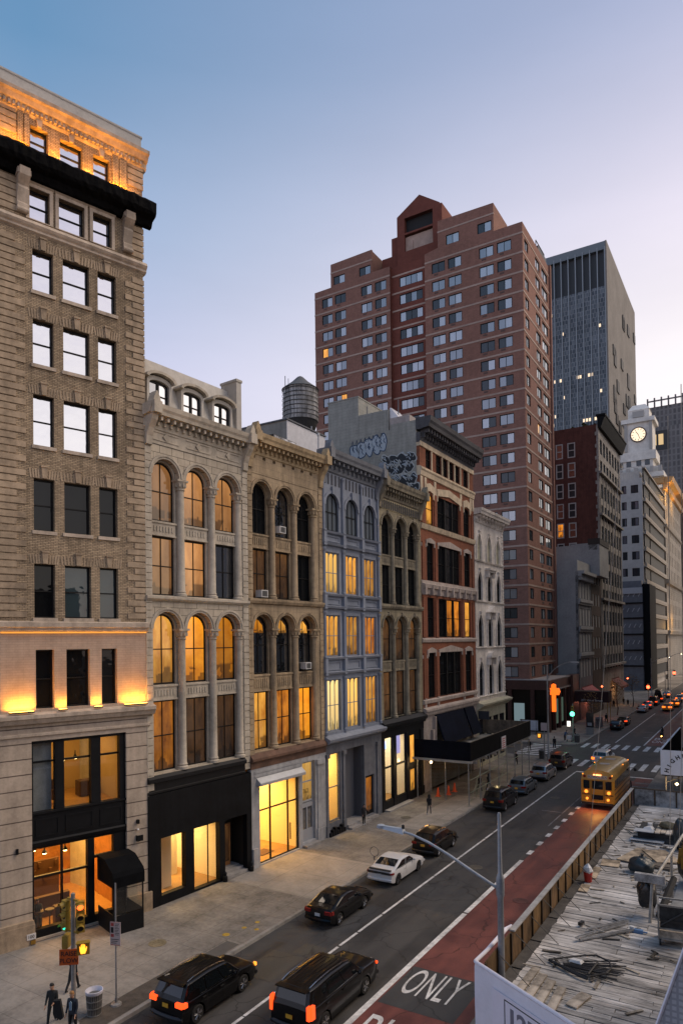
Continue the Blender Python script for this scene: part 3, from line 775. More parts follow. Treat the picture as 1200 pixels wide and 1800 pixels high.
b = MB().box(-.02, 7.92, -.12, .3, 6.1, 6.55); cornice(b, -.02, 7.92, [(.12, 6.5), (.3, 6.6), (.3, 6.75), (.02, 7.05)]); b.build('brown_base_course', P('brownstone', (.13, .07, .045), .85, noise=(2, .3)), b3)
m_gstone = P('grey_stone', (.33, .33, .335), .8, noise=(2.5, .18), streak=.8)
MB().plate([(0, -.2), (7.9, -.2), (7.9, 6.1), (0, 6.1)], [outl(.78, 4.78, .08, 5.0), outl(5.15, 6.6, .3, 5.75)], -.1, .25).build('stone_shop_surround', m_gstone, b3)
b = MB()
for z in (5.55, 5.8): b.box(.3, 5.0, -.13, -.1, z, z + .14)
b.box(.05, .5, -.22, -.1, 0, 1.2).box(6.75, 7.55, -.2, -.1, 0, .9).box(6.85, 7.45, -.16, -.1, .9, 5.4).box(6.7, 7.6, -.28, -.1, 5.4, 5.75)
parts(b, 'shop_pier', m_gstone, b3)
MB().prism([(-.1, 5.02), (-.45, 5.02), (-.45, 5.2), (-.1, 5.5)], .5, 5.1, map=lambda q, y, z: (y, q, z)).build('shutter_hood', P('grey_hood_metal', (.42, .43, .44), .45, metal=.3, noise=(2, .1)), b3)
b = MB().plate(outl(.78, 4.78, .08, 5.0), [outl(.84, 1.9, .14, 3.35), outl(1.98, 3.7, .14, 3.35), outl(3.78, 4.7, .14, 3.35), outl(.84, 1.9, 3.43, 4.92), outl(1.98, 3.7, 3.43, 4.92), outl(3.78, 4.7, 3.43, 4.92)], .02, .12)
b.box(3.86, 3.9, -.06, .02, .9, 2.0)
b.build('shopfront_frame', m_frame, b3)
MB().box(.84, 4.7, .06, .075, .14, 4.92).build('shop_window', m_clear, b3)
room(b3, .5, 5.0, .05, 5.0, .26, 9, m_warmwall, m_woodfl, 900, (1, .56, .13))
MB().box(2.2, 3.4, 1.0, 1.9, .06, .1).build('doormat', P('mat_brown', (.12, .06, .03), .95), b3)
window(b3, 5.15, 6.6, 2.95, 5.75, .1, m_gstone, l_blind, 'r', 'h', fw=.12)
d = MB().plate(outl(5.15, 6.6, .3, 2.9), [outl(5.3, 5.8, 1.1, 2.6), outl(5.92, 6.45, 1.1, 2.6)], .08, .18).build('door', P('grey_door', (.30, .31, .33), .5), b3)
MB().box(5.3, 6.45, .12, .14, 1.1, 2.6).build('door_glass', g_mid, d)
t = text('762', .42, m_black); t.parent = b3; t.rotation_euler = (R(90), 0, 0); t.location = (5.75, .09, 3.7)
MB().box(5.1, 6.7, -.5, -.1, -.02, .16).build('steps', MATS['concrete_step'], b3)
shell(b3, 7.9, 17, 26.6, m_mans, y0=.5)

# ---- blue-grey cast iron front
m_iron = P('blue_grey_iron', (.21, .235, .285), .55, noise=(1.5, .14), streak=.6)
b4 = thing('iron_front_building', 'blue grey cast iron front with three rows of glowing yellow blinds', 'building', *frame_of((-1.32, 48.91), .57))
CX = [1.36, 4.08, 6.8]; hw = .9
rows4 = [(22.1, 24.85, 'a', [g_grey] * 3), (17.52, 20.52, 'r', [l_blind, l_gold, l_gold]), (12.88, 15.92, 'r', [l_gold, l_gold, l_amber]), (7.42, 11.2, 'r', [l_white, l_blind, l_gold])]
MB().plate([(0, 6.6), (8.17, 6.6), (8.17, 26.5), (0, 26.5)], [outl(c - hw, c + hw, z0, z1, k) for z0, z1, k, _ in rows4 for c in CX], 0, .3).build('iron_front', m_iron, b4)
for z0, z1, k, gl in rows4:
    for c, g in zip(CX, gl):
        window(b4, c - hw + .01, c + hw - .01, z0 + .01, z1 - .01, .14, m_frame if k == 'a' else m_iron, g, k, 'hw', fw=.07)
        if k == 'r':
            b = MB()
            for i in range(3):
                cc = c - hw + (i + .5) * hw * 2 / 3
                arc = [(cc + .3 * math.cos(math.pi * j / 8), z1 - .36 + .3 * math.sin(math.pi * j / 8)) for j in range(9)]
                b.plate([(cc + .3, z1)] + [(cc - .3, z1)] + list(reversed(arc)), [], .12, .15)
            b.build('fanlight_tracery', m_iron, b4)
b = MB()
for c in (0.14, 2.72, 5.44, 8.03):
    for z0, z1 in ((21.9, 26.4), (17.4, 21.0), (12.7, 16.4), (7.3, 11.6)):
        b.lathe([(.16, 0), (.16, .18), (.11, .24), (.1, z1 - z0 - .5), (.17, z1 - z0 - .32), (.17, z1 - z0 - .2)], (c, -.08, z0), 10)
parts(b, 'colonnette', m_iron, b4)
for za, zb in ((20.95, 22.02), (16.35, 17.45), (11.55, 12.82)):
    b = MB(); cornice(b, -.03, 8.2, [(0, za), (.2, za + .06), (.26, za + .2), (.04, za + .26)]); cornice(b, -.03, 8.2, [(0, zb - .22), (.22, zb - .14), (.28, zb), (.02, zb + .06)])
    for c in CX: b.plate(outl(c - hw, c + hw, za + .34, zb - .3), [outl(c - hw + .1, c + hw - .1, za + .42, zb - .38)], -.06, 0)
    for c in (0.14, 2.72, 5.44, 8.03): b.box(c - .17, c + .17, -.24, 0, za, zb + .1)
    b.build('spandrel_band', m_iron, b4)
b = MB(); cornice(b, -.05, 8.3, [(0, 6.5), (.3, 6.6), (.5, 6.75), (.55, 6.95), (.05, 7.2), (.05, 7.4)]); b.build('ledge', m_iron, b4)
for c in CX:
    b = MB().plate([(c + (hw + .22) * math.cos(math.pi * i / 14), 23.95 + (hw + .22) * math.sin(math.pi * i / 14)) for i in range(15)] + [(c + hw * math.cos(math.pi * i / 14), 23.95 + hw * math.sin(math.pi * i / 14)) for i in range(14, -1, -1)], [], -.08, 0)
    b.box(c - .12, c + .12, -.18, 0, 24.8, 25.35); b.build('arch_hood', m_iron, b4)
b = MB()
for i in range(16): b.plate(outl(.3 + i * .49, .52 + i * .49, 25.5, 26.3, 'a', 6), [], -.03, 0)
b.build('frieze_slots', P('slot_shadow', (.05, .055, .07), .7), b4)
bracketed(b4, 8.17, 26.35, 27.85, P('grey_iron_cornice', (.17, .18, .20), .6, noise=(2, .2)), 13, .8)
m_greyst = P('dark_grey_stone', (.13, .135, .15), .8, noise=(2, .2), streak=.7)
MB().plate([(0, -.2), (8.17, -.2), (8.17, 6.5), (0, 6.5)], [outl(.35, 1.95, .9, 5.9), outl(2.7, 5.4, .15, 5.9), outl(5.6, 6.9, .3, 3.4)], -.05, .25).build('shop_surround', m_greyst, b4)
b = MB()
for x in (.12, 2.35, 7.4): b.box(x - .18, x + .2, -.2, -.05, 0, .8).box(x - .12, x + .14, -.16, -.05, .8, 5.6).box(x - .2, x + .22, -.26, -.05, 5.6, 5.9)
parts(b, 'shop_pier', m_greyst, b4)
window(b4, .36, 1.94, .95, 5.88, .02, m_greyst, m_clear, 'r', 'h', fw=.1)
room(b4, .1, 2.5, .3, 5.95, .26, 5, m_warmwall, m_woodfl, 300, (1, .62, .18))
MB().box(2.7, 5.4, .9, 1.0, .1, 5.9).quad((2.69, .25, 0), (2.69, .9, 0), (2.69, .9, 5.9), (2.69, .25, 5.9)).quad((5.41, .9, 0), (5.41, .25, 0), (5.41, .25, 5.9), (5.41, .9, 5.9)).build('entry_recess', P('recess_grey', (.10, .10, .11), .8), b4)
d = MB().plate(outl(5.6, 6.9, .3, 3.4), [outl(5.75, 6.75, .6, 3.2)], .1, .2).build('door', m_black, b4); MB().box(5.75, 6.75, .14, .16, .6, 3.2).build('door_glass', l_amber, d)
MB().box(2.6, 5.5, -.6, -.05, -.02, .15).box(2.65, 5.45, -.3, .9, 0, .3).box(5.5, 7.0, -.4, -.05, 0, .2).build('steps', MATS['concrete_step'], b4)
b = MB()
for i in range(7): b.box(.2 + i * .3, .42 + i * .3, -.34, -.1, 0, .3 + (i % 3) * .14)
b.build('hydrant_pipes', m_black, b4)
shell(b4, 8.17, 17, 27.2, m_tar, y0=.3)

# ---- dark olive stone arcade
m_oliv = BRICK('olive_stone', (.255, .22, .15), (.23, .20, .135), (.13, .11, .08), .7, .4, .01, noise=.25, streak=1.0)
m_olivt = P('olive_stone_trim', (.215, .185, .13), .85, noise=(2, .3), streak=1.0)
b5 = thing('arcade_building', 'sooty olive stone arcaded building with dark windows and bright narrow shop windows below', 'building', *frame_of((3.09, 55.78), .555))
C5 = [1.6, 4.08, 6.56]
arcade(b5, 8.16, C5, 1.0, [(17.05, 24.6, 20.35, 21.25), (7.45, 16.1, 11.4, 12.3)], m_oliv, m_olivt, m_frame,
       [[g_dark] * 3, [l_brown] * 3], [[g_dark] * 3, [l_brown] * 3], yr=.4, bars='h', colr=.22)
b = MB(); cornice(b, 0, 8.16, [(0, 16.6), (.15, 16.7), (.22, 16.85), (.22, 17.0), (.02, 17.04)]); b.build('sill_course', m_olivt, b5)
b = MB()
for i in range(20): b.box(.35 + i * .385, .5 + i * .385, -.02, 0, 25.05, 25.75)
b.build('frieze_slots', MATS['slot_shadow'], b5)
MB().plate([(0, 24.9), (8.16, 24.9), (8.16, 26), (0, 26)], [], .0, .3).build('frieze', P('yellow_frieze', (.36, .30, .18), .8, noise=(2, .2)), b5)
bracketed(b5, 8.16, 25.85, 27.35, m_olivt, 16, .75)
b = MB(); cornice(b, -.05, 8.25, [(0, 6.55), (.2, 6.6), (.25, 6.8), (.4, 6.9), (.4, 7.15), (.02, 7.45)]); b.box(0, 8.16, -.04, .25, 5.95, 6.55); b.build('fascia', m_black, b5)
b = MB()
for x in (.0, 2.05, 4.55, 7.3): b.box(x, x + .5, -.1, .2, 0, 5.95)
b.box(0, 8.16, -.05, .2, 0, .75); b.build('shopfront_frame', m_black, b5)
for x0, x1, nm in ((.5, 2.05, 'r'), (2.55, 4.55, 'r')): window(b5, x0, x1, .75, 5.95, .04, m_black, m_clear, 'r', '', fw=.06)
MB().box(.5, 4.55, .03, .1, 3.4, 3.56).build('transom_bars', m_black, b5)
room(b5, .2, 4.9, .4, 6.0, .26, 4, P('cool_white_wall', (.70, .64, .52), .8), m_woodfl, 260, (1, .80, .52))
MB().box(2.7, 4.4, .5, .52, 4.2, 5.9).build('screen', EMIT('lilac_screen', (.42, .38, .72), .9), b5)
MB().box(3.3, 3.9, .6, .64, 2.0, 2.9).build('picture', P('grey_print', (.2, .2, .2), .6), b5)
b = MB().lathe([(.0, 0), (.16, .03), (.18, .15), (.1, .2), (.05, .15)], (1.2, .35, 5.0), 10).box(1.32, 1.38, .33, .37, 4.95, 5.6); b.build('neon_sign', EMIT('blue_neon', (.10, .22, 1.0), 5), b5)
b = MB(); random.seed(3)
for i in range(220):
    x, y, z = random.uniform(.6, 1.7), random.uniform(.45, 1.0), .8 + random.random() ** 1.3 * 2.0
    a_, s_ = random.uniform(0, 6.28), random.uniform(.05, .13); q = random.uniform(-.6, .6)
    dx, dy = math.cos(a_) * s_, math.sin(a_) * s_
    b.quad((x - dx, y - dy, z - q * s_), (x + dy * .5, y - dx * .5, z), (x + dx, y + dy, z + q * s_), (x - dy * .5, y + dx * .5, z + .02))
b.build('shop_plants', P('plant_green', (.07, .13, .03), .6), b5)
MB().plate(outl(5.05, 7.3, 0, 5.95), [outl(5.3, 6.2, 3.2, 5.6), outl(5.3, 6.2, .6, 2.6)], .0, .15).build('rear_shop_wall', m_black, b5)
MB().box(5.3, 6.2, .06, .08, .6, 2.6).box(5.3, 6.2, .06, .08, 3.2, 5.6).build('side_window', l_gold, b5)
MB().box(.3, 4.8, -.6, -.1, -.02, .14).build('steps', MATS['concrete_step'], b5)
shell(b5, 8.16, 17, 26.8, m_tar, y0=.5)

# ---- red brick Victorian front with its grey party wall
m_redb = BRICK('red_brick', (.27, .095, .05), (.21, .075, .04), (.13, .055, .035), .23, .075, .01, noise=.2, streak=.6)
m_cream = P('cream_stone', (.52, .42, .29), .8, noise=(2.2, .2), streak=.8)
m_pink = P('pinkish_stone', (.36, .30, .26), .8, noise=(2.2, .2), streak=.8)
b6 = thing('brick_loft_building', 'red brick Victorian loft building with cream stone bands and a graffiti covered grey side wall', 'building', *frame_of((7.39, 62.72), .55))
WD = 13.74
XA6 = [(1.35, 2.5), (3.75, 5.0), (5.35, 6.6), (6.95, 8.2), (8.55, 9.8), (10.85, 12.1)]
XL = [(1.3, 2.85), (3.9, 9.6), (10.75, 12.4)]
r6 = [(24.9, 27.9, 's'), (19.6, 23.15, 'r'), (14.25, 18.0, 'r'), (8.55, 12.8, 'r')]
MB().plate([(0, 7.2), (WD, 7.2), (WD, 32.6), (0, 32.6)], [outl(x0, x1, 30.2, 31.95) for x0, x1 in XA6] + [outl(x0, x1, z0, z1, 's' if (z0 > 24 and x1 - x0 < 3) else 'r') for z0, z1, k in r6 for x0, x1 in XL], 0, .3).build('brick_front', m_redb, b6)
for x0, x1 in XA6: window(b6, x0, x1, 30.2, 31.95, .1, m_frame, g_dark, 'r', 'h', fw=.08)
for ri, (z0, z1, k) in enumerate(r6):
    for xi, (x0, x1) in enumerate(XL):
        if xi == 1:
            for j in range(3):
                a_ = x0 + j * (x1 - x0) / 3 + .12; c_ = x0 + (j + 1) * (x1 - x0) / 3 - .12
                window(b6, a_, c_, z0, z1, .12, m_frame, (g_mid if j == 1 and ri < 2 else g_dark) if ri != 2 else (l_amber if j else g_dark), 'r', 'h', fw=.09)
        else: window(b6, x0, x1, z0, z1, .12, m_frame, l_gold if (ri == 0 and xi == 0) or (ri == 2 and xi == 2) else g_dark, 's' if z0 > 24 else 'r', 'h', fw=.08)
b = MB()
for j in (1, 2):
    for z0, z1, k in r6:
        x = 3.9 + 5.7 * j / 3; b.box(x - .13, x + .13, .02, .3, z0, z1)
parts(b, 'window_mullion', m_frame, b6)
b = MB(); cornice(b, -.03, WD + .03, [(0, 29.25), (.1, 29.3), (.16, 29.7), (.25, 29.85), (.25, 30.0), (.02, 30.15)]); cornice(b, -.03, WD + .03, [(0, 31.97), (.1, 32.0), (.1, 32.6)])
cornice(b, -.03, WD + .03, [(0, 24.3), (.12, 24.35), (.18, 24.6), (.22, 24.8), (.02, 24.88)])
for x in (0.05, .9, 3.1, 9.75, 12.5, 13.2): b.box(x, x + .45, -.08, 0, 27.6, 29.2)
for x0, x1 in XL: b.plate([(x0 - .2, z) for z in (27.35,)] + [(x0 - .2, 28.6), ((x0 + x1) / 2, 29.0 if x1 - x0 > 3 else 28.85), (x1 + .2, 28.6), (x1 + .2, 27.35), (x1, 27.45), (x1 - .05, 27.95), ((x0 + x1) / 2, 28.3 if x1 - x0 > 3 else 28.1), (x0 + .05, 27.95), (x0, 27.45)], [], -.1, 0)
parts(b, 'cream_band', m_cream, b6)
for x in XA6: MB().box(x[1] + .02, x[1] + .2, -.1, 0, 30.15, 31.95).build('attic_colonnette', m_cream, b6)
b = MB(); cornice(b, -.03, WD + .03, [(0, 18.25), (.1, 18.3), (.14, 18.75), (.3, 18.85), (.35, 19.2), (.1, 19.3), (.08, 19.55), (.0, 19.58)])
for i in range(9): b.box(.1 + i * 1.65, .4 + i * 1.65, -.4, 0, 18.2, 19.2)
cornice(b, -.03, WD + .03, [(0, 13.75), (.1, 13.8), (.14, 14.05), (.02, 14.2)])
for z in (23.15, 12.8):
    for x0, x1 in XL: b.prism([(x0 - .25, z - .35), (x0, z - .35), (x0, z), (x1, z), (x1, z - .35), (x1 + .25, z - .35), (x1 + .25, z + .25), ((x0 + x1) / 2, z + (.5 if x1 - x0 < 3 else .65)), (x0 - .25, z + .25)], -.1, 0)
for x0, x1 in ((-.03, 1.2), (12.5, WD)): b.box(x0, x1, -.06, 0, 22.7, 23.0).box(x0, x1, -.06, 0, 12.3, 12.6)
cornice(b, -.03, WD + .03, [(0, 8.05), (.16, 8.12), (.2, 8.4), (.02, 8.5)]); cornice(b, -.05, WD + .05, [(0, 7.0), (.25, 7.05), (.3, 7.3), (.4, 7.4), (.4, 7.6), (.05, 7.75)])
for x in (.3, 3.2, 9.9, 13.0): b.box(x, x + .35, -.12, 0, 7.7, 8.6)
parts(b, 'stone_band', m_pink, b6)
b = MB()
for x in (.15, 3.05, 9.75, 12.85):
    for z0, z1, k in r6: b.box(x, x + .62, -.1, 0, z0, z1)
parts(b, 'brick_pilaster', m_redb, b6, .02)
bracketed(b6, WD, 32.3, 34.55, P('dark_iron_cornice', (.055, .055, .06), .7, noise=(2, .3)), 22, 1.2, br=False)
b = MB().plate([(0, -.2), (WD, -.2), (WD, 7.0), (0, 7.0)], [outl(1.6, 12.6, 0, 5.4)], -.03, .25)
b.build('shop_surround', m_pink, b6)
MB().box(1.6, 12.6, .3, .4, 0, 5.4).build('hoarding', P('dark_plywood', (.16, .10, .05), .8, noise=(2, .4), streak=.7), b6)
aw = MB().prism([(-.05, 6.9), (-.25, 6.9), (-1.2, 4.2), (-1.1, 4.2)], 2.4, 9.2, map=lambda q, y, z: (y, q, z)).build('awning', P('navy_canvas', (.004, .006, .014), .9, spec=.1, noise=(1, .3)), b6)
aw2 = MB().prism([(-.05, 6.9), (-.25, 6.9), (-1.2, 4.2), (-1.1, 4.2)], 9.6, 12.2, map=lambda q, y, z: (y, q, z)).build('awning', MATS['navy_canvas'], b6)
MB().box(1.5, 1.9, -.3, 0, 3.4, 5.6).box(2.0, 2.2, -.35, 0, 3.4, 6.8).build('console_bracket', m_pink, b6)
# party wall and penthouses
m_party = BRICK('painted_party_wall', (.31, .31, .28), (.295, .295, .265), (.22, .22, .205), .8, .3, .01, noise=.14, streak=.7)
MB().box(-.02, WD, .3, 34, 0, 33.9).build('side_wall', m_party, b6)
MB().box(0, .3, .35, 3.0, 33.9, 34.4).build('parapet', m_party, b6)
MB().box(-.01, 5, 3.15, 6.4, 33.9, 35.9).build('bulkhead', m_party, b6)
MB().box(-.01, 6, 6.42, 9.9, 33.9, 37.7).box(-.05, 6.05, 6.38, 9.95, 37.7, 37.82).build('penthouse', m_party, b6)
MB().box(.1, 2.2, 1.0, 3.1, 33.9, 35.05).build('brick_bulkhead', P('white_grey_brick', (.35, .31, .29), .9, noise=(3, .2)), b6)
MB().hexa([(.2, 2.2, 35.05), (2.2, 2.2, 35.05), (2.2, 3.1, 35.05), (.2, 3.1, 35.05), (.2, 3.0, 36.1), (2.2, 3.0, 36.1), (2.2, 3.1, 36.1), (.2, 3.1, 36.1)]).build('skylight', P('skylight_white', (.7, .7, .72), .3), b6)
b = MB()
for y in (2.6, 6.0, 7.2): b.tube([(1.0, y, 33), (1.0, y, 37.0)], .05, 6)
b.build('vent_pipe', m_greyst, b6)
# spray-painted lettering shapes on the side wall (x = const plane facing -x)
m_gb = P('graffiti_blue', (.02, .05, .11), .7); m_gl = P('graffiti_light', (.36, .42, .47), .7); m_gk = P('graffiti_black', (.018, .022, .028), .7); m_gw = P('graffiti_pale', (.40, .43, .43), .7)
def blob(b, cy_, cz, ry, rz_, x, m, seed, wob=.18):
    rr = random.Random(seed)
    ph = [rr.uniform(0, 6.28) for _ in range(3)]
    pts = []
    for i in range(26):
        t = 2 * math.pi * i / 26
        k = 1 + wob * (math.sin(2 * t + ph[0]) * .5 + math.sin(3 * t + ph[1]) * .4 + math.sin(5 * t + ph[2]) * .3)
        pts.append((cy_ + ry * k * math.cos(t), cz + rz_ * k * math.sin(t)))
    b.add([(x, y, z) for y, z in pts], [tuple(reversed(range(len(pts))))] , m)
gr = MB()
for i, (y, z, ry, rz_) in enumerate([(6.85, 32.35, .5, .72), (6.1, 32.5, .48, .8), (5.3, 32.65, .45, .8), (4.5, 32.75, .45, .85), (3.8, 32.8, .42, .75)]):
    blob(gr, y, z, ry + .1, rz_ + .1, -.028, 0, i * 7 + 1); blob(gr, y, z, ry, rz_, -.034, 1, i * 7 + 1)
    for q in range(3):
        a_ = random.Random(i * 5 + q); y2 = y + a_.uniform(-.25, .25); z2 = z + a_.uniform(-.4, .4)
        gr.tube([(-.045, y2 - .12, z2 - .2), (-.045, y2 + .06, z2 + .05), (-.045, y2 - .05, z2 + .28)], .035, 5, 0)
for i in range(8): gr.tube([(-.04, 7.2 - i * .46, 33.0 + .05 * i), (-.04, 7.1 - i * .46, 33.5 + .04 * i), (-.04, 6.95 - i * .46, 33.05 + .05 * i)], .03, 5, 0)
gr.build('graffiti', [m_gb, m_gl], b6)
gr = MB(); rr = random.Random(5)
for row, (z, n_, y0_) in enumerate(((31.0, 4, 3.5), (30.1, 4, 3.7), (29.0, 4, 3.4), (28.1, 4, 3.2))):
    for i in range(n_):
        y = y0_ - i * .88; 
        blob(gr, y, z, .52, .58, -.028 - .002 * row, 1, row * 31 + i, .3); blob(gr, y, z, .42, .47, -.040, 0, row * 31 + i, .3)
        for q in range(4):
            y2, z2 = y + rr.uniform(-.4, .4), z + rr.uniform(-.4, .4)
            gr.tube([(-.05, y2 - .2, z2 - .2), (-.05, y2 + rr.uniform(-.1, .2), z2 + .1), (-.05, y2 + .2, z2 + rr.uniform(-.3, .3))], .045, 5, 1 + (q % 2))
gr.build('graffiti', [m_gk, m_gw, m_gl], b6)

# ---- white marble front
m_white = P('white_marble', (.62, .57, .51), .75, noise=(2.5, .2), streak=1.0)
m_creamy = P('cream_marble', (.42, .39, .28), .8, noise=(2.5, .2), streak=.8)
b7 = thing('marble_front_building', 'narrow white marble building with pointed windows at the near corner of the crossing', 'building', *frame_of((14.57, 74.44), .55))
W7 = 9.69
XC = [1.55, 4.7, 7.8]
r7 = [(22.85, 25.75), (18.35, 21.55), (13.2, 16.75), (7.75, 11.6)]
MB().plate([(0, 6.3), (W7, 6.3), (W7, 27.3), (0, 27.3)], [outl(c - .75, c + .75, z0, z1, 'p') for z0, z1 in r7 for c in XC], 0, .3).build('marble_front', m_white, b7)
for ri, (z0, z1) in enumerate(r7):
    for ci, c in enumerate(XC):
        window(b7, c - .74, c + .74, z0, z1 - .02, .12, m_frame if ri else m_creamy, g_dark if ri else l_peach if False else (g_mid if ri else MATS['cream_marble']), 'p', 'hv', fw=.1)
        b = MB().plate(outl(c - 1.0, c + 1.0, z0 - .02, z1 + .32, 'p'), [outl(c - .76, c + .76, z0, z1, 'p')], -.1, 0).box(c - .2, c + .2, -.24, 0, z1 + .22, z1 + .4)
        if ri and ci == 1:
            z = z1 + .3
            if ri == 1: b.box(c - 1.25, c + 1.25, -.6, 0, z, z + .2).box(c - 1.1, c + 1.1, -.45, 0, z - .25, z)
            elif ri == 2: b.prism([(c - 1.25, z), (c + 1.25, z), (c, z + .8)], -.6, 0)
            else: b.plate([(c + 1.2 * math.cos(math.pi * i / 12), z + .75 * math.sin(math.pi * i / 12)) for i in range(13)], [], -.6, 0)
            for sx in (-1, 1): b.box(c + sx * .95 - .14, c + sx * .95 + .14, -.4, 0, z - .8, z)
        b.build('window_hood', m_white, b7)
b = MB()
for z in (22.6, 18.1, 12.95, 7.5): cornice(b, -.03, W7 + .03, [(0, z), (.14, z + .05), (.18, z + .16), (.02, z + .22)])
parts(b, 'sill_course', m_white, b7)
b = MB()
z = 6.5; k = 0
while z < 27: b.box(W7 - (.5 if k % 2 else .32), W7 + .05, -.06, 0, z, z + .3); b.box(0, (.4 if k % 2 else .25), -.06, 0, z, z + .3); z += .36; k += 1
parts(b, 'quoins', m_white, b7, .09)
bracketed(b7, W7, 26.9, 28.35, m_white, 10, 1.0, br=False)
b = MB(); cornice(b, -.1, W7 + .4, [(0, 6.2), (.2, 6.3), (.5, 6.55), (.8, 6.75), (.85, 6.95), (.02, 7.15)]); b.build('shop_cornice', m_creamy, b7)
MB().plate([(0, -.2), (W7, -.2), (W7, 6.2), (0, 6.2)], [outl(x, x + 1.8, .4, 5.2) for x in (.7, 3.0, 5.3, 7.5)], -.02, .25).build('shop_arcade', m_creamy, b7)
for x in (.7, 3.0, 5.3, 7.5): window(b7, x, x + 1.8, .4, 5.2, .06, m_frame, g_dark, 'r', 't', fw=.08)
sg = MB().box(.25, .35, -1.3, -.1, 5.3, 6.2).build('blade_sign', P('sign_black', (.02, .025, .035), .5), b7)
shell(b7, W7, 20, 27.6, MATS['white_grey_brick'], y0=.3)
WTX, WTY, WTR, WTZ0, WTZ1 = -3.92, 70.0, 1.85, 36.6, 39.9
# ================================================================== ground, road, pavements (street frame: x = lateral, y = along the street)
RZ = -.13
def ASPH(name, col, col2, wet=.0, sc=.35):
    m = bpy.data.materials.new(name); m.use_nodes = True
    t = m.node_tree; b = t.nodes['Principled BSDF']
    co = objco(t)
    n1 = t.nodes.new('ShaderNodeTexNoise'); n1.inputs['Scale'].default_value = 60; n1.inputs['Detail'].default_value = 3
    n2 = t.nodes.new('ShaderNodeTexNoise'); n2.inputs['Scale'].default_value = sc; n2.inputs['Detail'].default_value = 6; n2.inputs['Roughness'].default_value = .6
    mp = t.nodes.new('ShaderNodeMapping'); mp.inputs['Scale'].default_value = (1.1, .07, 1)
    n3 = t.nodes.new('ShaderNodeTexNoise'); n3.inputs['Scale'].default_value = 1.1; n3.inputs['Detail'].default_value = 4
    vo = t.nodes.new('ShaderNodeTexVoronoi'); vo.feature = 'DISTANCE_TO_EDGE'; vo.inputs['Scale'].default_value = .33
    nz = t.nodes.new('ShaderNodeTexNoise'); nz.inputs['Scale'].default_value = 1.5
    va = t.nodes.new('ShaderNodeVectorMath'); va.operation = 'MULTIPLY_ADD'; va.inputs[1].default_value = (.7, .7, 0)
    t.links.new(co, nz.inputs['Vector']); t.links.new(nz.outputs['Color'], va.inputs[0]); t.links.new(co, va.inputs[2]); t.links.new(va.outputs[0], vo.inputs['Vector'])
    for q in (n1, n2): t.links.new(co, q.inputs['Vector'])
    t.links.new(co, mp.inputs[0]); t.links.new(mp.outputs[0], n3.inputs['Vector'])
    cr = t.nodes.new('ShaderNodeMapRange'); cr.inputs[1].default_value = 0; cr.inputs[2].default_value = .012; cr.inputs[3].default_value = .42; cr.inputs[4].default_value = 1
    t.links.new(vo.outputs['Distance'], cr.inputs[0])
    a1 = t.nodes.new('ShaderNodeMath'); a1.operation = 'ADD'; t.links.new(n2.outputs[0], a1.inputs[0]); t.links.new(n3.outputs[0], a1.inputs[1])
    rg = t.nodes.new('ShaderNodeMapRange'); rg.inputs[1].default_value = .82; rg.inputs[2].default_value = 1.2; t.links.new(a1.outputs[0], rg.inputs[0])
    mxc = t.nodes.new('ShaderNodeMix'); mxc.data_type = 'RGBA'; mxc.inputs[6].default_value = (*col, 1); mxc.inputs[7].default_value = (*col2, 1)
    t.links.new(rg.outputs[0], mxc.inputs[0])
    s1 = t.nodes.new('ShaderNodeMapRange'); s1.inputs[1].default_value = .3; s1.inputs[2].default_value = .7; s1.inputs[3].default_value = .72; s1.inputs[4].default_value = 1.28; t.links.new(n1.outputs[0], s1.inputs[0])
    mm = t.nodes.new('ShaderNodeMath'); mm.operation = 'MULTIPLY'; t.links.new(s1.outputs[0], mm.inputs[0]); t.links.new(cr.outputs[0], mm.inputs[1])
    v = t.nodes.new('ShaderNodeVectorMath'); v.operation = 'SCALE'; t.links.new(mxc.outputs[2], v.inputs[0]); t.links.new(mm.outputs[0], v.inputs['Scale'])
    t.links.new(v.outputs[0], b.inputs['Base Color'])
    rr_ = t.nodes.new('ShaderNodeMapRange'); rr_.inputs[3].default_value = .55 - wet; rr_.inputs[4].default_value = .8; t.links.new(rg.outputs[0], rr_.inputs[0]); t.links.new(rr_.outputs[0], b.inputs['Roughness'])
    bp = t.nodes.new('ShaderNodeBump'); bp.inputs['Strength'].default_value = .35; bp.inputs['Distance'].default_value = .01; t.links.new(n1.outputs[0], bp.inputs['Height']); t.links.new(bp.outputs[0], b.inputs['Normal'])
    b.inputs['Specular IOR Level'].default_value = .35
    MATS[name] = m
    return m
m_asph = ASPH('asphalt', (.034, .033, .033), (.078, .073, .068))
m_busred = ASPH('bus_lane_red', (.110, .035, .031), (.215, .070, .056), sc=.5)
m_patch = ASPH('asphalt_patch', (.045, .045, .047), (.065, .064, .063), sc=.8)
m_patch2 = ASPH('road_repair', (.06, .055, .046), (.08, .072, .06), sc=.8)
m_walk = BRICK('sidewalk_concrete', (.225, .205, .18), (.20, .185, .165), (.095, .088, .08), 1.6, 1.6, .018, noise=.2, streak=0, offset=0, bump=.2, sc=.8)
m_walk2 = BRICK('sidewalk_concrete_new', (.29, .265, .235), (.28, .255, .23), (.14, .13, .12), 2.4, 2.4, .015, noise=.12, streak=0, offset=0, bump=.2, sc=.8)
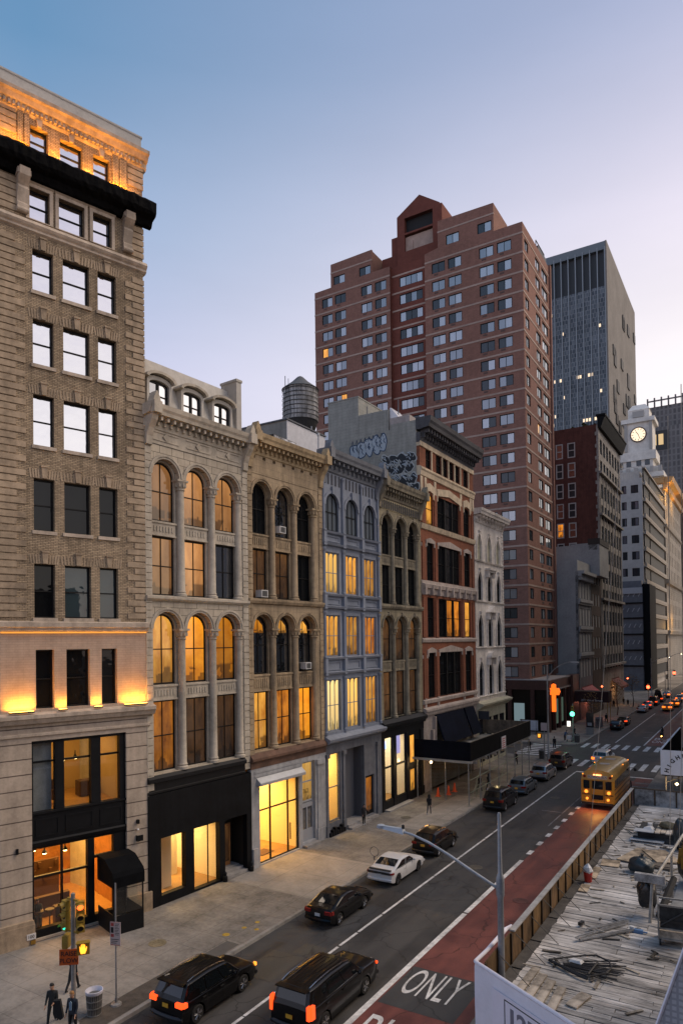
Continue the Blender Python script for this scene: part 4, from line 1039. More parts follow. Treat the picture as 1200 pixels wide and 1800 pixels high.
# masonry pattern runs in x+y / z, so pavements get a flat version
def FLATGRID(name, col, joint, w_, ms, noise):
    m = bpy.data.materials.new(name); m.use_nodes = True
    t = m.node_tree; b = t.nodes['Principled BSDF']; b.inputs['Roughness'].default_value = .85; b.inputs['Specular IOR Level'].default_value = .25
    br = t.nodes.new('ShaderNodeTexBrick'); br.offset = 0
    br.inputs['Color1'].default_value = (*col, 1); br.inputs['Color2'].default_value = (col[0] * .9, col[1] * .9, col[2] * .9, 1); br.inputs['Mortar'].default_value = (*joint, 1)
    br.inputs['Scale'].default_value = 1; br.inputs['Brick Width'].default_value = w_; br.inputs['Row Height'].default_value = w_; br.inputs['Mortar Size'].default_value = ms
    t.links.new(objco(t), br.inputs['Vector'])
    vo = t.nodes.new('ShaderNodeTexVoronoi'); vo.inputs['Scale'].default_value = 1.3; t.links.new(objco(t), vo.inputs['Vector'])
    sp = t.nodes.new('ShaderNodeMapRange'); sp.inputs[1].default_value = .035; sp.inputs[2].default_value = .06; sp.inputs[3].default_value = .55; sp.inputs[4].default_value = 1; t.links.new(vo.outputs['Distance'], sp.inputs[0])
    sv = t.nodes.new('ShaderNodeVectorMath'); sv.operation = 'SCALE'; t.links.new(br.outputs['Color'], sv.inputs[0]); t.links.new(sp.outputs[0], sv.inputs['Scale'])
    mottling(t, b, col, .7, noise, 0, src=sv.outputs[0])
    n1 = t.nodes.new('ShaderNodeTexNoise'); n1.inputs['Scale'].default_value = 45; t.links.new(objco(t), n1.inputs['Vector'])
    bp = t.nodes.new('ShaderNodeBump'); bp.inputs['Strength'].default_value = .3; bp.inputs['Distance'].default_value = .008; t.links.new(n1.outputs[0], bp.inputs['Height']); t.links.new(bp.outputs[0], b.inputs['Normal'])
    return m
m_walk = FLATGRID('sidewalk_grid', (.235, .212, .185), (.13, .12, .105), 1.55, .013, .34)
m_walkn = FLATGRID('sidewalk_new', (.335, .30, .26), (.15, .135, .12), 3.1, .012, .2)
m_kerb = P('kerb_stone', (.25, .235, .215), .8, noise=(1.5, .25))
m_line = P('road_paint', (.68, .66, .63), .7, noise=(5, .3))
m_lineold = P('worn_road_paint', (.20, .195, .19), .8, noise=(6, .5))
def flat(name, rects, z, mat, kind=True):
    b = MB()
    for r in rects: b.quad((r[0], r[2], z), (r[1], r[2], z), (r[1], r[3], z), (r[0], r[3], z))
    o = b.build(name, mat, rz=-A)
    return structure(o) if kind else o
structure(MB().quad((-600, -200, RZ), (600, -200, RZ), (600, 1500, RZ), (-600, 1500, RZ)).build('road', m_asph, rz=-A))
def pavement(name, pts, mat, z=0.0):
    b = MB(); n = len(pts)
    ar = sum(pts[i][0] * pts[(i + 1) % n][1] - pts[(i + 1) % n][0] * pts[i][1] for i in range(n))
    if ar < 0: pts = pts[::-1]
    b.add([(x, y, z) for x, y in pts] + [(x, y, RZ - .05) for x, y in pts], [tuple(range(n))] + [(i, n + i, n + (i + 1) % n, (i + 1) % n) for i in range(n)])
    return structure(b.build(name, mat, rz=-A))
def arc(cx, cy_, r, a0, a1, n=8): return [(cx + r * math.cos(R(a0 + (a1 - a0) * i / n)), cy_ + r * math.sin(R(a0 + (a1 - a0) * i / n))) for i in range(n + 1)]
pavement('sidewalk', [(-20.75, -30), (-20.75, 79.5)] + arc(-23.25, 79.3, 2.5, 0, 90)[1:] + [(-70, 81.8), (-70, -30)], m_walk)
pavement('sidewalk', [(-20.75, 420), (-20.75, 94.6)] + arc(-22.75, 94.4, 2.0, 0, -90)[1:] + [(-90, 92.4), (-90, 420)], m_walk)
pavement('sidewalk', [(-9.3, -30), (-9.3, 79), (-6, 81.8), (40, 81.8), (40, -30)], m_walk)
pavement('sidewalk', [(-9.3, 420), (-9.3, 95), (-6, 92.4), (60, 92.4), (60, 420)], m_walk)
b = MB()
def kerbrun(p):
    for (x0, y0), (x1, y1) in zip(p, p[1:]):
        d = Vector((x1 - x0, y1 - y0, 0)); n_ = Vector((d.y, -d.x, 0)).normalized() * .2
        L_ = d.length; k = max(1, int(L_ / 2.4))
        for i in range(k):
            g_ = .008 / L_; a_ = Vector((x0, y0, 0)) + d * (i / k + g_); c_ = Vector((x0, y0, 0)) + d * ((i + 1) / k - g_)
            b.hexa([(a_.x, a_.y, RZ - .02), (a_.x + n_.x, a_.y + n_.y, RZ - .02), (c_.x + n_.x, c_.y + n_.y, RZ - .02), (c_.x, c_.y, RZ - .02), (a_.x, a_.y, .012), (a_.x + n_.x * .9, a_.y + n_.y * .9, .012), (c_.x + n_.x * .9, c_.y + n_.y * .9, .012), (c_.x, c_.y, .012)])
kerbrun([(-20.75, -10), (-20.75, 79.5)]); kerbrun(arc(-23.25, 79.3, 2.5, 0, 90, 5)); kerbrun([(-23.3, 81.8), (-60, 81.8)])
kerbrun([(-60, 92.4), (-22.8, 92.4)]); kerbrun(arc(-22.75, 94.4, 2.0, -90, 0, 5)); kerbrun([(-20.75, 94.6), (-20.75, 300)])
structure(b.build('kerb', m_kerb, rz=-A))
flat('sidewalk_new_slab', [(-26.9, -20.76, 30.9, 37.6)], .004, m_walkn)
flat('sidewalk_new_slab', [(-23.6, -20.76, 46.0, 58.0)], .004, m_walkn)
flat('planting_strip', [(-21.9, -20.8, 15.5, 21.4)], .004, P('soil_strip', (.075, .062, .05), .95, noise=(3, .35)))
flat('dark_sidewalk_slab', [(-21.6, -20.85, 22.6, 24.6)], .004, P('dark_slab', (.085, .078, .07), .9, noise=(2, .2)))
flat('street_corner_plate', [(-25, -22.6, 11.2, 14.6)], .004, P('plate_dark', (.07, .07, .075), .7, noise=(2, .2)))
flat('bus_lane', [(-13.15, -9.32, -30, 72.2), (-13.15, -9.32, 97, 300)], RZ + .004, m_busred)
flat('bus_lane_end', [(-10.9, -9.32, 72.2, 74)], RZ + .004, m_busred)
flat('asphalt_patch', [(-13.05, -9.9, 23.6, 26.95)], RZ + .008, m_patch)
flat('road_repair', [(-19.3, -17.6, 22.7, 25.2), (-18.4, -17.2, 25.4, 26.5)], RZ + .008, m_patch2)
flat('asphalt_patch', [(-16.6, -13.5, 33, 48), (-20.6, -17.2, 26, 32), (-16.4, -15.1, 55, 66), (-20.4, -18.6, 44.5, 52.5)], RZ + .004, m_patch)
rl = random.Random(11)
seg = []; s = 8.0
while s < 74.5:
    l = rl.choice((.45, .6, .9, 1.6, 2.4, 4.2)) if not (33 < s < 42 or 50 < s < 60) else 4.0
    seg.append((-16.97, -16.83, s, min(s + l, 74.6))); s += l + (rl.uniform(.05, .16))
flat('lane_line', seg, RZ + .012, m_line)
flat('lane_line', [(-16.98, -16.82, 84.0, 94.0), (-16.98, -16.82, 97.5, 138), (-16.98, -16.82, 146, 200)], RZ + .012, m_line)
flat('worn_lane_line', [(-13.95, -13.85, 52, 68), (-15.6, -13.9, 56.5, 56.62)], RZ + .012, m_lineold)
flat('bus_lane_line', [(-13.38, -13.12, -10, 33.4), (-13.38, -13.12, 33.55, 43.2)] + [(-13.4, -13.08, 44.6 + i * 2.3, 45.5 + i * 2.3) for i in range(10)] + [(-13.35, -13.15, 96.5, 300)], RZ + .012, m_line)
flat('stop_line', [(-16.95, -13.9, 74.5, 74.95), (-13.2, -8, 74.0, 74.35)], RZ + .012, m_line)
flat('crosswalk', [(-20.1 + i * 1.25, -19.55 + i * 1.25, 78.0, 82.3) for i in range(9)], RZ + .012, m_line)
flat('crosswalk', [(-20.2 + i * 1.24, -19.65 + i * 1.24, 91.6, 95.6) for i in range(9)], RZ + .012, m_line)
flat('crosswalk', [(-26.3, -22.6, 83.2 + i * 1.35, 83.8 + i * 1.35) for i in range(7)], RZ + .012, m_line)
flat('worn_road_markings', [(-10.7, -9.3, 69.4, 69.9), (-10.7, -9.3, 71.2, 71.7), (-14.4, -13.6, 104, 104.4), (-15.6, -13.9, 110, 110.3)], RZ + .012, m_lineold)
for tx, s_, sy_ in (('ONLY', 25.75, 1.0), ('BUS', 21.7, 1.0), ('BUS', 103.5, 1.0), ('ONLY', 100.6, .9)):
    o = text(tx, 1.0, m_line, 'road_lettering', ext=.001)
    xs = [v.co.x for v in o.data.vertices]; ys = [v.co.y for v in o.data.vertices]
    sx = 2.35 / (max(xs) - min(xs)); sy = 2.15 / (max(ys) - min(ys)); mx_, my_ = (max(xs) + min(xs)) / 2, (max(ys) + min(ys)) / 2
    for v in o.data.vertices: v.co = ((v.co.x - mx_) * sx, (v.co.y - my_) * sy, v.co.z)
    o.location = W(-11.58, s_, RZ + .016); o.rotation_euler = (0, 0, -A); structure(o)
bb = MB()
for x, y in ((-21.85, 26.15), (-21.7, 27.0), (-22.1, 25.1), (-21.2, 26.3)): bb.lathe([(.15 + .05 * math.sin(x * 9), .006), (.13, .007)], (x, y, 0), 9)
structure(bb.build('yellow_spray_marks', P('yellow_spray', (.42, .27, .03), .8, noise=(8, .5)), rz=-A))
def disc(name, lab, lat, s, r, z, mat, cat='manhole cover'):
    o = st(name, lab, cat, lat, s, z)
    MB().lathe([(0, .0), (r, .0), (r, .012), (r * .8, .016), (0, .014)], (0, 0, 0), 20, caps=False).build('cover', mat, o)
    b_ = MB()
    for k in range(4): b_.box(-r * .6, r * .6, -.02 + (k - 1.5) * r * .35, .02 + (k - 1.5) * r * .35, .014, .02)
    b_.build('ribs', mat, o)
m_iron0 = P('cast_iron_cover', (.10, .09, .07), .6, noise=(8, .3)); 
disc('manhole_cover', 'round tan manhole cover in the sidewalk beside the black SUV', -24.26, 22.79, .42, .004, P('tan_cover', (.20, .165, .10), .7, noise=(8, .3)))
disc('manhole_cover', 'dark oval manhole cover in the sidewalk near the walking man', -24.14, 48.73, .42, .004, m_iron0)
disc('manhole_cover', 'dark manhole cover in the driving lane beside the white sedan', -15.3, 40.5, .42, RZ + .008, m_iron0)
disc('manhole_cover', 'dark manhole cover in the driving lane left of the bus', -15.8, 61.5, .42, RZ + .008, m_iron0)
disc('manhole_cover', 'round manhole cover set in the red bus lane behind the lamp post', -11.3, 36.5, .42, RZ + .006, P('red_cover', (.10, .035, .03), .7, noise=(8, .3)))

# ================================================================== far side of the crossing and beyond
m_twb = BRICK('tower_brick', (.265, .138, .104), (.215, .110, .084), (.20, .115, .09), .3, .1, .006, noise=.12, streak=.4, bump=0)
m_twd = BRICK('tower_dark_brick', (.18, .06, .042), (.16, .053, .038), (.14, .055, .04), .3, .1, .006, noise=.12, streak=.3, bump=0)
m_band = P('tower_band_stone', (.37, .275, .225), .8, noise=(1, .15))
g_pale = GLASS('pale_reflection_glass', (.30, .34, .37), refl=.25, wav=.004)  # reflected sky painted into the pale pane colour
g_blue = GLASS('blue_window_glass', (.12, .16, .19), refl=.2, wav=.004)
g_char = GLASS('charcoal_window_glass', (.030, .042, .048), refl=.04, wav=.004)
def pick(rr):
    return rr.choices([0, 1, 2], [4, 4, 3])[0]
def many_windows(root, items, frame, glasses, rr, npart, split=True, fw=.09):
    """items: (face, a0, a1, z0, z1, panes, offset) - face 'x' looks to -y at y=offset, face 'y' looks to +x at x=offset. The first npart are parts, the rest one mesh."""
    rest = MB()
    def emit(target, it, mats):
        f, a0, a1, z0, z1, n, off = it
        M = Matrix.Translation((0, off, 0)) if f == 'x' else Matrix.Translation((off, 0, 0)) @ Matrix.Rotation(R(90), 4, 'Z')
        return M
    for i, it in enumerate(items):
        f, a0, a1, z0, z1, n, off = it
        M = emit(None, it, None)
        fr = MB(); k0 = 0
        hs = []
        w_ = (a1 - a0 - fw * 2) / n
        for j in range(n): hs.append(outl(a0 + fw + j * w_ + fw * .35, a0 + fw + (j + 1) * w_ - fw * .35, z0 + fw, z1 - fw))
        fr.plate(outl(a0, a1, z0, z1), hs, .1, .18).xf(M)
        gl = []
        first = pick(rr)
        for j in range(n):
            g = MB().plate(hs[j], [], .15, .17).xf(M)
            c = pick(rr) if n > 2 else (rr.choices([0, 2, 1], [6, 2, 1])[0] if j == 0 else rr.choices([2, 1, 0], [4, 4, 1])[0])
            if rr.random() < .012: c = 3
            gl.append((g, c))
        if i < npart:
            o = fr.build('window', frame, root)
            for g, c in gl: g.build('pane', glasses[c], o)
        else:
            rest.add(fr.v, fr.f, 0)
            for g, c in gl: rest.add(g.v, g.f, c + 1)
    if rest.v:
        o = rest.build('windows', [frame] + glasses, root); o['kind'] = 'stuff'
tw = st('apartment_tower', 'tall red brick apartment tower with pale floor bands and a gabled crown', 'building', -30.1, 103.8)
rr = random.Random(21)
X = lambda lat: lat + 30.1
cols = [(-66.88, -64.63, 2), (-64.13, -61.83, 2), (-58.71, -56.52, 2), (-55.95, -53.72, 2), (-51.62, -47.29, 4), (-45.25, -42.92, 2), (-42.38, -40.06, 2), (-37.08, -34.7, 2), (-34.15, -31.85, 2)]
zk = lambda k: 10.2 + 3.02 * k
holesx, holesc, holesy, items = [], [], [], []
for k in range(23):
    z1 = zk(k) - .45; z0 = z1 - 1.65
    for i, (a0, a1, n) in enumerate(cols):
        if k < 3 and i < 7: continue
        if i == 4: holesc.append(outl(X(a0), X(a1), z0, z1)); items.append(('x', X(a0), X(a1), z0, z1, n, .85))
        else: holesx.append(outl(X(a0), X(a1), z0, z1)); items.append(('x', X(a0), X(a1), z0, z1, n, 0))
    for a0, a1 in ((1.0, 3.0), (6.9, 9.5), (10.6, 14.3)):
        holesy.append(outl(a0, a1, z0, z1)); items.append(('y', a0, a1, z0, z1, 2, 0))
for a0, a1, z0, z1 in ((-64.37, -61.97, 78.15, 79.65), (-59.04, -56.75, 78.15, 79.65), (-42.66, -40.39, 78.6, 80.2), (-37.3, -34.96, 78.6, 80.2)):
    holesx.append(outl(X(a0), X(a1), z0, z1)); items.append(('x', X(a0), X(a1), z0, z1, 2, 0))
items.sort(key=lambda it: (it[3] < 15 and it[0] == 'x', math.hypot(it[1] if it[0] == 'x' else 4, 0) + it[3] * .3))
roofl = [(X(-68.45), 0), (X(-53.0), 0), (X(-53.0), 78.2), (X(-56.5), 78.2), (X(-56.5), 82.2), (X(-64.95), 82.05), (X(-64.95), 77.9), (X(-68.45), 77.85)]
MB().plate(roofl, [h for h in holesx if h[0][0] < X(-53)], 0, .4).build('wall', m_twb, tw)
roofr = [(X(-46.5), 0), (0, 0), (0, 78.3), (X(-34.63), 78.3), (X(-34.63), 82.8), (X(-44.1), 83.0), (X(-44.1), 78.6), (X(-46.5), 78.2)]
MB().plate(roofr, [h for h in holesx if h[0][0] > X(-47)], 0, .4).build('wall', m_twb, tw)
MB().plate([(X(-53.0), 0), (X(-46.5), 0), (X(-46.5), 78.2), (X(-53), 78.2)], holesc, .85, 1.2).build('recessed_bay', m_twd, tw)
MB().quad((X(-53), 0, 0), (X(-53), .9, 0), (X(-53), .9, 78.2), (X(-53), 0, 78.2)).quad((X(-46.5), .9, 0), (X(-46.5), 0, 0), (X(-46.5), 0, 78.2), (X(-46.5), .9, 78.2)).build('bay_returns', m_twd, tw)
MB().plate([(0.4, 0), (15.7, 0), (15.7, 78.3), (.4, 78.3)], holesy, 0, .4).xf(Matrix.Rotation(R(90), 4, 'Z')).build('side_wall', m_twb, tw)
MB().box(X(-68.3), -.45, 1.25, 15.6, 0, 77.2).build('core', m_twd, tw)
parts(MB().box(X(-64.95), X(-56.5), .4, 7, 77.2, 82.05).box(X(-44.1), X(-34.63), .4, 7, 77.2, 82.8), 'setback_block', m_twb, tw)
b = MB()
for k in range(23):
    z = zk(k)
    b.box(X(-68.48), X(-53), -.05, .2, z - .14, z + .14).box(X(-46.5), .05, -.05, .2, z - .14, z + .14).box(X(-53), X(-46.5), .8, 1.0, z - .14, z + .14).box(-.2, .05, .2, 15.7, z - .14, z + .14)
for x0, x1, z in ((-64.95, -56.5, 80.3), (-44.1, -34.63, 81.0)): b.box(X(x0) - .04, X(x1) + .04, -.05, .2, z, z + .25)
b.build('floor_bands', m_band, tw)
b = MB().box(X(-56), X(-42), 3, 12, 77, 81.6).box(X(-54.3), X(-42.6), 3.4, 12, 81.6, 85)
b.build('crown_base', m_twd, tw)
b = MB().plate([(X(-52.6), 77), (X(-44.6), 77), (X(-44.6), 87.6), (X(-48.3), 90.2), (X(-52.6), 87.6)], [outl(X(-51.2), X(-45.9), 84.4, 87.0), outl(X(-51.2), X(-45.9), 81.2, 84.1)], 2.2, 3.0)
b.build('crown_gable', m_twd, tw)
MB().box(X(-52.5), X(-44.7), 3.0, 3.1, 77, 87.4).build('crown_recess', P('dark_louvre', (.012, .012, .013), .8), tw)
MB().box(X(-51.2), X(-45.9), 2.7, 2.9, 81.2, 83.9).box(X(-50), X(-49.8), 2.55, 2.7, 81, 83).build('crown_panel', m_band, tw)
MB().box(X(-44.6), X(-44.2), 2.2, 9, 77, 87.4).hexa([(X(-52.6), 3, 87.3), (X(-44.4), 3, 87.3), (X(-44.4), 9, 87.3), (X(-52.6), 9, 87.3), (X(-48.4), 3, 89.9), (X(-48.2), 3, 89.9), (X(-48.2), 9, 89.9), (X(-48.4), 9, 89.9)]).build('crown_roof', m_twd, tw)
b = MB()
for x in (-41.3, -54): 
    b.tube([(X(x), 4, 82), (X(x), 4, 85.2), (X(x) + .9, 4, 85.2), (X(x) + .9, 4, 82)], .06, 6)
b.tube([(-.4, 9, 78.2), (-.4, 9, 80), (-.4, 14, 80), (-.4, 14, 78.2)], .08, 6).box(-1.2, -.3, 10, 15, 78.2, 79.6)
parts(b, 'roof_railing', m_greyst, tw)
b = MB()
for f, a0, a1, z0, z1, n, off in items:
    c = (a0 + a1) / 2
    if f == 'y' and a0 > 5: b.box(-.02, .03, c - .5, c + .5, z0 - .55, z0 - .2)
    elif f == 'x' and off == 0 and z1 < 77: b.box(c - .75, c - .05, -.02, .05, z0 - .42, z0 - .14)
b.build('vent_grilles', P('grille_brown', (.10, .06, .05), .8), tw)['kind'] = 'stuff'
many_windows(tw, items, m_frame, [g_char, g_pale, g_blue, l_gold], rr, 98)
b = MB().box(X(-60), X(-26.9), -1.1, 12, 6.3, 7.7).box(X(-27.6), X(-26.5), 12, 17.5, 0, 7.9)
b.build('podium_band', P('maroon_granite', (.055, .022, .018), .45, noise=(2, .2)), tw)
MB().box(X(-60), X(-26.85), -1.15, 12.05, 7.7, 7.85).box(X(-27.3), X(-26.82), -1.0, 11.9, 6.1, 6.3).build('podium_coping', P('coping_grey', (.30, .27, .26), .7), tw)
MB().box(X(-60), X(-27.3), -.6, 11.8, 0, 6.3).build('podium_shopfront', P('shop_black_glass', (.006, .007, .007), .15, spec=.3), tw)
b = MB()
for y in (-.7, 2.4, 5.6, 8.8, 11.6): b.box(X(-27.4), X(-26.9), y - .25, y + .25, 0, 6.3)
for x in (-29.5, -33, -37, -41): b.box(X(x) - .3, X(x) + .3, -1.0, -.5, 0, 6.3)
parts(b, 'podium_pier', MATS['maroon_granite'], tw)
MB().box(X(-32.4), X(-30.8), -.75, -.7, .6, 4.2).build('lit_shop_poster', EMIT('pale_poster_glow', (.30, .42, .46), .35), tw)
MB().box(X(-27.25), X(-27.2), 3, 5, .8, 4.6).box(X(-27.25), X(-27.2), 6.2, 8.2, .8, 4.6).build('lit_shop_window', EMIT('green_shop_glow', (.10, .16, .12), .4), tw)
MB().box(-.3, .3, 15.3, 15.9, 8, 78.6).build('corner_pier', m_twb, tw)
# pharmacy-style orange cross sign, shop boards
o = st('cross_sign', 'glowing orange cross shaped shop sign beside the corner lamp post', 'sign', -26.4, 103.2, 3.4)
b = MB(); b.plate([(-.28, -.3), (.28, -.3), (.28, 2.2), (.75, 2.2), (.95, 2.7), (.75, 3.2), (.32, 3.2), (.32, 3.7), (0, 3.9), (-.32, 3.7), (-.32, 3.2), (-.75, 3.2), (-.95, 2.7), (-.75, 2.2), (-.28, 2.2)], [], -.16, .12).build('glowing_face', EMIT('orange_neon', (1.0, .13, .008), 1.4), o)
MB().box(-.12, .12, -.1, .1, -.5, 4.1).box(-.9, 0, 0, .1, 1.2, 1.3).build('sign_bracket', m_black, o)
cn = st('entrance_canopy', 'long dark maroon entrance canopy reaching over the pavement below the tower', 'canopy', -26.8, 117)
MB().box(0, 5.6, 0, 2.6, 3.45, 5.2).build('canvas', P('maroon_canvas', (.028, .008, .008), .8, noise=(2, .3)), cn)
b = MB()
for x, y in ((5.4, .1), (5.4, 2.5)): b.tube([(x, y, 0), (x, y, 3.5)], .05, 8)
b.build('posts', P('brass', (.45, .30, .08), .35, metal=1), cn)
t = text('270 West Street', .5, P('white_lettering', (.6, .6, .6), .6)); t.parent = cn; t.rotation_euler = (R(90), 0, 0); t.location = (3.0, -.01, 3.72)

# grey blank-sided loft
m_greyp = P('grey_stucco', (.33, .335, .335), .9, noise=(3, .12), streak=.2)
gb = st('loft_building', 'narrow loft with a blank grey stucco side wall, just past the brick tower', 'building', -26.45, 120.4)
MB().box(-18, -.02, 0, 11, 0, 27.4).build('side_wall', m_greyp, gb)
def yfront(root, s0_, s1_, z0, z1, rows, cols_, wall, frame, gl, x=0.0, inset_=.25, kind='r', name='front', bars='h', npart=100):
    """street front looking to +x with a grid of windows"""
    M = Matrix.Translation((x, 0, 0)) @ Matrix.Rotation(R(90), 4, 'Z')
    hs = [outl(a0, a1, q0, q1, kind) for q0, q1 in rows for a0, a1 in cols_]
    MB().plate([(s0_, z0), (s1_, z0), (s1_, z1), (s0_, z1)], hs, -.02, .4).xf(M).build(name, wall, root)
    rest = MB(); i = 0
    for q0, q1 in rows:
        for a0, a1 in cols_:
            fr = MB().plate(outl(a0, a1, q0, q1, kind), [outl(*inset(a0, a1, q0, q1, kind, .1))], inset_, inset_ + .1)
            if 'h' in bars: fr.box(a0, a1, inset_, inset_ + .08, (q0 + q1) / 2 - .05, (q0 + q1) / 2 + .05)
            g = MB().plate(outl(*inset(a0, a1, q0, q1, kind, .05)), [], inset_ + .06, inset_ + .09)
            gg = gl[i % len(gl)] if i < npart else gl[0]
            if i < npart:
                o_ = fr.xf(M).build('window', frame, root); g.xf(M).build('pane', gg, o_)
            else: rest.add(fr.xf(M).v, fr.f, 0).add(g.xf(M).v, g.f, 1)
            i += 1
    if rest.v:
        o_ = rest.build('windows', [frame, gl[0]], root); o_['kind'] = 'stuff'
rows_g = [(20.9, 23.6), (16.2, 19.1), (11.6, 14.9), (7.2, 10.4)]
yfront(gb, 0, 10.4, 0, 25.4, rows_g, [(1.0 + i * 2.3, 2.6 + i * 2.3) for i in range(4)], m_greyst, m_frame, [g_mid, g_char], x=.02)
b = MB()
for z, p in ((25.0, 1.1), (20.2, .4), (15.5, .4), (10.9, .4)):
    b.box(0, p, 0, 10.5, z, z + .55); b.box(0, p * .6, 0, 10.5, z - .4, z)
for i in range(9): b.box(.02, .7, .3 + i * 1.2, .6 + i * 1.2, 24.0, 25.0)
b.build('cornice', m_greyp, gb)
db = st('tenement_building', 'dark brown tenement with bracketed cornice between grey loft and tall brick block', 'building', -26.45, 131.2)
MB().box(-16, -.05, 0, 8.6, 0, 31.3).box(-3.5, 1.6, -.1, 8.6, 25.4, 31.5).build('wall', m_greyp, db)
MB().box(-.4, 1.7, -.15, 8.7, 31.2, 32.3).box(-.3, 1.2, -.1, 8.7, 30.2, 31.2).build('cornice', P('dark_brown_metal', (.03, .022, .018), .7), db)
yfront(db, 0, 8.6, 0, 30.5, [(z, z + 2.2) for z in (8, 12, 16, 20, 24, 27.4)], [(1.0 + i * 2.6, 2.4 + i * 2.6) for i in range(3)], P('dark_brownstone', (.06, .038, .028), .85, noise=(2, .3)), m_frame, [g_char, g_mid, g_char], x=.02)
# tall brick block
m_bkd = BRICK('dark_red_brick', (.12, .045, .032), (.105, .04, .03), (.09, .045, .038), .3, .1, .008, noise=.25, streak=.6, bump=0)
m_bstone = P('grey_beige_stone', (.30, .275, .24), .85, noise=(1.5, .3), streak=.6)
bk = st('brick_block', 'twelve storey dark red brick block with ornate stone front and heavy black cornice', 'building', -26.45, 140.2)
wins = [('x', a0, a1, z - 2.75, z, 1, 0) for z in (52.95, 48.95, 44.9, 40.9, 36.95, 32.9) for a0, a1 in ((-8.05, -6.9), (-5.75, -4.5))]
MB().plate([(-22, 0), (0, 0), (0, 56.0), (-22, 56.0)], [outl(a0, a1, z0, z1) for _, a0, a1, z0, z1, _, _ in wins], 0, .4).build('side_wall', m_bkd, bk)
MB().box(-21.9, -.45, .4, 24, 0, 55.6).build('core', m_bkd, bk)
for i, (_, a0, a1, z0, z1, _, _) in enumerate(wins):
    f_ = MB().plate(outl(a0 - .12, a1 + .12, z0 - .12, z1 + .12), [outl(a0 + .07, a1 - .07, z0 + .07, z1 - .07)], -.06, .2).box(a0, a1, .02, .12, (z0 + z1) / 2 - .08, (z0 + z1) / 2 + .08).build('window', P('white_sash', (.45, .43, .40), .6), bk)
    MB().plate(outl(a0, a1, z0, z1), [], .14, .18).build('pane', l_amber if i == 8 else (g_char if i % 3 else g_mid), f_)
yfront(bk, .4, 24, 0, 55.5, [(z - 2.9, z) for z in (53.4, 49.2, 44.6, 40.4, 36.2, 32, 27.8, 23.6, 19.4, 15.2, 10.6)], [(1.45 + i * 3.2, 3.55 + i * 3.2) for i in range(7)], m_bstone, m_frame, [g_char, g_char, g_char, g_dark], x=.02, kind='r', inset_=.12)
b = MB()
for i in range(46): b.box(-.35 if i % 2 else -.6, .06, -.05, .4, 1 + i * 1.2, 1.7 + i * 1.2)
b.box(-.3, .05, -.03, .4, 1, 55.9).build('quoins', m_bstone, bk)
b = MB()
for i in range(8): b.box(.03, .16, .55 + i * 3.2, 1.25 + i * 3.2, 8, 46)
for z in (46.3, 38.1, 21.4, 8.2): b.box(.04, .6, 0, 24.2, z, z + .45)
b.build('stone_trim', m_bstone, bk)
MB().hexa([(.0, -.3, 55.2), (.6, -.3, 55.2), (.6, 24.3, 55.2), (0, 24.3, 55.2), (.0, -.3, 57.6), (1.4, -.3, 57.3), (1.4, 24.3, 57.3), (0, 24.3, 57.6)]).box(-.3, 1.5, -.4, 24.5, 57.45, 57.8).build('cornice', P('black_iron', (.010, .011, .012), .7, spec=.15), bk)
b = MB().box(-14, -2, 4, 16, 55.6, 57.2); b.build('roof_house', m_bstone, bk)
rr2 = random.Random(4)
b = MB()
for i in range(60):
    x, y, z = rr2.uniform(-6, -.6), rr2.uniform(3, 12), 56 + rr2.random() * 1.6
    s_ = .5; b.quad((x - s_, y, z), (x, y - s_, z + .3), (x + s_, y, z), (x, y + s_, z - .2))
b.build('roof_garden', P('roof_green', (.06, .07, .03), .8), bk)
# pale modern slab
m_pale2 = P('pale_render', (.52, .49, .45), .85, noise=(1, .1), streak=.2)
ws = st('slab_building', 'pale rendered apartment slab with dark balcony strips beyond the brick block', 'building', -26.4, 198.5)
wi = [('x', a0, a1, z, z + 2.2, 2, 0) for z in (53.0, 48.6, 44.15, 39.4, 35.0, 30.5) for a0, a1 in ((-5.2, -4.0), (-2.85, -1.0))]
MB().plate([(-20, 0), (0, 0), (0, 57), (-20, 57)], [outl(a0, a1, z0, z1) for _, a0, a1, z0, z1, _, _ in wi], 0, .4).build('side_wall', m_pale2, ws)
MB().box(-19.8, -.1, .4, 45, 0, 57).build('core', m_pale2, ws)
many_windows(ws, wi, m_frame, [g_char, g_blue, g_char, l_gold], random.Random(3), 20, fw=.14)
b = MB(); fl = MB()
for k in range(13):
    z = 2 + k * 4.45
    for y0_, y1_ in ((1.2, 10.5), (12.5, 44)): b.box(-.1, .25, y0_, y1_, z + 1.1, z + 4.1)
    fl.box(-.1, .7, .3, 46, z + 4.15, z + 4.5); fl.box(.3, .7, .5, 46, z + .1, z + .9)
b.build('balcony_glazing', P('balcony_dark', (.03, .034, .038), .6, spec=.2), ws); fl.build('floor_slabs', P('slab_concrete', (.33, .30, .26), .85), ws)
b = MB().box(-14, -1, 3, 20, 57, 59.5)
for i in range(12): b.tube([(-12 + i * 1, .6, 57), (-12 + i * 1, .6, 60.2)], .08, 5)
b.tube([(-13, .6, 60.2), (0, .6, 60.2), (0, 30, 60.2)], .1, 5).tube([(-13, .6, 58.6), (0, .6, 58.6), (0, 30, 58.6)], .08, 5)
b.build('roof_terrace', m_pale2, ws)
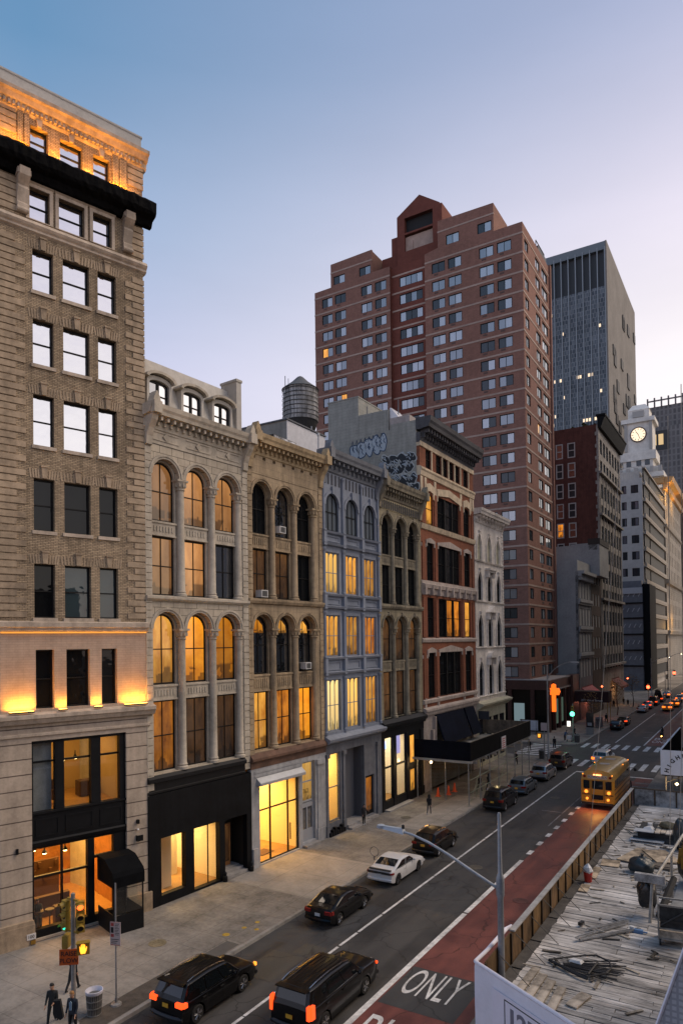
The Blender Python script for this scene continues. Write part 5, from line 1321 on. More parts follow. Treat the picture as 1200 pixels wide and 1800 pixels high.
# corrugated grey and black box building
cb = st('shed_building', 'low grey panelled box with slanted white marks and a black street side', 'building', -26.3, 195, 0)
MB().box(-10, 0, 0, 2.9, 0, 27.4).box(-10, -.3, .3, 2.9, 27.4, 29).build('grey_wall', P('blue_grey_panel', (.15, .16, .18), .7, noise=(1, .2)), cb)
MB().box(.02, .3, -.1, 12.2, 0, 28.2).box(-.2, 1.7, .0, 12, 0, 28).build('black_side', P('black_cladding', (.006, .0065, .008), .8, spec=.15), cb)
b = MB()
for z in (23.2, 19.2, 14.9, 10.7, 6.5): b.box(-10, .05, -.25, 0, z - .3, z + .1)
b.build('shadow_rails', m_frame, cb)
b = MB()
for z in (24.8, 20.8, 16.6, 12.2, 8.0):
    for i in range(4):
        x = -5.5 + i * 1.3 + (z % 1.7) * .4
        b.hexa([(x, -.08, z), (x + .18, -.08, z), (x + .18, 0, z), (x, 0, z), (x + .5, -.08, z + 1), (x + .68, -.08, z + 1), (x + .68, 0, z + 1), (x + .5, 0, z + 1)])
b.box(-10, -.1, -.3, 0, 25.6, 27.2)
parts(b, 'white_mark', P('pale_mark', (.45, .46, .48), .7), cb, .02)
# dark glass tower
m_conc = BRICK('ribbed_concrete', (.215, .205, .19), (.205, .195, .18), (.12, .115, .105), 1.6, 400, .12, noise=.12, streak=.8, bump=.3)
gt = st('office_tower', 'dark blue glass office tower with vertical fins and slotted concrete flank', 'building', -60.3, 345, -7); gt.scale = (1.5,) * 3
MB().box(-34, 0, 0, 57, 0, 126.9).build('curtain_wall', BRICK('blue_curtain_wall', (.15, .18, .205), (.07, .09, .11), (.22, .245, .265), .9, 1.45, .09, noise=.2, streak=.2, bump=0), gt)
MB().box(-34, -.3, .8, 57, 126.9, 138.6).build('plant_floor', P('plant_black', (.018, .022, .026), .5), gt)
MB().box(-34, 0, -.3, 57, 138.6, 141.2).build('parapet', P('parapet_grey', (.13, .16, .18), .6), gt)
b = MB()
for i in range(15): b.box(-.25 - i * 2.28, .03 - i * 2.28, -.5, 0.0, 0, 139.5)
b.build('fins', P('fin_metal', (.24, .27, .29), .5, metal=.3), gt)
MB().box(0.0, .5, -.35, 57.5, 0, 141.3).build('concrete_flank', m_conc, gt)
b = MB(); rr3 = random.Random(9)
for i in range(46):
    y = rr3.uniform(3, 52); z = rr3.uniform(72, 128) if i < 34 else rr3.uniform(40, 72)
    b.box(.45, .8, y, y + 4.2, z, z + rr3.uniform(3, 6))
parts(b, 'flank_slot', P('slot_black', (.012, .013, .014), .6), gt, .01)
b = MB(); gl_ = MB()
for i in range(20):
    k = rr3.randrange(1, 9); z = rr3.choice((84.2, 87.1, 90.0, 92.9, 98.7)) if i < 17 else rr3.choice((114, 121))
    x = -rr3.randrange(1, 20) * .9 - .5
    b.box(x, x + .6, -.06, 0, z, z + 1.0)
b.build('lit_windows', EMIT('office_light', (1, .74, .5), 1.0), gt)['kind'] = 'stuff'
# gilded-cornice building, clock tower, grey modern block, end-of-street walls
m_vic = BRICK('grey_cream_stone', (.30, .275, .235), (.28, .255, .22), (.2, .18, .16), 2, .7, .03, noise=.15, streak=.5, bump=0)
gd = st('palazzo_building', 'cream stone palazzo with gold lit cornice far down the street', 'building', -26.4, 250)
yfront(gd, 0, 52, 0, 64, [(z, z + 3.2) for z in (34, 39, 44, 49, 54, 58.5, 27, 22, 17)], [(2.5 + i * 5.2, 4.7 + i * 5.2) for i in range(9)], m_vic, m_frame, [g_char, g_mid], x=.02)
MB().box(-12, -.05, 0, 52, 0, 64).build('wall', m_vic, gd)
b = MB(); M = Matrix.Rotation(R(90), 4, 'Z')
cornice(b, -1.5, 53, [(0, 63), (.8, 63.4), (1.0, 65), (2.4, 65.6), (2.8, 67), (0, 67.2)]); b.xf(M); b.box(-6, 0, -2, 0, 65, 67)
b.build('gold_cornice', P('gilt_stone', (.42, .25, .10), .6, noise=(2, .2)), gd)
b = MB(); cornice(b, -1, 53, [(0, 31.5), (.9, 31.8), (1.2, 33), (0, 33.3)]); cornice(b, -1, 53, [(0, 50.5), (.5, 50.8), (.6, 51.4), (0, 51.7)]); cornice(b, -1, 53, [(0, 14.5), (.9, 14.8), (1.2, 16), (0, 16.3)]); b.xf(M).build('belt_course', m_vic, gd)
for p, pw in (((2.6, 2, 60.5), 700), ((2.6, 20, 61), 700), ((1.6, -2.5, 61), 350), ((2.8, 6, 53.2), 200), ((2.6, 3, 17.5), 500), ((2.6, 14, 19.5), 500)):
    point_light('cornice_lamp', p, pw, (1, .5, .1), gd, r=.5)
ck = st('clock_tower', 'white stone clock tower with a round lit clock face', 'clock tower', -40.7, 300)
m_mar = P('tower_marble', (.66, .64, .59), .8, noise=(.6, .15))
MB().box(-6.5, 7, 0, 12, 0, 83).box(-9, 9, -1.5, 14, 78.5, 80.5).box(-7.4, 6.2, -.6, 12, 86, 89.6).box(-6.2, 5.0, 0, 11, 83, 86.2).build('tower_base', m_mar, ck)
MB().box(-5.4, 4.9, 0, 10, 89.6, 101.5).box(-6.6, 6.0, -1, 11, 101.5, 103.2).box(-4.2, 3.8, 1, 9, 103.2, 107).hexa([(-4.4, .8, 107), (4, .8, 107), (4, 9.2, 107), (-4.4, 9.2, 107), (-2.6, 2.5, 109.5), (2.2, 2.5, 109.5), (2.2, 7.5, 109.5), (-2.6, 7.5, 109.5)]).build('clock_stage', m_mar, ck)
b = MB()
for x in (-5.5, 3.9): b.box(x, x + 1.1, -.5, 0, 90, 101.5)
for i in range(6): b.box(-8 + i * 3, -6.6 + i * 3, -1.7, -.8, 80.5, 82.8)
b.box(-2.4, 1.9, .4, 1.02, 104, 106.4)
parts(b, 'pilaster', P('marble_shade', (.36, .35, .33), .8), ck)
cf = MB().lathe([(2.75, -.35), (2.75, 0)], (-.25, 0, 96.6), 36, axis='y').build('clock_face', EMIT('clock_glow', (1, .78, .55), 1.0), ck)
b = MB()
rng = [(r_ * math.cos(2 * math.pi * i / 36) - .25, 96.6 + r_ * math.sin(2 * math.pi * i / 36)) for r_ in (3.1,) for i in range(36)]
b.plate(rng, [[(2.7 * math.cos(2 * math.pi * i / 36) - .25, 96.6 + 2.7 * math.sin(2 * math.pi * i / 36)) for i in range(36)]], -.5, -.1)
for i in range(12):
    t_ = 2 * math.pi * i / 12; c_, s_ = math.sin(t_), math.cos(t_)
    b.tube([(-.25 + 1.85 * c_, -.4, 96.6 + 1.85 * s_), (-.25 + 2.5 * c_, -.4, 96.6 + 2.5 * s_)], .14, 4)
b.tube([(-.25, -.42, 96.6), (-.25 - .9, -.42, 97.9)], .17, 4).tube([(-.25, -.44, 96.6), (.3, -.44, 94.8)], .14, 4)
b.build('clock_hands', P('clock_dark', (.05, .035, .03), .6), cf)
b = MB()
for x in (-5, -1.2, 2): b.box(x, x + 1.8, -.1, .05, 83.8, 86).box(x + .3, x + 1.5, -.1, .05, 74, 77.5)
b.build('tower_windows', g_char, ck)
mo = st('office_block', 'grey gridded modern office block at the far right with a railed roof', 'building', -52, 420)
MB().box(-6, 36, 0, 40, 0, 132).box(0, 34, 4, 40, 132, 145).build('tower_body', BRICK('grey_grid_wall', (.20, .205, .215), (.13, .135, .145), (.25, .255, .265), 2.2, 3.4, .5, noise=.1, streak=0, bump=0, offset=0), mo)
b = MB()
for i in range(9): b.box(-1 + i * 3.6, -.2 + i * 3.6, 3, 4, 145, 150)
b.box(-1, 34, 3, 4, 148, 148.6)
b.build('roof_frame', P('steel_grey', (.2, .2, .21), .6), mo)
MB().box(-1, 10.5, -.25, -.05, 119, 130).build('lobby_recess', P('recess_dark', (.05, .055, .06), .5), mo)
b = MB()
for i in range(2): b.box(1.5 + i * 3.6, 4 + i * 3.6, -.4, -.26, 122, 128)
b.build('lit_windows', EMIT('office_amber', (1, .7, .35), .55), mo)
en = st('brick_block', 'narrow dark brown brick block closing the right edge of the view', 'building', -26.4, 318)
yfront(en, 0, 60, 0, 66, [(z, z + 2.4) for z in range(8, 62, 5)], [(3 + i * 6, 5.5 + i * 6) for i in range(9)], P('brown_brick_far', (.075, .045, .035), .85, noise=(1, .2)), m_frame, [g_char], x=.02)
MB().box(-20, -.05, 0, 60, 0, 66).build('wall', MATS['brown_brick_far'], en)
# buildings across the street, behind and beside the camera: they shade the street and show in the panes
for lab, x0, s0_, s1_, h, c in (('brown brick loft row facing the arcades from across the street', 1.2, -60, 24, 19, (.20, .13, .09)), ('grey stone office facing the arcades from across the street', 1.3, 62, 80, 38, (.22, .21, .2)), ('tan brick block facing the tower from across the street', 1.2, 94, 220, 62, (.24, .18, .13))):
    o = st('opposite_building', lab, 'building', x0, s0_)
    L_ = s1_ - s0_
    mm_ = BRICK('opposite_' + lab.split()[0] + '_wall', c, tuple(q * .9 for q in c), tuple(q * .6 for q in c), .6, .2, .01, bump=0)
    nb = int(L_ / 3.2); fl_ = int(h / 4)
    hs = [outl(.8 + i * 3.2, 2.4 + i * 3.2, 1.2 + k * 4, 3.4 + k * 4) for i in range(nb) for k in range(fl_)]
    M = Matrix.Rotation(R(-90), 4, 'Z') @ Matrix.Translation((-L_, 0, 0))
    MB().plate([(0, -.2), (L_, -.2), (L_, h), (0, h)], hs, 0, .5).xf(M).build('wall', mm_, o)
    MB().box(.3, L_ - .3, .4, .5, 0, h - .5).xf(M).build('window_glass', g_dark, o)
    MB().box(0, L_, .55, 14, 0, h).xf(M).build('core', mm_, o)
    bc = MB(); cornice(bc, 0, L_, [(0, h - .8), (.4, h - .5), (.6, h), (0, h + .1)]); bc.xf(M).build('cornice', mm_, o)
# water tower and rooftop sheds behind the arcades
wt = st('water_tower', 'round wooden rooftop water tank on a steel frame beside the brick tower', 'water tower', 0, 0)
wt.location = (WTX, WTY, 0); wt.rotation_euler = (0, 0, 0)
m_tank = BRICK('grey_staves', (.36, .355, .35), (.24, .237, .235), (.11, .11, .11), .22, 9, .02, noise=.35, streak=1.0, bump=.3)
MB().lathe([(WTR * .98, WTZ0), (WTR, WTZ0 + .4), (WTR * .96, WTZ1)], (0, 0, 0), 28).build('tank', m_tank, wt, smooth=40)
MB().lathe([(WTR * 1.04, WTZ1), (WTR * .5, WTZ1 + .75), (.3, WTZ1 + 1.35), (.0, WTZ1 + 1.5)], (0, 0, 0), 28).build('conical_roof', P('tank_roof', (.09, .095, .10), .8, noise=(2, .2)), wt)
b = MB()
for k in range(7):
    z = WTZ0 + .4 + k * (WTZ1 - WTZ0 - .6) / 6; b.lathe([(WTR * 1.01, z - .04), (WTR * 1.025, z), (WTR * 1.01, z + .04)], (0, 0, 0), 28, caps=False)
b.build('hoops', P('hoop_iron', (.05, .05, .05), .6), wt)
MB().lathe([(WTR * .95, WTZ0 - .01), (WTR * .8, WTZ0 - .9), (0, WTZ0 - 1.0)], (0, 0, 0), 28).build('dunnage', P('dunnage_dark', (.03, .03, .03), .9), wt)
for sx in (-1, 1):
    for sy in (-1, 1):
        MB().tube([(sx * WTR * .62, sy * WTR * .62, 24), (sx * WTR * .62, sy * WTR * .62, WTZ0 - .8)], .1, 6).tube([(sx * WTR * .62, sy * WTR * .62, WTZ0 - 4), (-sx * WTR * .62, sy * WTR * .62, WTZ0 - 1)], .05, 5).build('leg', P('steel_light', (.30, .30, .31), .6), wt)
b = MB().tube([(-WTR * .8, -.8, WTZ1), (-WTR * .8, -.8, WTZ1 + 1.2)], .04, 5).tube([(-WTR * .62, -.9, WTZ1), (-WTR * .62, -.9, WTZ1 + .9)], .03, 5)
b.build('ladder_rails', m_greyst, wt)
sh = st('roof_shed', 'white sided shed standing on the roofs below the water tank', 'rooftop shed', -38.6, 47.2, 26)
MB().box(-4.6, 4.4, 0, 6, 0, 7.0).build('wall', P('shed_tan', (.28, .275, .25), .9, noise=(2, .15), streak=.4), sh)
MB().box(4.4, 4.46, .02, 5.98, 0, 6.95).build('white_side', P('shed_white', (.60, .60, .62), .8, noise=(2, .1)), sh)
MB().box(-4.7, 4.55, -.1, 6.1, 7.0, 7.12).build('coping', m_greyst, sh)
sb = st('roof_machine', 'black rooftop machine box with paint splashed side behind the tan cornice', 'machine box', -31.4, 40.2, 26.6)
MB().box(-1.4, 1.1, 0, 2.9, 0, 2.75).build('housing', P('machine_black', (.02, .02, .022), .7), sb)
b = MB(); b.box(1.1, 1.14, .05, 2.85, 0, 2.7)
b.build('splashed_side', P('splash_white', (.45, .45, .46), .8, noise=(1.6, .9)), sb)
MB().lathe([(.25, 0), (.25, .2), (.4, .25), (0, .4)], (-.2, 1.2, 2.75), 10).build('vent_cap', m_black, sb)
a = MB().box(-1.3, -.5, -.5, 0, 1.7, 2.3).build('air_conditioner', MATS['ac_white'], sb); MB().box(-1.22, -.58, -.52, -.505, 1.77, 2.23).build('grille', MATS['ac_grille'], a)
for lab, lat, s_, h_ in (('thin white vent pipe above the blue iron front cornice', -31.2, 47.6, 5.2),):
    o = st('vent_pipe', lab, 'pipe', lat, s_, 26); MB().lathe([(.07, 0), (.07, h_), (.12, h_), (.12, h_ + .2), (0, h_ + .25)], (0, 0, 0), 8).build('pipe', P('pipe_white', (.5, .5, .5), .6), o)
# ================================================================== vehicles
KS = .90
m_tyre = P('tyre_rubber', (.012, .012, .012), .85)
m_rim = P('alloy_rim', (.45, .45, .46), .3, metal=.9)
m_rimd = P('dark_rim', (.08, .08, .085), .35, metal=.8)
g_car = P('car_glass', (.006, .008, .010), .04, spec=.7)
m_chrome = P('chrome', (.6, .6, .62), .15, metal=1)
m_under = P('underbody', (.01, .01, .01), .8)
m_trim = P('black_trim', (.015, .015, .016), .5)
e_tail = EMIT('tail_lamp_lit', (1.0, .065, .008), 1.7)
e_tail2 = EMIT('tail_lamp_orange', (1.0, .16, .015), 2.2)
m_taildull = P('tail_lamp_dull', (.22, .012, .01), .2)
m_head = P('head_lamp', (.5, .5, .52), .1, spec=.8)
e_amber = EMIT('amber_lamp', (1, .30, .03), 1.7)
m_platey = P('yellow_plate', (.62, .33, .03), .5)
m_platew = P('white_plate', (.55, .55, .55), .5)
def paint(n, c, rough=.3, metal=.0): return P('paint_' + n, c, rough, metal=metal, coat=.3, spec=.22)
p_black = paint('black', (.003, .003, .0035)); p_white = paint('white', (.62, .61, .60), .3, 0); p_silver = paint('silver', (.34, .35, .36), .3, .7)
p_greyblue = paint('greyblue', (.13, .15, .165), .3, .5); p_dark = paint('dark', (.008, .0085, .010)); p_brown = paint('brown', (.05, .035, .028)); p_yellow = paint('yellow', (.65, .30, .02), .35, 0)
def interp(pl, y):
    for (a, u), (b_, v) in zip(pl, pl[1:]):
        if a <= y <= b_: return u + (v - u) * (y - a) / (b_ - a) if b_ > a else v
    return pl[0][1] if y < pl[0][0] else pl[-1][1]
def car(label, lat, s, L_, Wd, Hh, wb, deck, cab, colour, group=None, belt=None, tail='dull', tailshape=None, rails=False, plate='y', z=RZ, detail=True, arches=None, pillars=(.38, .72), rimm=None, glow=None, cat='car', name='parked_car', rz=0.0, clear=.24, tum=.22, ribs=False, spoiler=False, tailx=(.52, .92), tailz=(.85, 1.05)):
    """deck: side profile of the body top (t along the length from tail 0 to nose 1, height); cab: rear base, rear top, front top, front base as fractions"""
    root = st(name, label, cat, lat, s, z, group, rz); root.scale = (KS, KS, KS)
    Y = lambda t: -L_ / 2 + t * L_
    hwm = Wd / 2
    wr = .37 if Hh > 1.6 else .335
    ya, yb = -wb / 2 - .02 * L_, wb / 2 - .02 * L_
    def hw(y):
        t = (y + L_ / 2) / L_
        e = min(t, 1 - t)
        k = 1 - .10 * max(0, (1 - e / .14)) ** 1.8 - (.06 * max(0, 1 - (1 - t) / .1) ** 2)
        return hwm * k
    def zd(y): return interp([(Y(t), q) for t, q in deck], y)
    ys = sorted(set([Y(i / 40) for i in range(41)] + [ya + d for d in (-wr - .08, -wr - .05, wr + .05, wr + .08)] + [yb + d for d in (-wr - .08, -wr - .05, wr + .05, wr + .08)] + [Y(t) for t, _ in deck]))
    rings = []
    for y in ys:
        h = hw(y); zt = zd(y)
        t = (y + L_ / 2) / L_
        zb = clear + .12 * max(0, 1 - min(t, 1 - t) / .06)
        za = zb
        for yc in (ya, yb):
            d = abs(y - yc)
            if d < wr + .06: za = max(za, wr + math.sqrt(max(0, (wr + .07) ** 2 - d * d)))
        za = min(za, zt - .12)
        m_ = zb + (zt - zb) * .55
        side = [(h * .66, zb), (h * .68, za), (h * .965, za), (h * .985, max(za + .01, zb + .12)), (h, max(za + .02, m_)), (h * .985, max(za + .03, zt - .16)), (h * .95, zt - .045), (h * .86, zt), (h * .45, zt + .02)]
        rings.append([(x, y, q) for x, q in side] + [(0, y, zt + .025)] + [(-x, y, q) for x, q in reversed(side)])
    n = len(rings[0])
    b = MB()
    v = [q for r in rings for q in r]; f = []
    for i in range(len(rings) - 1):
        for k in range(n - 1): f.append((i * n + k, i * n + k + 1, (i + 1) * n + k + 1, (i + 1) * n + k))
        f.append((i * n + n - 1, i * n, (i + 1) * n, (i + 1) * n + n - 1))
    f.append(tuple(range(n - 1, -1, -1))); f.append(tuple((len(rings) - 1) * n + k for k in range(n)))
    f = [tuple(reversed(q)) for q in f]
    b.add(v, f)
    # cabin
    c0, c1, c2, c3 = [Y(t) for t in cab]
    bz = belt or zd((c1 + c2) / 2)
    prof = [(c0, zd(c0) - .02), (c1, Hh - .05), ((c1 + c2) / 2, Hh), (c2, Hh - .06), (c3, zd(c3) - .02)]
    cy_ = [c0 + (c1 - c0) * i / 4 for i in range(5)] + [c1 + (c2 - c1) * i / 8 for i in range(1, 9)] + [c2 + (c3 - c2) * i / 5 for i in range(1, 6)]
    wbl = lambda y: hw(y) * .93
    xs_ = lambda y, q: wbl(y) - tum * max(0, q - bz)
    cr = []
    for y in cy_:
        q = interp(prof, y); base = min(zd(y) - .03, q - .01)
        top = xs_(y, q)
        side = [(wbl(y), base), ((wbl(y) + xs_(y, q - .07)) / 2, (base + q - .07) / 2), (xs_(y, q - .07), max(base, q - .07)), (top - .06, q - .015), (top - .2, q), (top * .4, q + .012)]
        cr.append([(x, y, zz) for x, zz in side] + [(0, y, q + .015)] + [(-x, y, zz) for x, zz in reversed(side)])
    n2 = len(cr[0]); v = [q for r in cr for q in r]; f = []
    for i in range(len(cr) - 1):
        for k in range(n2 - 1): f.append((i * n2 + k + 1, i * n2 + k, (i + 1) * n2 + k, (i + 1) * n2 + k + 1))
    b.add(v, f)
    b.build('body', colour, root, smooth=35)
    MB().box(-hwm * .64, hwm * .64, Y(.05), Y(.95), clear - .06, clear + .25).build('underbody', m_under, root)
    # side glass
    if detail:
        def sidepoly(pts, sx):
            return [(sx * (xs_(y, q) + .008), y, q) for y, q in pts]
        def line(y0_, z0_, y1_, z1_, q): return y0_ + (y1_ - y0_) * (q - z0_) / (z1_ - z0_)
        zl, zh = bz + .05, Hh - .13
        yr_l = line(c0, prof[0][1], c1, prof[1][1], zl) + .12; yr_h = max(line(c0, prof[0][1], c1, prof[1][1], zh), c1 - .05) + .12
        yf_l = line(c3, prof[4][1], c2, prof[3][1], zl) - .14; yf_h = min(line(c3, prof[4][1], c2, prof[3][1], zh), c2 + .1) - .1
        cuts = [0] + list(pillars) + [1]
        for sx in (-1, 1):
            for a_, c_ in zip(cuts, cuts[1:]):
                lo0, lo1 = yr_l + (yf_l - yr_l) * a_ + .03, yr_l + (yf_l - yr_l) * c_ - .03
                hi0, hi1 = yr_h + (yf_h - yr_h) * a_ + .03, yr_h + (yf_h - yr_h) * c_ - .03
                m_ = (zl + zh) / 2
                pts = [(lo0, zl), (lo1, zl), ((lo1 + hi1) / 2, m_), (hi1, zh), (hi0, zh), ((lo0 + hi0) / 2, m_)]
                p = sidepoly(pts, sx); f_ = [(0, 1, 2, 5), (5, 2, 3, 4)]
                if sx < 0: f_ = [tuple(reversed(q)) for q in f_]
                MB().add(p, f_).build('side_window', g_car, root)
        # windscreen and rear glass
        for nm, ya_, za_, yb_, zb_ in (('rear_window', c0, prof[0][1], c1, prof[1][1]), ('windscreen', c3, prof[4][1], c2, prof[3][1])):
            u0, u1 = (.30, .90)
            rows_ = []
            nrm = Vector((0, -(zb_ - za_), (yb_ - ya_))).normalized()
            if nrm.z < 0: nrm = -nrm
            for u in (u0, (u0 + u1) / 2, u1):
                y, q = ya_ + (yb_ - ya_) * u, za_ + (zb_ - za_) * u
                xw = min(xs_(y, q), wbl(y)) - .13
                rows_.append([(x, y + nrm.y * .022, q + nrm.z * .022 + .012 * (1 - (x / xw) ** 2)) for x in (-xw, -xw * .5, 0, xw * .5, xw)])
            v = [q for r in rows_ for q in r]; f_ = [(i * 5 + k, i * 5 + k + 1, (i + 1) * 5 + k + 1, (i + 1) * 5 + k) for i in range(2) for k in range(4)]
            if nm == 'windscreen': f_ = [tuple(reversed(q)) for q in f_]
            MB().add(v, f_).build(nm, g_car, root)
        # door seams, handles, mirrors
        b = MB()
        for a_ in list(pillars) + [.98]:
            y = yr_l + (yf_l - yr_l) * a_
            for sx in (-1, 1):
                h = hw(y); zt = zd(y); zb = clear
                pts = [(h * .985, zb + .12), (h, zb + (zt - zb) * .55), (h * .985, zt - .16), (h * .95, zt - .045)]
                for (x0, q0), (x1, q1) in zip(pts, pts[1:]):
                    b.quad((sx * (x0 + .004), y - .01, q0), (sx * (x0 + .004), y + .01, q0), (sx * (x1 + .004), y + .01, q1), (sx * (x1 + .004), y - .01, q1))
        b.build('door_seams', m_under, root)
        for sx in (-1, 1):
            for a_ in list(pillars)[:2]:
                y = yr_l + (yf_l - yr_l) * a_ - .18
                MB().box(min(sx * hw(y) * .985, sx * (hw(y) + .03)), max(sx * hw(y) * .985, sx * (hw(y) + .03)), y - .1, y + .08, bz - .16, bz - .12).build('door_handle', colour, root)
            y = yf_l - .25
            MB().lathe([(.0, -.1), (.08, -.09), (.1, 0), (.08, .08), (0, .1)], (sx * (wbl(y) + .14), y, bz + .08), 8, axis='x').build('mirror', colour, root)
            MB().tube([(sx * (xs_(yr_l, zl) + .012), yr_l, zl - .03), (sx * (xs_((yr_l + yf_l) / 2, zl) + .014), (yr_l + yf_l) / 2, zl - .03), (sx * (xs_(yf_l, zl) + .012), yf_l, zl - .03)], .012, 5).build('window_trim', m_chrome if plate == 'y' or rails else m_trim, root)
    # bumpers
    b = MB()
    for y, sg in ((Y(0), -1), (Y(1), 1)):
        pts = []
        for k in range(9):
            x = hwm * .9 * (k / 4 - 1); yy = y + sg * (.05 - .13 * abs(k / 4 - 1) ** 3)
            pts.append((x, yy, clear + .22))
        b.tube(pts, .10, 6)
    parts(b, 'bumper', m_trim if Hh > 1.6 else colour, root)
    # lamps
    tl = {'dull': m_taildull, 'lit': e_tail, 'bright': e_tail2}[tail]
    for sx in (-1, 1):
        x0, x1 = sorted((sx * hwm * tailx[0], sx * hwm * tailx[1])); o_ = hwm * .93
        xo = sx * hwm * tailx[1]
        bl = MB().box(x0, x1, Y(0) - .02, Y(0) + .16, *tailz)
        bl.hexa([(xo - .06 * sx, Y(0) - .015, tailz[0]), (xo + sx * .065, Y(.0) + .1, tailz[0]), (xo + sx * .075, Y(.055), tailz[0]), (xo - .06 * sx, Y(.05), tailz[0]), (xo - .06 * sx, Y(0) - .015, tailz[1]), (xo + sx * .055, Y(.0) + .1, tailz[1]), (xo + sx * .065, Y(.055), tailz[1]), (xo - .06 * sx, Y(.05), tailz[1])])
        lamp = bl.build('tail_light', tl, root)
        zz = zd(Y(.97)) - .22
        MB().hexa([(sx * hwm * .5, Y(1) + .01, zz), (sx * hwm * .84, Y(.985), zz), (sx * hwm * .90, Y(.93), zz), (sx * hwm * .5, Y(.93), zz), (sx * hwm * .5, Y(1) - .0, zz + .16), (sx * hwm * .83, Y(.98), zz + .17), (sx * hwm * .89, Y(.92), zz + .19), (sx * hwm * .5, Y(.93), zz + .17)]).build('headlight', m_head, root)
    zp = (tailz[0] + .0) if Hh > 1.6 else tailz[0] - .02
    MB().box(-.16, .16, Y(0) - .035, Y(0) - .01, zp - .12, zp + .04).build('license_plate', m_platey if plate == 'y' else m_platew, root)
    if detail:
        MB().box(-hwm * .45, hwm * .45, Y(1) - .01, Y(1) + .03, clear + .32, clear + .5).build('grille', m_trim, root)
    # wheels
    for yc in (ya, yb):
        for sx in (-1, 1):
            xo = sx * (hwm - .01)
            def wl(prof_): return [(r_, xo - sx * (.0 + q)) for r_, q in prof_]
            wrt = thing_child('wheel', root)
            MB().lathe([(r_, -sx * q) for r_, q in ((wr * .62, .01), (wr * .9, .0), (wr, .04), (wr, .2), (wr * .9, .24), (wr * .5, .24))], (xo, yc, wr), 22, axis='x').build('tyre', m_tyre, wrt, smooth=50)
            rb = MB().lathe([(wr * .66, -sx * .02), (wr * .62, -sx * .015), (wr * .6, -sx * .05), (0, -sx * .06)], (xo, yc, wr), 22, axis='x')
            for k in range(5):
                a_ = 2 * math.pi * k / 5 + .3
                ca, sa = math.cos(a_), math.sin(a_)
                for d in (-.18, .18):
                    c2_, s2_ = math.cos(a_ + d), math.sin(a_ + d)
                    rb.tube([(xo + sx * .004, yc + ca * wr * .1, wr + sa * wr * .1), (xo + sx * .004, yc + c2_ * wr * .62, wr + s2_ * wr * .62)], wr * .055, 5)
            rb.build('rim', rimm or m_rim, wrt)
    if rails:
        for sx in (-1, 1):
            pts = []
            for i in range(7):
                y = c1 + .1 + (c2 - c1 - .2) * i / 6; q = interp(prof, y)
                pts.append((sx * (xs_(y, q) - .1), y, q + (.075 if 0 < i < 6 else .01)))
            MB().tube(pts, .022, 6).build('roof_rail', m_chrome if rails == 'c' else m_trim, root)
    if ribs:
        b = MB()
        for k in range(6):
            x = (k - 2.5) * .2; b.tube([(x, c1 + .25, interp(prof, c1 + .25) + .012), (x, (c1 + c2) / 2, Hh + .017), (x, c2 - .3, interp(prof, c2 - .3) + .012)], .016, 5)
        b.build('roof_ribs', colour, root)
    if spoiler:
        MB().box(-hwm * .72, hwm * .72, c1 - .28, c1 + .05, Hh - .1, Hh - .05).build('spoiler', colour, root)
    if glow:
        e = EMIT('glow_' + label[:6], glow, 6)
    return root
def thing_child(name, par):
    o = bpy.data.objects.new(name, None); COL.objects.link(o); o.parent = par; o.empty_display_size = .1
    return o
SUVD = [(0, .62), (.008, 1.02), (.04, 1.08), (.6, 1.06), (.72, 1.05), (.76, 1.06), (.93, .98), (.985, .86), (1, .6)]
SEDD = [(0, .55), (.01, .93), (.03, 1.02), (.17, 1.03), (.3, .96), (.66, .94), (.72, .95), (.92, .82), (.985, .7), (1, .5)]
BIGD = [(0, .7), (.006, 1.15), (.03, 1.2), (.6, 1.18), (.73, 1.17), (.76, 1.19), (.95, 1.12), (.99, 1.0), (1, .7)]
PG = 'cars parked along the left kerb'
c = car('black SUV with lit red tail lights and orange-lit headlight, parked nearest at the bottom left', -18.95, 20.35, 4.85, 1.95, 1.76, 2.92, SUVD, (.012, .10, .60, .75), p_black, PG, tail='lit', rails='c', tailx=(.56, .94), tailz=(.92, 1.10), ribs=True, belt=1.06, spoiler=True)
MB().box(.78, .92, 2.28, 2.36, .78, .92).build('turn_signal', e_amber, c)
c = car('big black SUV with tall orange tail lights, driving in the lane beside the bus lane', -14.62, 22.5, 5.7, 2.04, 1.92, 3.3, BIGD, (.006, .06, .60, .74), p_black, None, tail='lit', rails='c', tailx=(.82, .95), tailz=(.85, 1.38), ribs=True, belt=1.2, pillars=(.33, .66), name='moving_car', spoiler=True)
MB().box(.86, .98, 2.62, 2.7, .9, 1.0).build('turn_signal', e_tail, c)
car('glossy black sedan with dull red tail lights and a white plate', -18.9, 30.35, 4.75, 1.84, 1.46, 2.77, SEDD, (.06, .30, .55, .74), p_black, PG, plate='w', tailx=(.50, .93), tailz=(.78, .95), pillars=(.5,), belt=.96)
c = car('white sedan with long dark tail light bar, parked outside the iron fronts', -18.95, 36.95, 5.0, 1.9, 1.48, 3.05, SEDD, (.09, .31, .54, .72), p_white, PG, plate='w', tailx=(.2, .93), tailz=(.82, .92), pillars=(.52,), belt=.97, rimm=m_rimd)
MB().box(-.8, .8, -2.535, -2.50, .80, .94).build('rear_panel', m_trim, c)
MB().box(-.78, .78, -2.5, -2.28, 1.03, 1.07).build('spoiler', m_trim, c)
car('black crossover with yellow plate half behind the lamp arm', -18.95, 42.7, 4.6, 1.86, 1.68, 2.69, SUVD, (.012, .12, .60, .76), p_black, PG, rails='c', tailx=(.55, .93), tailz=(.92, 1.06), belt=1.05)
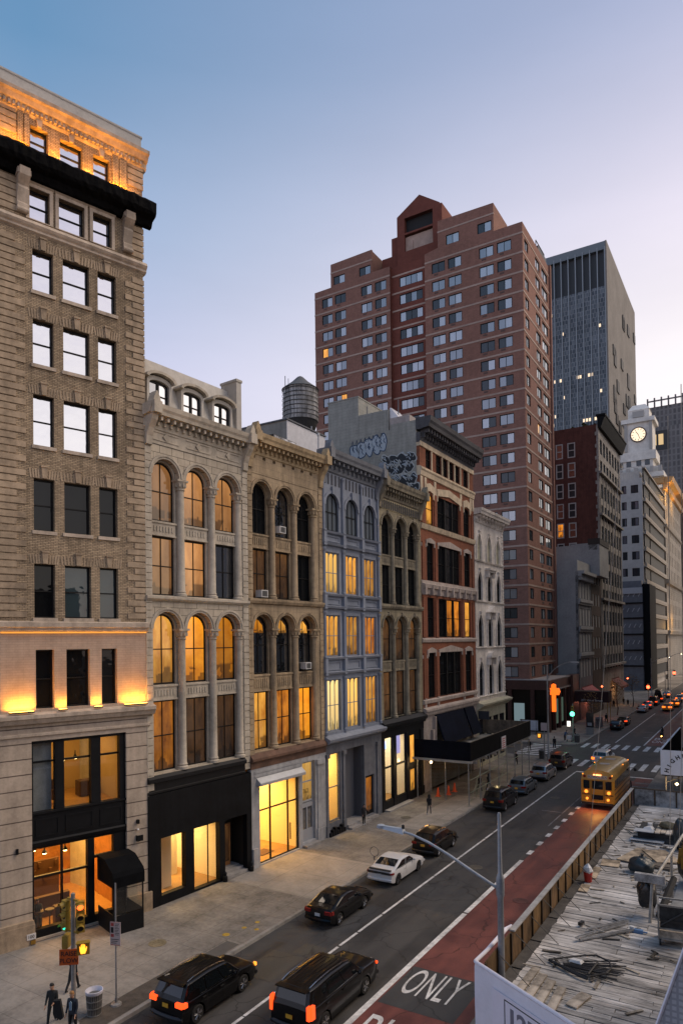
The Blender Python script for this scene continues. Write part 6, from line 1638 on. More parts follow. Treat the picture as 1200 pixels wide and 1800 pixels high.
car('black SUV with chrome rear, parked at the end of the scaffold rail', -18.95, 56.3, 4.95, 1.95, 1.88, 2.85, BIGD, (.006, .07, .60, .74), p_dark, PG, rails='c', tailx=(.6, .93), tailz=(.95, 1.15), belt=1.18)
car('grey blue estate car between black SUV and silver SUV', -19.0, 62.8, 4.75, 1.82, 1.56, 2.74, SUVD[:1] + [(.008, .95), (.04, 1.0), (.6, .99), (.72, .98), (.76, .98), (.93, .88), (.985, .75), (1, .55)], (.02, .11, .58, .76), p_greyblue, PG, rails='c', tailx=(.55, .93), tailz=(.82, .98), belt=.99)
car('silver SUV parked between the grey estate and the dark off-roader', -19.0, 69.8, 4.7, 1.86, 1.7, 2.7, SUVD, (.012, .11, .60, .76), p_silver, PG, rails='c', tailx=(.55, .93), tailz=(.92, 1.08), belt=1.05)
car('boxy dark off-road SUV with roof rack parked at the corner crossing', -18.95, 76.7, 4.8, 1.92, 1.86, 2.8, BIGD, (.006, .04, .60, .71), p_brown, PG, rails='b', tailx=(.7, .93), tailz=(.95, 1.2), belt=1.15)
c = car('white SUV with orange lit tail lights waiting in the crossing beside the bus', -15.25, 80.6, 4.9, 1.98, 1.84, 2.9, BIGD, (.006, .09, .58, .72), p_white, None, tail='bright', tailx=(.62, .95), tailz=(.9, 1.15), belt=1.15, name='moving_car')
FG = 'far cars beyond the crossing'
car('dark hatchback with a bright plate parked just past the crossing', -19.2, 112.5, 4.4, 1.8, 1.5, 2.6, SEDD, (.03, .2, .55, .74), p_dark, FG, plate='w', tail='dull', tailx=(.5, .93), tailz=(.8, .95), belt=.98)
car('dark sedan with lit red lights parked ahead of the hatchback', -19.2, 118.6, 4.6, 1.8, 1.46, 2.7, SEDD, (.06, .3, .55, .74), p_black, FG, tail='lit', tailx=(.5, .93), tailz=(.78, .95), belt=.96)
car('silver saloon far up the street, first after the gap at the kerb', -19.3, 140, 4.7, 1.82, 1.5, 2.7, SEDD, (.08, .3, .55, .73), p_silver, FG, tail='dull', plate='w')
car('pale silver SUV far up the street in front of the dark van', -19.3, 147.5, 4.7, 1.85, 1.65, 2.7, SUVD, (.012, .11, .6, .76), p_silver, FG, tail='lit')
car('dark van far up the street at the left kerb', -19.2, 155.5, 5.2, 1.95, 2.1, 3.0, BIGD, (.005, .03, .66, .76), p_dark, FG, tail='lit')
car('dark tall truck far up the street behind the van', -19.2, 164.5, 6.5, 2.2, 3.0, 3.6, BIGD, (.004, .01, .8, .84), p_dark, FG, tail='lit', cat='truck', name='parked_truck')
car('orange lit taxi with blazing tail lights far up the middle lane', -15.4, 144.5, 4.8, 1.85, 1.6, 2.8, SUVD, (.012, .1, .6, .75), p_yellow, FG, tail='bright', name='moving_car', tailx=(.3, .95), tailz=(.8, 1.1))
car('second taxi with red brake lights just ahead of the first', -15.0, 153.5, 4.8, 1.85, 1.6, 2.8, SUVD, (.012, .1, .6, .75), p_yellow, FG, tail='bright', name='moving_car', tailx=(.3, .95), tailz=(.8, 1.1))
car('white SUV beyond the taxis in the middle lane', -15.2, 166, 4.8, 1.9, 1.75, 2.8, SUVD, (.012, .1, .6, .75), p_white, FG, tail='bright', name='moving_car')
car('dark car far off in the traffic queue, lights on', -15.2, 180, 4.8, 1.9, 1.75, 2.8, SUVD, (.012, .1, .6, .75), p_dark, FG, tail='bright', name='moving_car')
for i, (la, s, pt) in enumerate(((-15.0, 192, p_silver), (-11.6, 187, p_dark), (-15.2, 205, p_dark), (-18.9, 176, p_silver), (-11.4, 200, p_white))):
    car(('silver car', 'dark car in the right lane', 'dark car deep', 'silver car at the left kerb', 'white car in the right lane')[i] + ' at the end of the traffic queue, red lights on', la, s, 4.8, 1.9, 1.7, 2.8, SUVD, (.012, .1, .6, .75), pt, FG, tail='bright', name='moving_car', detail=False, tailx=(.3, .95), tailz=(.8, 1.1))
car('red car in the right lane far up the street', -11.7, 172, 4.8, 1.9, 1.6, 2.8, SUVD, (.012, .1, .6, .75), paint('red', (.3, .02, .02)), FG, tail='bright', name='moving_car')
# ---- school bus
bs = st('school_bus', 'yellow school bus with glowing lamps stopped in the red bus lane', 'bus', -11.7, 63.7, RZ); bs.scale = (1.03, 1.02, 1.02)
p_bus = P('bus_yellow', (.62, .26, .018), .35, coat=.6, noise=(1.2, .1)); p_busroof = P('bus_roof', (.56, .30, .07), .45, coat=.3, noise=(.8, .12))
LB = 4.55; HWB = 1.27
sec = [(HWB - .05, .45), (HWB, .6), (HWB, 2.35), (HWB - .04, 2.62), (HWB - .16, 2.86), (HWB - .42, 3.04), (HWB - .8, 3.13), (0, 3.17)]
def loft(secs, ys, mat, name, root, cap=True):
    full = [[(x * k, y, z_) for x, z_ in secs] + [(-x * k, y, z_) for x, z_ in reversed(secs[:-1])] for y, k in ys]
    n = len(full[0]); v = [q for r in full for q in r]; f = []
    for i in range(len(full) - 1):
        for k in range(n - 1): f.append((i * n + k + 1, i * n + k, (i + 1) * n + k, (i + 1) * n + k + 1))
        f.append((i * n, i * n + n - 1, (i + 1) * n + n - 1, (i + 1) * n))
    if cap: f.append(tuple(range(n))); f.append(tuple(reversed(range((len(full) - 1) * n, len(full) * n))))
    return MB().add(v, f).build(name, mat, root, smooth=30)
loft(sec[:3] + [(0, 2.36)], [(-LB, .985), (-LB + .06, 1), (LB - 1.5, 1), (LB - 1.4, .97)], p_bus, 'body', bs)
loft([(HWB - .002, 2.33)] + sec[3:], [(-LB + .01, .97), (-LB + .1, 1), (LB - 1.5, 1), (LB - 1.35, .97)], p_busroof, 'roof', bs)
loft([(HWB - .25, .45), (HWB - .22, .9), (HWB - .3, 1.5), (HWB - .5, 1.68), (0, 1.72)], [(LB - 1.4, 1), (LB - .3, .95), (LB, .85)], p_bus, 'hood', bs)
for sx in (-1, 1):
    for i in range(9):
        y = -LB + .35 + i * .78
        MB().box(min(sx * (HWB + .006), sx * (HWB - .02)), max(sx * (HWB + .006), sx * (HWB - .02)), y, y + .66, 1.75, 2.36).build('side_window', g_car, bs)
    b = MB()
    for z_ in (.85, 1.25, 1.62): b.box(min(sx * HWB, sx * (HWB + .03)), max(sx * HWB, sx * (HWB + .03)), -LB + .1, LB - 1.5, z_, z_ + .07)
    b.build('rub_rail', m_trim if sx < 0 else P('rail_brown', (.09, .05, .02), .5), bs)
    for yc in (-LB + 2.1, LB - 1.0):
        wrt = thing_child('wheel', bs)
        MB().lathe([(.3, -sx * .02), (.46, 0), (.5, -sx * .05), (.5, -sx * .3), (.3, -sx * .32)], (sx * (HWB - .01), yc, .5), 20, axis='x').build('tyre', m_tyre, wrt)
        MB().lathe([(.32, -sx * .02), (.2, -sx * .08), (0, -sx * .06)], (sx * (HWB - .01), yc, .5), 16, axis='x').build('rim', m_rim, wrt)
    MB().lathe([(0, -.16), (.12, -.14), (.13, .1), (0, .14)], (sx * (HWB + .35), LB - .9, 2.0), 8).tube([(sx * (HWB - .1), LB - 1.4, 2.2), (sx * (HWB + .35), LB - .9, 2.15)], .02, 5).build('mirror', m_trim, bs)
for x0, x1, z0_, z1_ in ((-1.08, -.6, 1.62, 2.3), (-.42, .42, 1.62, 2.3), (.6, 1.08, 1.62, 2.3), (-.42, .42, .78, 1.16)):
    MB().box(x0, x1, -LB - .012, -LB + .03, z0_, z1_).build('rear_window', g_car, bs)
b = MB()
for x in (-.5, .5): b.box(x - .025, x + .025, -LB - .02, -LB, .55, 2.35)
b.build('door_edges', P('bus_shadow', (.22, .10, .015), .6), bs)
for sx in (-1, 1):
    for x, z_, r_, m_ in ((.86, 1.38, .13, e_amber), (.8, .82, .1, e_amber)):
        MB().lathe([(r_, -.06), (r_, 0), (0, .0)], (sx * x, -LB, z_), 14, axis='y').build('tail_light', m_, bs)
    MB().lathe([(.11, -.04), (.11, 0)], (sx * .98, -LB + .03, 2.6), 12, axis='y').build('warning_light', m_taildull, bs)
    MB().lathe([(.05, -.06), (.05, 0), (0, .04)], (sx * 1.12, -LB + .05, 2.78), 8, axis='y').build('marker_light', e_amber, bs)
    MB().lathe([(.05, 0), (.04, .07), (0, .08)], (sx * (HWB - .12), .3, 2.9), 8).build('marker_light', e_amber, bs)
    MB().lathe([(.05, 0), (.04, .07), (0, .08)], (sx * (HWB - .12), LB - 1.6, 2.9), 8).build('marker_light', e_amber, bs)
    MB().box(min(sx * .6, sx * 1.2), max(sx * .6, sx * 1.2), -LB - .03, -LB, 1.15, 1.22).build('rear_trim', m_trim, bs)
MB().box(-.75, .75, -LB - .02, -LB + .1, 2.45, 2.72).build('sign_board', P('bus_sign', (.6, .5, .4), .5), bs)
t = text('SCHOOL BUS', .24, m_trim); t.parent = bs; t.rotation_euler = (R(90), 0, 0); t.location = (0, -LB - .025, 2.58)
MB().box(-.3, .3, -LB - .06, -LB, 2.74, 2.80).build('brake_lamp', EMIT('bus_lamp_row', (1, .35, .12), 4), bs)
MB().box(-1.2, 1.2, -LB - .14, -LB + .02, .38, .55).build('bumper', m_trim, bs)
for y in (-1.4, 1.2): MB().box(-.38, .38, y - .28, y + .28, 3.15, 3.2).build('roof_hatch', P('hatch_white', (.55, .45, .38), .6), bs)
MB().box(-.9, .9, -LB + .3, LB - .4, .3, .5).build('underbody', m_under, bs)
pl_ = area_light('lamp_glow', (0, -LB - .3, 1.2), 1.6, 60, (1, .42, .10), bs, rot=(R(-60), 0, 0), sy=.4)
# ================================================================== scaffold over the left pavement
sd = st('sidewalk_shed', 'black boarded scaffold shed over the pavement below the red brick building', 'scaffold', -26.3, 54.9)
m_hoard = P('black_hoarding', (.005, .005, .0055), .8, spec=.12, noise=(1.2, .4)); m_galv = P('galvanised_pipe', (.26, .26, .25), .5, metal=.3, noise=(3, .2)); m_ply = P('weathered_ply', (.15, .115, .08), .85, noise=(1.6, .35), streak=.6)
MB().box(0, 5.25, -.05, .0, 3.7, 5.3).build('end_parapet', P('navy_hoarding', (.004, .005, .009), .8, spec=.12, noise=(1.2, .4)), sd)
MB().box(5.2, 5.25, 0, 17.6, 3.7, 5.25).build('street_parapet', m_hoard, sd)
MB().box(5.14, 5.2, 0, 17.6, 3.7, 5.28).box(0, 5.2, 17.55, 17.62, 3.7, 5.2).build('parapet_lining', m_ply, sd)
b = MB()
for i in range(7): b.box(5.02, 5.14, .4 + i * 2.8, .5 + i * 2.8, 3.7, 5.2)
for i in range(5): b.box(.3 + i * 1.2, .4 + i * 1.2, 17.45, 17.55, 3.7, 5.2)
b.build('parapet_studs', m_ply, sd)
b = MB(); ra = random.Random(2)
for i in range(22):
    for j in range(2): b.box(.1 + j * 2.55, 2.6 + j * 2.55, .05 + i * .8, .83 + i * .8, 3.52, 3.6 + ra.random() * .03)
b.build('deck_boards', P('grey_deck_board', (.24, .235, .22), .8, noise=(1.2, .45)), sd)
MB().box(-.1, 5.4, -.12, .02, 3.5, 3.7).build('end_beam', P('beam_pale', (.34, .32, .28), .6, noise=(2, .2)), sd)
b = MB()
for i in range(7): b.box(0, 5.3, 1.2 + i * 2.6, 1.35 + i * 2.6, 3.3, 3.5)
b.build('cross_beams', m_galv, sd)
for x, y in [(.1, .4), (2.6, .8), (5.15, -.3)] + [(5.15, 2.5 + i * 2.45) for i in range(7)] + [(.2, 3 + i * 3.4) for i in range(5)]:
    MB().lathe([(.14, 0), (.14, .03), (.05, .05), (.05, 3.5)], (x, y, 0), 8).build('post', m_galv, sd)
b = MB()
for z in (1.05, 2.1): b.tube([(5.15, 0, z), (5.15, 17.2, z)], .03, 6)
b.tube([(5.15, .2, .3), (5.15, 2.5, 2.6)], .025, 6).tube([(5.15, 7.4, .3), (5.15, 9.9, 2.6)], .025, 6)
b.build('rails', P('greenish_rail', (.20, .22, .15), .6), sd)
sg = MB().box(5.26, 5.3, 8.0, 9.2, 3.6, 4.75).build('notice', P('sign_white', (.60, .56, .55), .5), sd)
b = MB()
for k in range(5): b.box(5.3, 5.305, 8.12, 9.05 - (k % 2) * .2, 4.5 - k * .2, 4.58 - k * .2)
b.build('notice_print', P('sign_red', (.42, .06, .05), .6), sg)
b = MB()
for x, y in ((1.3, .7),): b.lathe([(.02, .12), (.12, .05), (.1, -.05), (0, -.08)], (x, y, 3.2), 8)
b.build('work_lights', EMIT('work_light', (1, .66, .3), 12), sd)
point_light('work_lamp', (1.3, .7, 3.0), 55, (1, .6, .25), sd, .1); point_light('work_lamp', (3.0, 7, 3.0), 22, (1, .6, .25), sd, .1); point_light('work_lamp', (3, 13, 3.0), 22, (1, .7, .35), sd, .1)
m_cone = P('cone_orange', (.75, .10, .02), .5); m_conew = P('cone_white', (.7, .68, .65), .5)
for i, (lab, la, s) in enumerate((('orange traffic cone with white collars, nearest the walking man', -24.86, 56.7), ('orange traffic cone in the middle of the three under the scaffold', -24.3, 57.8), ('slim orange cone deepest under the scaffold, with one white collar', -24.3, 59.2))):
    o = st('traffic_cone', lab, 'traffic cone', la, s, 0, 'cones under the scaffold')
    MB().box(-.22, .22, -.22, .22, 0, .04).lathe([(.17, .04), (.05, .78), (.04, .8), (0, .8)], (0, 0, 0), 14).build('body', m_cone, o)
    for z in (.42, .62): MB().lathe([(.165 - z * .15, z), (.16 - (z + .12) * .15, z + .12)], (0, 0, 0), 14, caps=False).build('collar', m_conew, o)
b = st('barrier_fence', 'low green pipe barrier beside the couple under the scaffold', 'barrier', -21.6, 57.5)
f_ = MB().tube([(0, 0, .1), (0, 0, 1.1), (0, 2.2, 1.1), (0, 2.2, .1)], .03, 6).tube([(0, 0, .3), (0, 2.2, .3)], .025, 6)
for i in range(8): f_.tube([(0, .25 + i * .25, .3), (0, .25 + i * .25, 1.1)], .012, 5)
f_.build('frame', MATS['greenish_rail'], b)
# ================================================================== street furniture
m_olive = P('signal_olive', (.33, .21, .03), .5, noise=(4, .2)); m_pole = P('pole_steel', (.30, .29, .28), .5, metal=.4, noise=(2, .25)); m_poleg = P('pole_bluegrey', (.33, .355, .39), .45, metal=.3, noise=(2, .2))
ts = st('traffic_signal', 'olive traffic signal post with red and green lamps and orange hand by two people', 'traffic light', -21.47, 16.12)
MB().lathe([(.2, 0), (.2, .25), (.1, .35), (.085, 1.0), (.075, 4.95), (0, 5.0)], (0, 0, 0), 12).build('pole', m_pole, ts, smooth=40)
def sighead(par, M, lit):
    h = MB()
    for i in range(3):
        h.box(-.17, .17, -.11, .11, .44 * i + .02, .44 * i + .42)
        vis = [(.155 * math.cos(R(a_)), .155 * math.sin(R(a_))) for a_ in range(0, 181, 18)]
        for (x0, z0), (x1, z1) in zip(vis, vis[1:]): h.quad((x0, -.11, z0 + .44 * i + .22), (x1, -.11, z1 + .44 * i + .22), (x1 * .95, -.3, z1 + .44 * i + .2), (x0 * .95, -.3, z0 + .44 * i + .2))
    o = h.xf(M).build('signal_head', m_olive, par)
    for i in range(3):
        mt = [EMIT('green_signal', (.02, .70, .36), 2.2), m_under, EMIT('red_signal', (1.0, .10, .015), 3.0)][i] if i == lit else m_under
        MB().lathe([(.14, -.02), (.14, 0), (.07, .03), (0, .04)], (0, 0, 0), 16, axis='y').xf(M @ Matrix.Translation((0, -.115, .44 * i + .22)) @ Matrix.Rotation(math.pi, 4, 'Z')).build('lens', mt, o)
    return o
Z = lambda a_: Matrix.Rotation(R(a_), 4, 'Z')
sighead(ts, Matrix.Translation((-.33, -.05, 3.55)) @ Z(-8) @ Matrix.Scale(.86, 4), 0)
sighead(ts, Matrix.Translation((.34, .05, 3.6)) @ Z(54) @ Matrix.Scale(.86, 4), 2)
MB().box(-.3, .3, -.03, .03, 3.55, 3.62).box(-.3, .3, -.03, .03, 4.7, 4.77).build('brackets', m_olive, ts)
M = Matrix.Translation((.56, .0, 2.9)) @ Z(50) @ Matrix.Scale(.9, 4)
ph = MB().box(-.24, .24, -.1, .1, 0, .5).box(-.27, .27, -.28, -.1, .5, .53).xf(M).build('pedestrian_signal', m_olive, ts)
hd = MB(); hd.plate([(-.09, .05), (.07, .05), (.12, .17), (.145, .3), (.11, .31), (.075, .22), (.07, .4), (.035, .4), (.03, .26), (.015, .44), (-.022, .44), (-.025, .26), (-.045, .42), (-.08, .41), (-.075, .25), (-.105, .35), (-.135, .33), (-.12, .15)], [], -.115, -.1)
hd.xf(M).build('hand_symbol', EMIT('hand_amber', (1, .30, .02), 2.6), ph)
M = Matrix.Translation((-.36, .0, 2.95)) @ Z(-60)
p2_ = MB().box(-.2, .2, -.1, .1, 0, .45).xf(M).build('pedestrian_signal', m_olive, ts)
MB().plate([(-.05, .08), (.05, .08), (.04, .3), (0, .4), (-.04, .3)], [], -.115, -.1).xf(M).build('walk_symbol', EMIT('walk_white', (1, .95, .85), 2.2), p2_)
M = Matrix.Translation((-.06, -.14, 2.42)) @ Z(38)
rs = MB().box(-.33, .33, -.02, .02, 0, .56).xf(M).build('raise_plow_sign', P('sign_orange', (.62, .10, .012), .5, noise=(4, .1)), ts)
for s_, z in (('RAISE', .40), ('PLOW', .15)):
    t = text(s_, .24, m_trim); t.parent = rs; t.matrix_local = M @ Matrix.Translation((0, -.025, z)) @ Matrix.Rotation(R(90), 4, 'X') @ Matrix.Diagonal((.95, 1, 1, 1))
ps = st('parking_sign', 'white parking sign with red symbols on a thin drilled post', 'sign', -21.57, 18.12)
MB().box(-.03, .03, -.015, .015, 0, 4.7).lathe([(.22, 0), (.2, .06), (.06, .1), (.05, .3)], (0, 0, 0), 10).build('post', m_pole, ps)
pl = MB().box(-.22, .22, -.035, -.018, 2.3, 3.2).xf(Z(20)).build('sign_plate', P('sign_cream', (.62, .50, .46), .5), ps)
b = MB()
for x0, x1, z0, z1 in ((-.19, -.06, 3.04, 3.16), (-.19, -.06, 2.62, 2.74), (-.19, .19, 2.27 + .04, 2.33), (-.21, .21, 3.18, 3.19)): b.box(x0, x1, -.04, -.035, z0, z1)
b.xf(Z(20)).build('red_marks', P('sign_red', (.42, .06, .05), .6), pl)
b = MB().box(-.19, -.07, -.04, -.035, 2.78, 3.0)
for k in range(8): b.box(-.02, .17 - (k % 3) * .03, -.04, -.035, 3.12 - k * .06, 3.14 - k * .06)
for k in range(3): b.box(-.18, .15 - k * .05, -.04, -.035, 2.52 - k * .07, 2.545 - k * .07)
b.xf(Z(20)).build('print', m_trim, pl)
tb = st('trash_can', 'round slatted steel litter bin with a white liner at the kerb', 'litter bin', -21.74, 17.23); tb.scale = (.95,) * 3
b = MB()
for k in range(26):
    a_ = 2 * math.pi * k / 26; c_, s_ = math.cos(a_), math.sin(a_)
    b.tube([(.26 * c_, .26 * s_, .04), (.31 * c_, .31 * s_, .86)], .013, 4)
for z, r_ in ((.04, .26), (.32, .28), (.6, .295), (.86, .315)): b.lathe([(r_ + .015, z - .025), (r_ + .02, z), (r_ + .015, z + .025)], (0, 0, 0), 22, caps=False)
b.build('basket', P('bin_steel', (.32, .31, .29), .5, metal=.4, noise=(5, .3)), tb)
MB().lathe([(.22, .06), (.27, .8), (.33, .84), (.345, .97), (.32, .98), (.27, .9), (.2, .7), (0, .68)], (0, 0, 0), 22).build('liner', P('bin_liner', (.62, .60, .66), .6, noise=(5, .12)), tb, smooth=40)
MB().lathe([(.235, .06), (.28, .82)], (0, 0, 0), 18).build('shell', P('bin_inner', (.12, .115, .11), .7), tb)
bk_ = st('bike_rack', 'thin hoop shaped bike rack beside the white sedan', 'bike rack', -21.3, 38.4)
MB().tube([(.30 * math.cos(R(a_)), 0, .52 + .30 * math.sin(R(a_))) for a_ in range(-90, 271, 20)], .022, 6, caps=False).tube([(0, 0, 0), (0, 0, .22)], .04, 6).build('hoop', P('rack_grey', (.12, .12, .13), .5, metal=.5), bk_)
def streetlamp(lab, lat, s, h, arm, lit, z=0, rz=0.0, mat=m_pole):
    o = st('street_lamp', lab, 'street lamp', lat, s, z, rz=rz)
    MB().lathe([(.22, 0), (.2, .5), (.12, .6), (.1, h * .5), (.075, h), (0, h + .02)], (0, 0, 0), 12).build('pole', mat, o, smooth=40)
    n_ = 8
    MB().tube([(arm * (i / n_), 0, h - 1.6 + 2.0 * math.sin(math.pi / 2 * (i / n_) ** .75)) for i in range(n_ + 1)], [.06 - .003 * i for i in range(n_ + 1)], 8).build('arm', mat, o, smooth=40)
    hd_ = MB().hexa([(arm - .2, -.1, h + .3), (arm + .65, -.14, h + .3), (arm + .65, .14, h + .3), (arm - .2, .1, h + .3), (arm - .2, -.06, h + .48), (arm + .5, -.07, h + .46), (arm + .5, .07, h + .46), (arm - .2, .06, h + .48)]).build('lamp_head', mat, o)
    if lit: MB().lathe([(0, 0), (.16, .03), (.1, .12)], (arm + .3, 0, h + .2), 10).build('lens', lit, hd_)
    return o
streetlamp('tall curved street lamp at the near corner of the crossing', -21.1, 79.7, 10.9, 2.9, None)
lp = streetlamp('street lamp with a pale lit head far up the left pavement', -21.2, 168, 9.2, 3.5, EMIT('lamp_lit', (1, .82, .5), 8))
streetlamp('distant street lamp with a warm lit head past the traffic queue', -21.2, 200, 9.2, 3.0, EMIT('lamp_lit', (1, .82, .5), 8))
cb_ = st('corner_signal', 'amber pedestrian signal and signs on a short post at the near corner', 'signal', -21.45, 79.3)
MB().lathe([(.09, 0), (.07, 3.3)], (0, 0, 0), 8).build('post', m_pole, cb_)
MB().box(-.75, -.3, -.2, .2, 2.5, 3.1).build('housing', m_olive, cb_); MB().box(-.66, -.4, -.24, -.2, 2.62, 2.98).build('lens', e_amber, cb_)
MB().box(-.35, .35, -.14, -.1, 3.4, 4.3).build('sign_plate', P('sign_pink', (.5, .42, .42), .5), cb_)
tf = st('traffic_signal', 'traffic signal with a bright green lamp at the far corner of the crossing', 'traffic light', -21.93, 95.5)
MB().lathe([(.16, 0), (.14, .4), (.08, .6), (.07, 5.1)], (0, 0, 0), 10).build('pole', P('pole_green', (.20, .24, .20), .5), tf)
h_ = sighead(tf, Matrix.Translation((0, -.2, 3.5)) , 0); 
MB().lathe([(.3, -.02), (.3, 0), (0, .02)], (0, 0, 0), 16, axis='y').xf(Matrix.Translation((0, -.36, 3.74)) @ Z(180)).build('lit_lens', EMIT('green_glow', (.08, .95, .52), 5), h_)
MB().box(-.75, -.35, -.2, .1, 2.0, 2.7).build('pedestrian_signal', EMIT('ped_white', (1, .95, .85), 1.2), tf)
point_light('green_lamp', (0, -.8, 3.8), 12, (.1, 1, .5), tf, .1)
for lab, la, s, zz, c_ in (('red traffic signal hanging far up the street', -17.5, 178, 5.5, (1, .05, .02)), ('orange lit signal above the traffic far up the street', -12.0, 190, 7.0, (1, .3, .04)), ('red signal on a post by the far left kerb', -20.6, 158, 3.4, (1, .06, .02))):
    o = st('traffic_signal', lab, 'traffic light', la, s)
    MB().tube([(-2 if la > -18 else 0, 0, 0), (-2 if la > -18 else 0, 0, zz + .6), (0, 0, zz + .7)], .07, 6).build('pole', m_pole, o)
    MB().box(-.2, .2, -.15, .15, zz - .7, zz + .7).build('signal_head', m_olive, o); MB().lathe([(.34, -.02), (.34, 0), (0, .02)], (0, 0, 0), 14, axis='y').xf(Matrix.Translation((0, -.2, zz)) @ Z(180)).build('lens', EMIT('far_signal_%d' % s, c_, 9), o)
ko = st('info_kiosk', 'tall dark information kiosk with grey foot at the far corner', 'kiosk', -21.4, 103.6)
MB().box(-.5, .5, -.18, .18, 0, 1.0).build('foot', P('kiosk_grey', (.17, .17, .17), .5), ko); MB().box(-.5, .5, -.18, .18, 1.0, 3.1).build('screen_body', P('kiosk_black', (.015, .015, .018), .2), ko); MB().box(-.3, .3, -.19, -.18, 1.25, 1.7).build('notice', P('kiosk_note', (.2, .2, .22), .6), ko)
for lab, la, s in (('dark square litter bin at the foot of the green signal', -21.3, 94.9), ('dark litter bin by the near corner lamp post', -22.0, 80.2)):
    o = st('trash_can', lab, 'litter bin', la, s); MB().lathe([(.32, 0), (.38, .95), (.34, 1.0), (.3, .9), (0, .88)], (0, 0, 0), 14).build('basket', P('bin_dark', (.05, .05, .05), .6, noise=(5, .3)), o)
    MB().lathe([(.37, .93), (.4, .97), (.37, 1.02)], (0, 0, 0), 14, caps=False).build('rim', m_pole, o)
mb_ = st('mail_box', 'grey box with printed panels on the pavement behind the parked hatchback', 'box', -21.8, 112.3)
MB().box(-.5, .5, -.35, .35, .12, 1.35).hexa([(-.5, -.35, 1.35), (.5, -.35, 1.35), (.5, .35, 1.35), (-.5, .35, 1.35), (-.5, -.2, 1.6), (.5, -.2, 1.6), (.5, .25, 1.6), (-.5, .25, 1.6)]).build('body', P('box_grey', (.12, .12, .125), .5, noise=(4, .5)), mb_)
b = MB()
for sx in (-.4, .4):
    for sy in (-.28, .28): b.tube([(sx, sy, 0), (sx, sy, .14)], .04, 5)
b.build('feet', m_trim, mb_)
ad = st('poster_stand', 'pale advertising board outside the dark corner shop', 'board', -29.4, 100.5)
MB().box(-1.3, 1.3, 0, .12, .5, 2.0).build('board', P('board_pale', (.42, .45, .52), .6, noise=(3, .15)), ad)
b = MB()
for x in (-1.1, 1.1): b.box(x - .06, x + .06, .0, .1, 0, 2.1).box(x - .06, x + .06, -.4, .5, 0, .06)
b.box(-1.35, 1.35, -.02, .14, 1.98, 2.06); b.build('stand', m_trim, ad)
def leafy(root, c, rad, n, size, mat, seed):
    rr_ = random.Random(seed); b_ = MB()
    for i in range(n):
        while True:
            p = Vector((rr_.uniform(-1, 1), rr_.uniform(-1, 1), rr_.uniform(-1, 1)))
            if p.length < 1 and (p.length > .35 or rr_.random() < .3): break
        q = Vector((c[0] + p.x * rad[0], c[1] + p.y * rad[1], c[2] + p.z * rad[2]))
        a_ = Vector((rr_.gauss(0, 1), rr_.gauss(0, 1), rr_.gauss(0, 1))).normalized() * size; d = a_.orthogonal().normalized() * size * .5
        b_.quad(q - a_, q + d, q + a_, q - d)
    return b_.build('crown', mat, root)
for lab, la, s, h_, n_ in (('thin bent street tree beside the kiosk and the maroon canopy', -21.98, 107.9, 6.0, 120), ('small bare street tree by the pink awnings', -22.3, 131, 6.5, 160), ('small street tree near the far pedestrians', -22.2, 148, 6.5, 160)):
    o = st('street_tree', lab, 'tree', la, s)
    tr = MB().tube([(0, 0, 0), (.15, 0, 1.2), (.02, .1, 2.4), (-.15, 0, 3.6), (0, 0, h_ - .8)], [.11, .09, .07, .05, .02], 7)
    rr_ = random.Random(int(s))
    for k in range(11):
        z = 2.2 + k * .3; a_ = rr_.uniform(0, 6.3); l = rr_.uniform(.7, 1.5)
        tr.tube([(-.08, 0, z), (l * .5 * math.cos(a_), l * .5 * math.sin(a_), z + .5), (l * math.cos(a_), l * math.sin(a_), z + 1.0)], [.035, .022, .008], 5)
    tr.build('trunk', P('bark', (.07, .05, .04), .9), o)
    leafy(o, (0, 0, h_ - 1.6), (1.3, 1.3, 1.6), n_, .13, P('autumn_leaf', (.20, .11, .03), .7), int(s))
for lab, la, s, w_, c_ in (('pink lit awning at the foot of the grey loft', -26.3, 121.5, 8.5, (.36, .09, .09)), ('rust red awning below the tall brick block', -26.2, 148, 9, (.20, .05, .03))):
    o = st('shop_awning', lab, 'awning', la, s)
    MB().prism([(0, 5.6), (0, 5.4), (1.9, 4.0), (1.95, 3.6), (1.9, 3.6), (1.85, 3.95), (0, 5.2)], 0, w_, map=lambda x, y, z: (x, y, z)).build('canvas', P('awning_' + lab[:4], c_, .8, noise=(2, .2)), o)
    b = MB()
    for k in range(5): b.tube([(.02, w_ * (k + .5) / 5, 5.3), (1.85, w_ * (k + .5) / 5, 4.0)], .03, 5)
    b.build('ribs', m_trim, o)
    point_light('awning_lamp', (1.2, w_ * .4, 3.2), 90, (1, .25, .14) if s < 130 else (1, .5, .2), o, .3)
    MB().lathe([(0, .2), (.2, 0), (0, -.2)], (2.0, w_ * .8, 5.3), 8).build('lamp', EMIT('red_shop_lamp', (1, .12, .04), 6), o)
wb_ = st('water_barrier', 'row of red and white road barriers far up the bus lane', 'barrier', -11.2, 150)
b = MB(); b2_ = MB()
for k in range(9): (b if k % 2 else b2_).box(-.3, .3, k * 2.2, k * 2.2 + 2.0, .1, 1.05)
b.build('red_panel', P('barrier_red', (.35, .03, .03), .6), wb_); b2_.build('white_panel', P('barrier_white', (.5, .5, .5), .6), wb_)
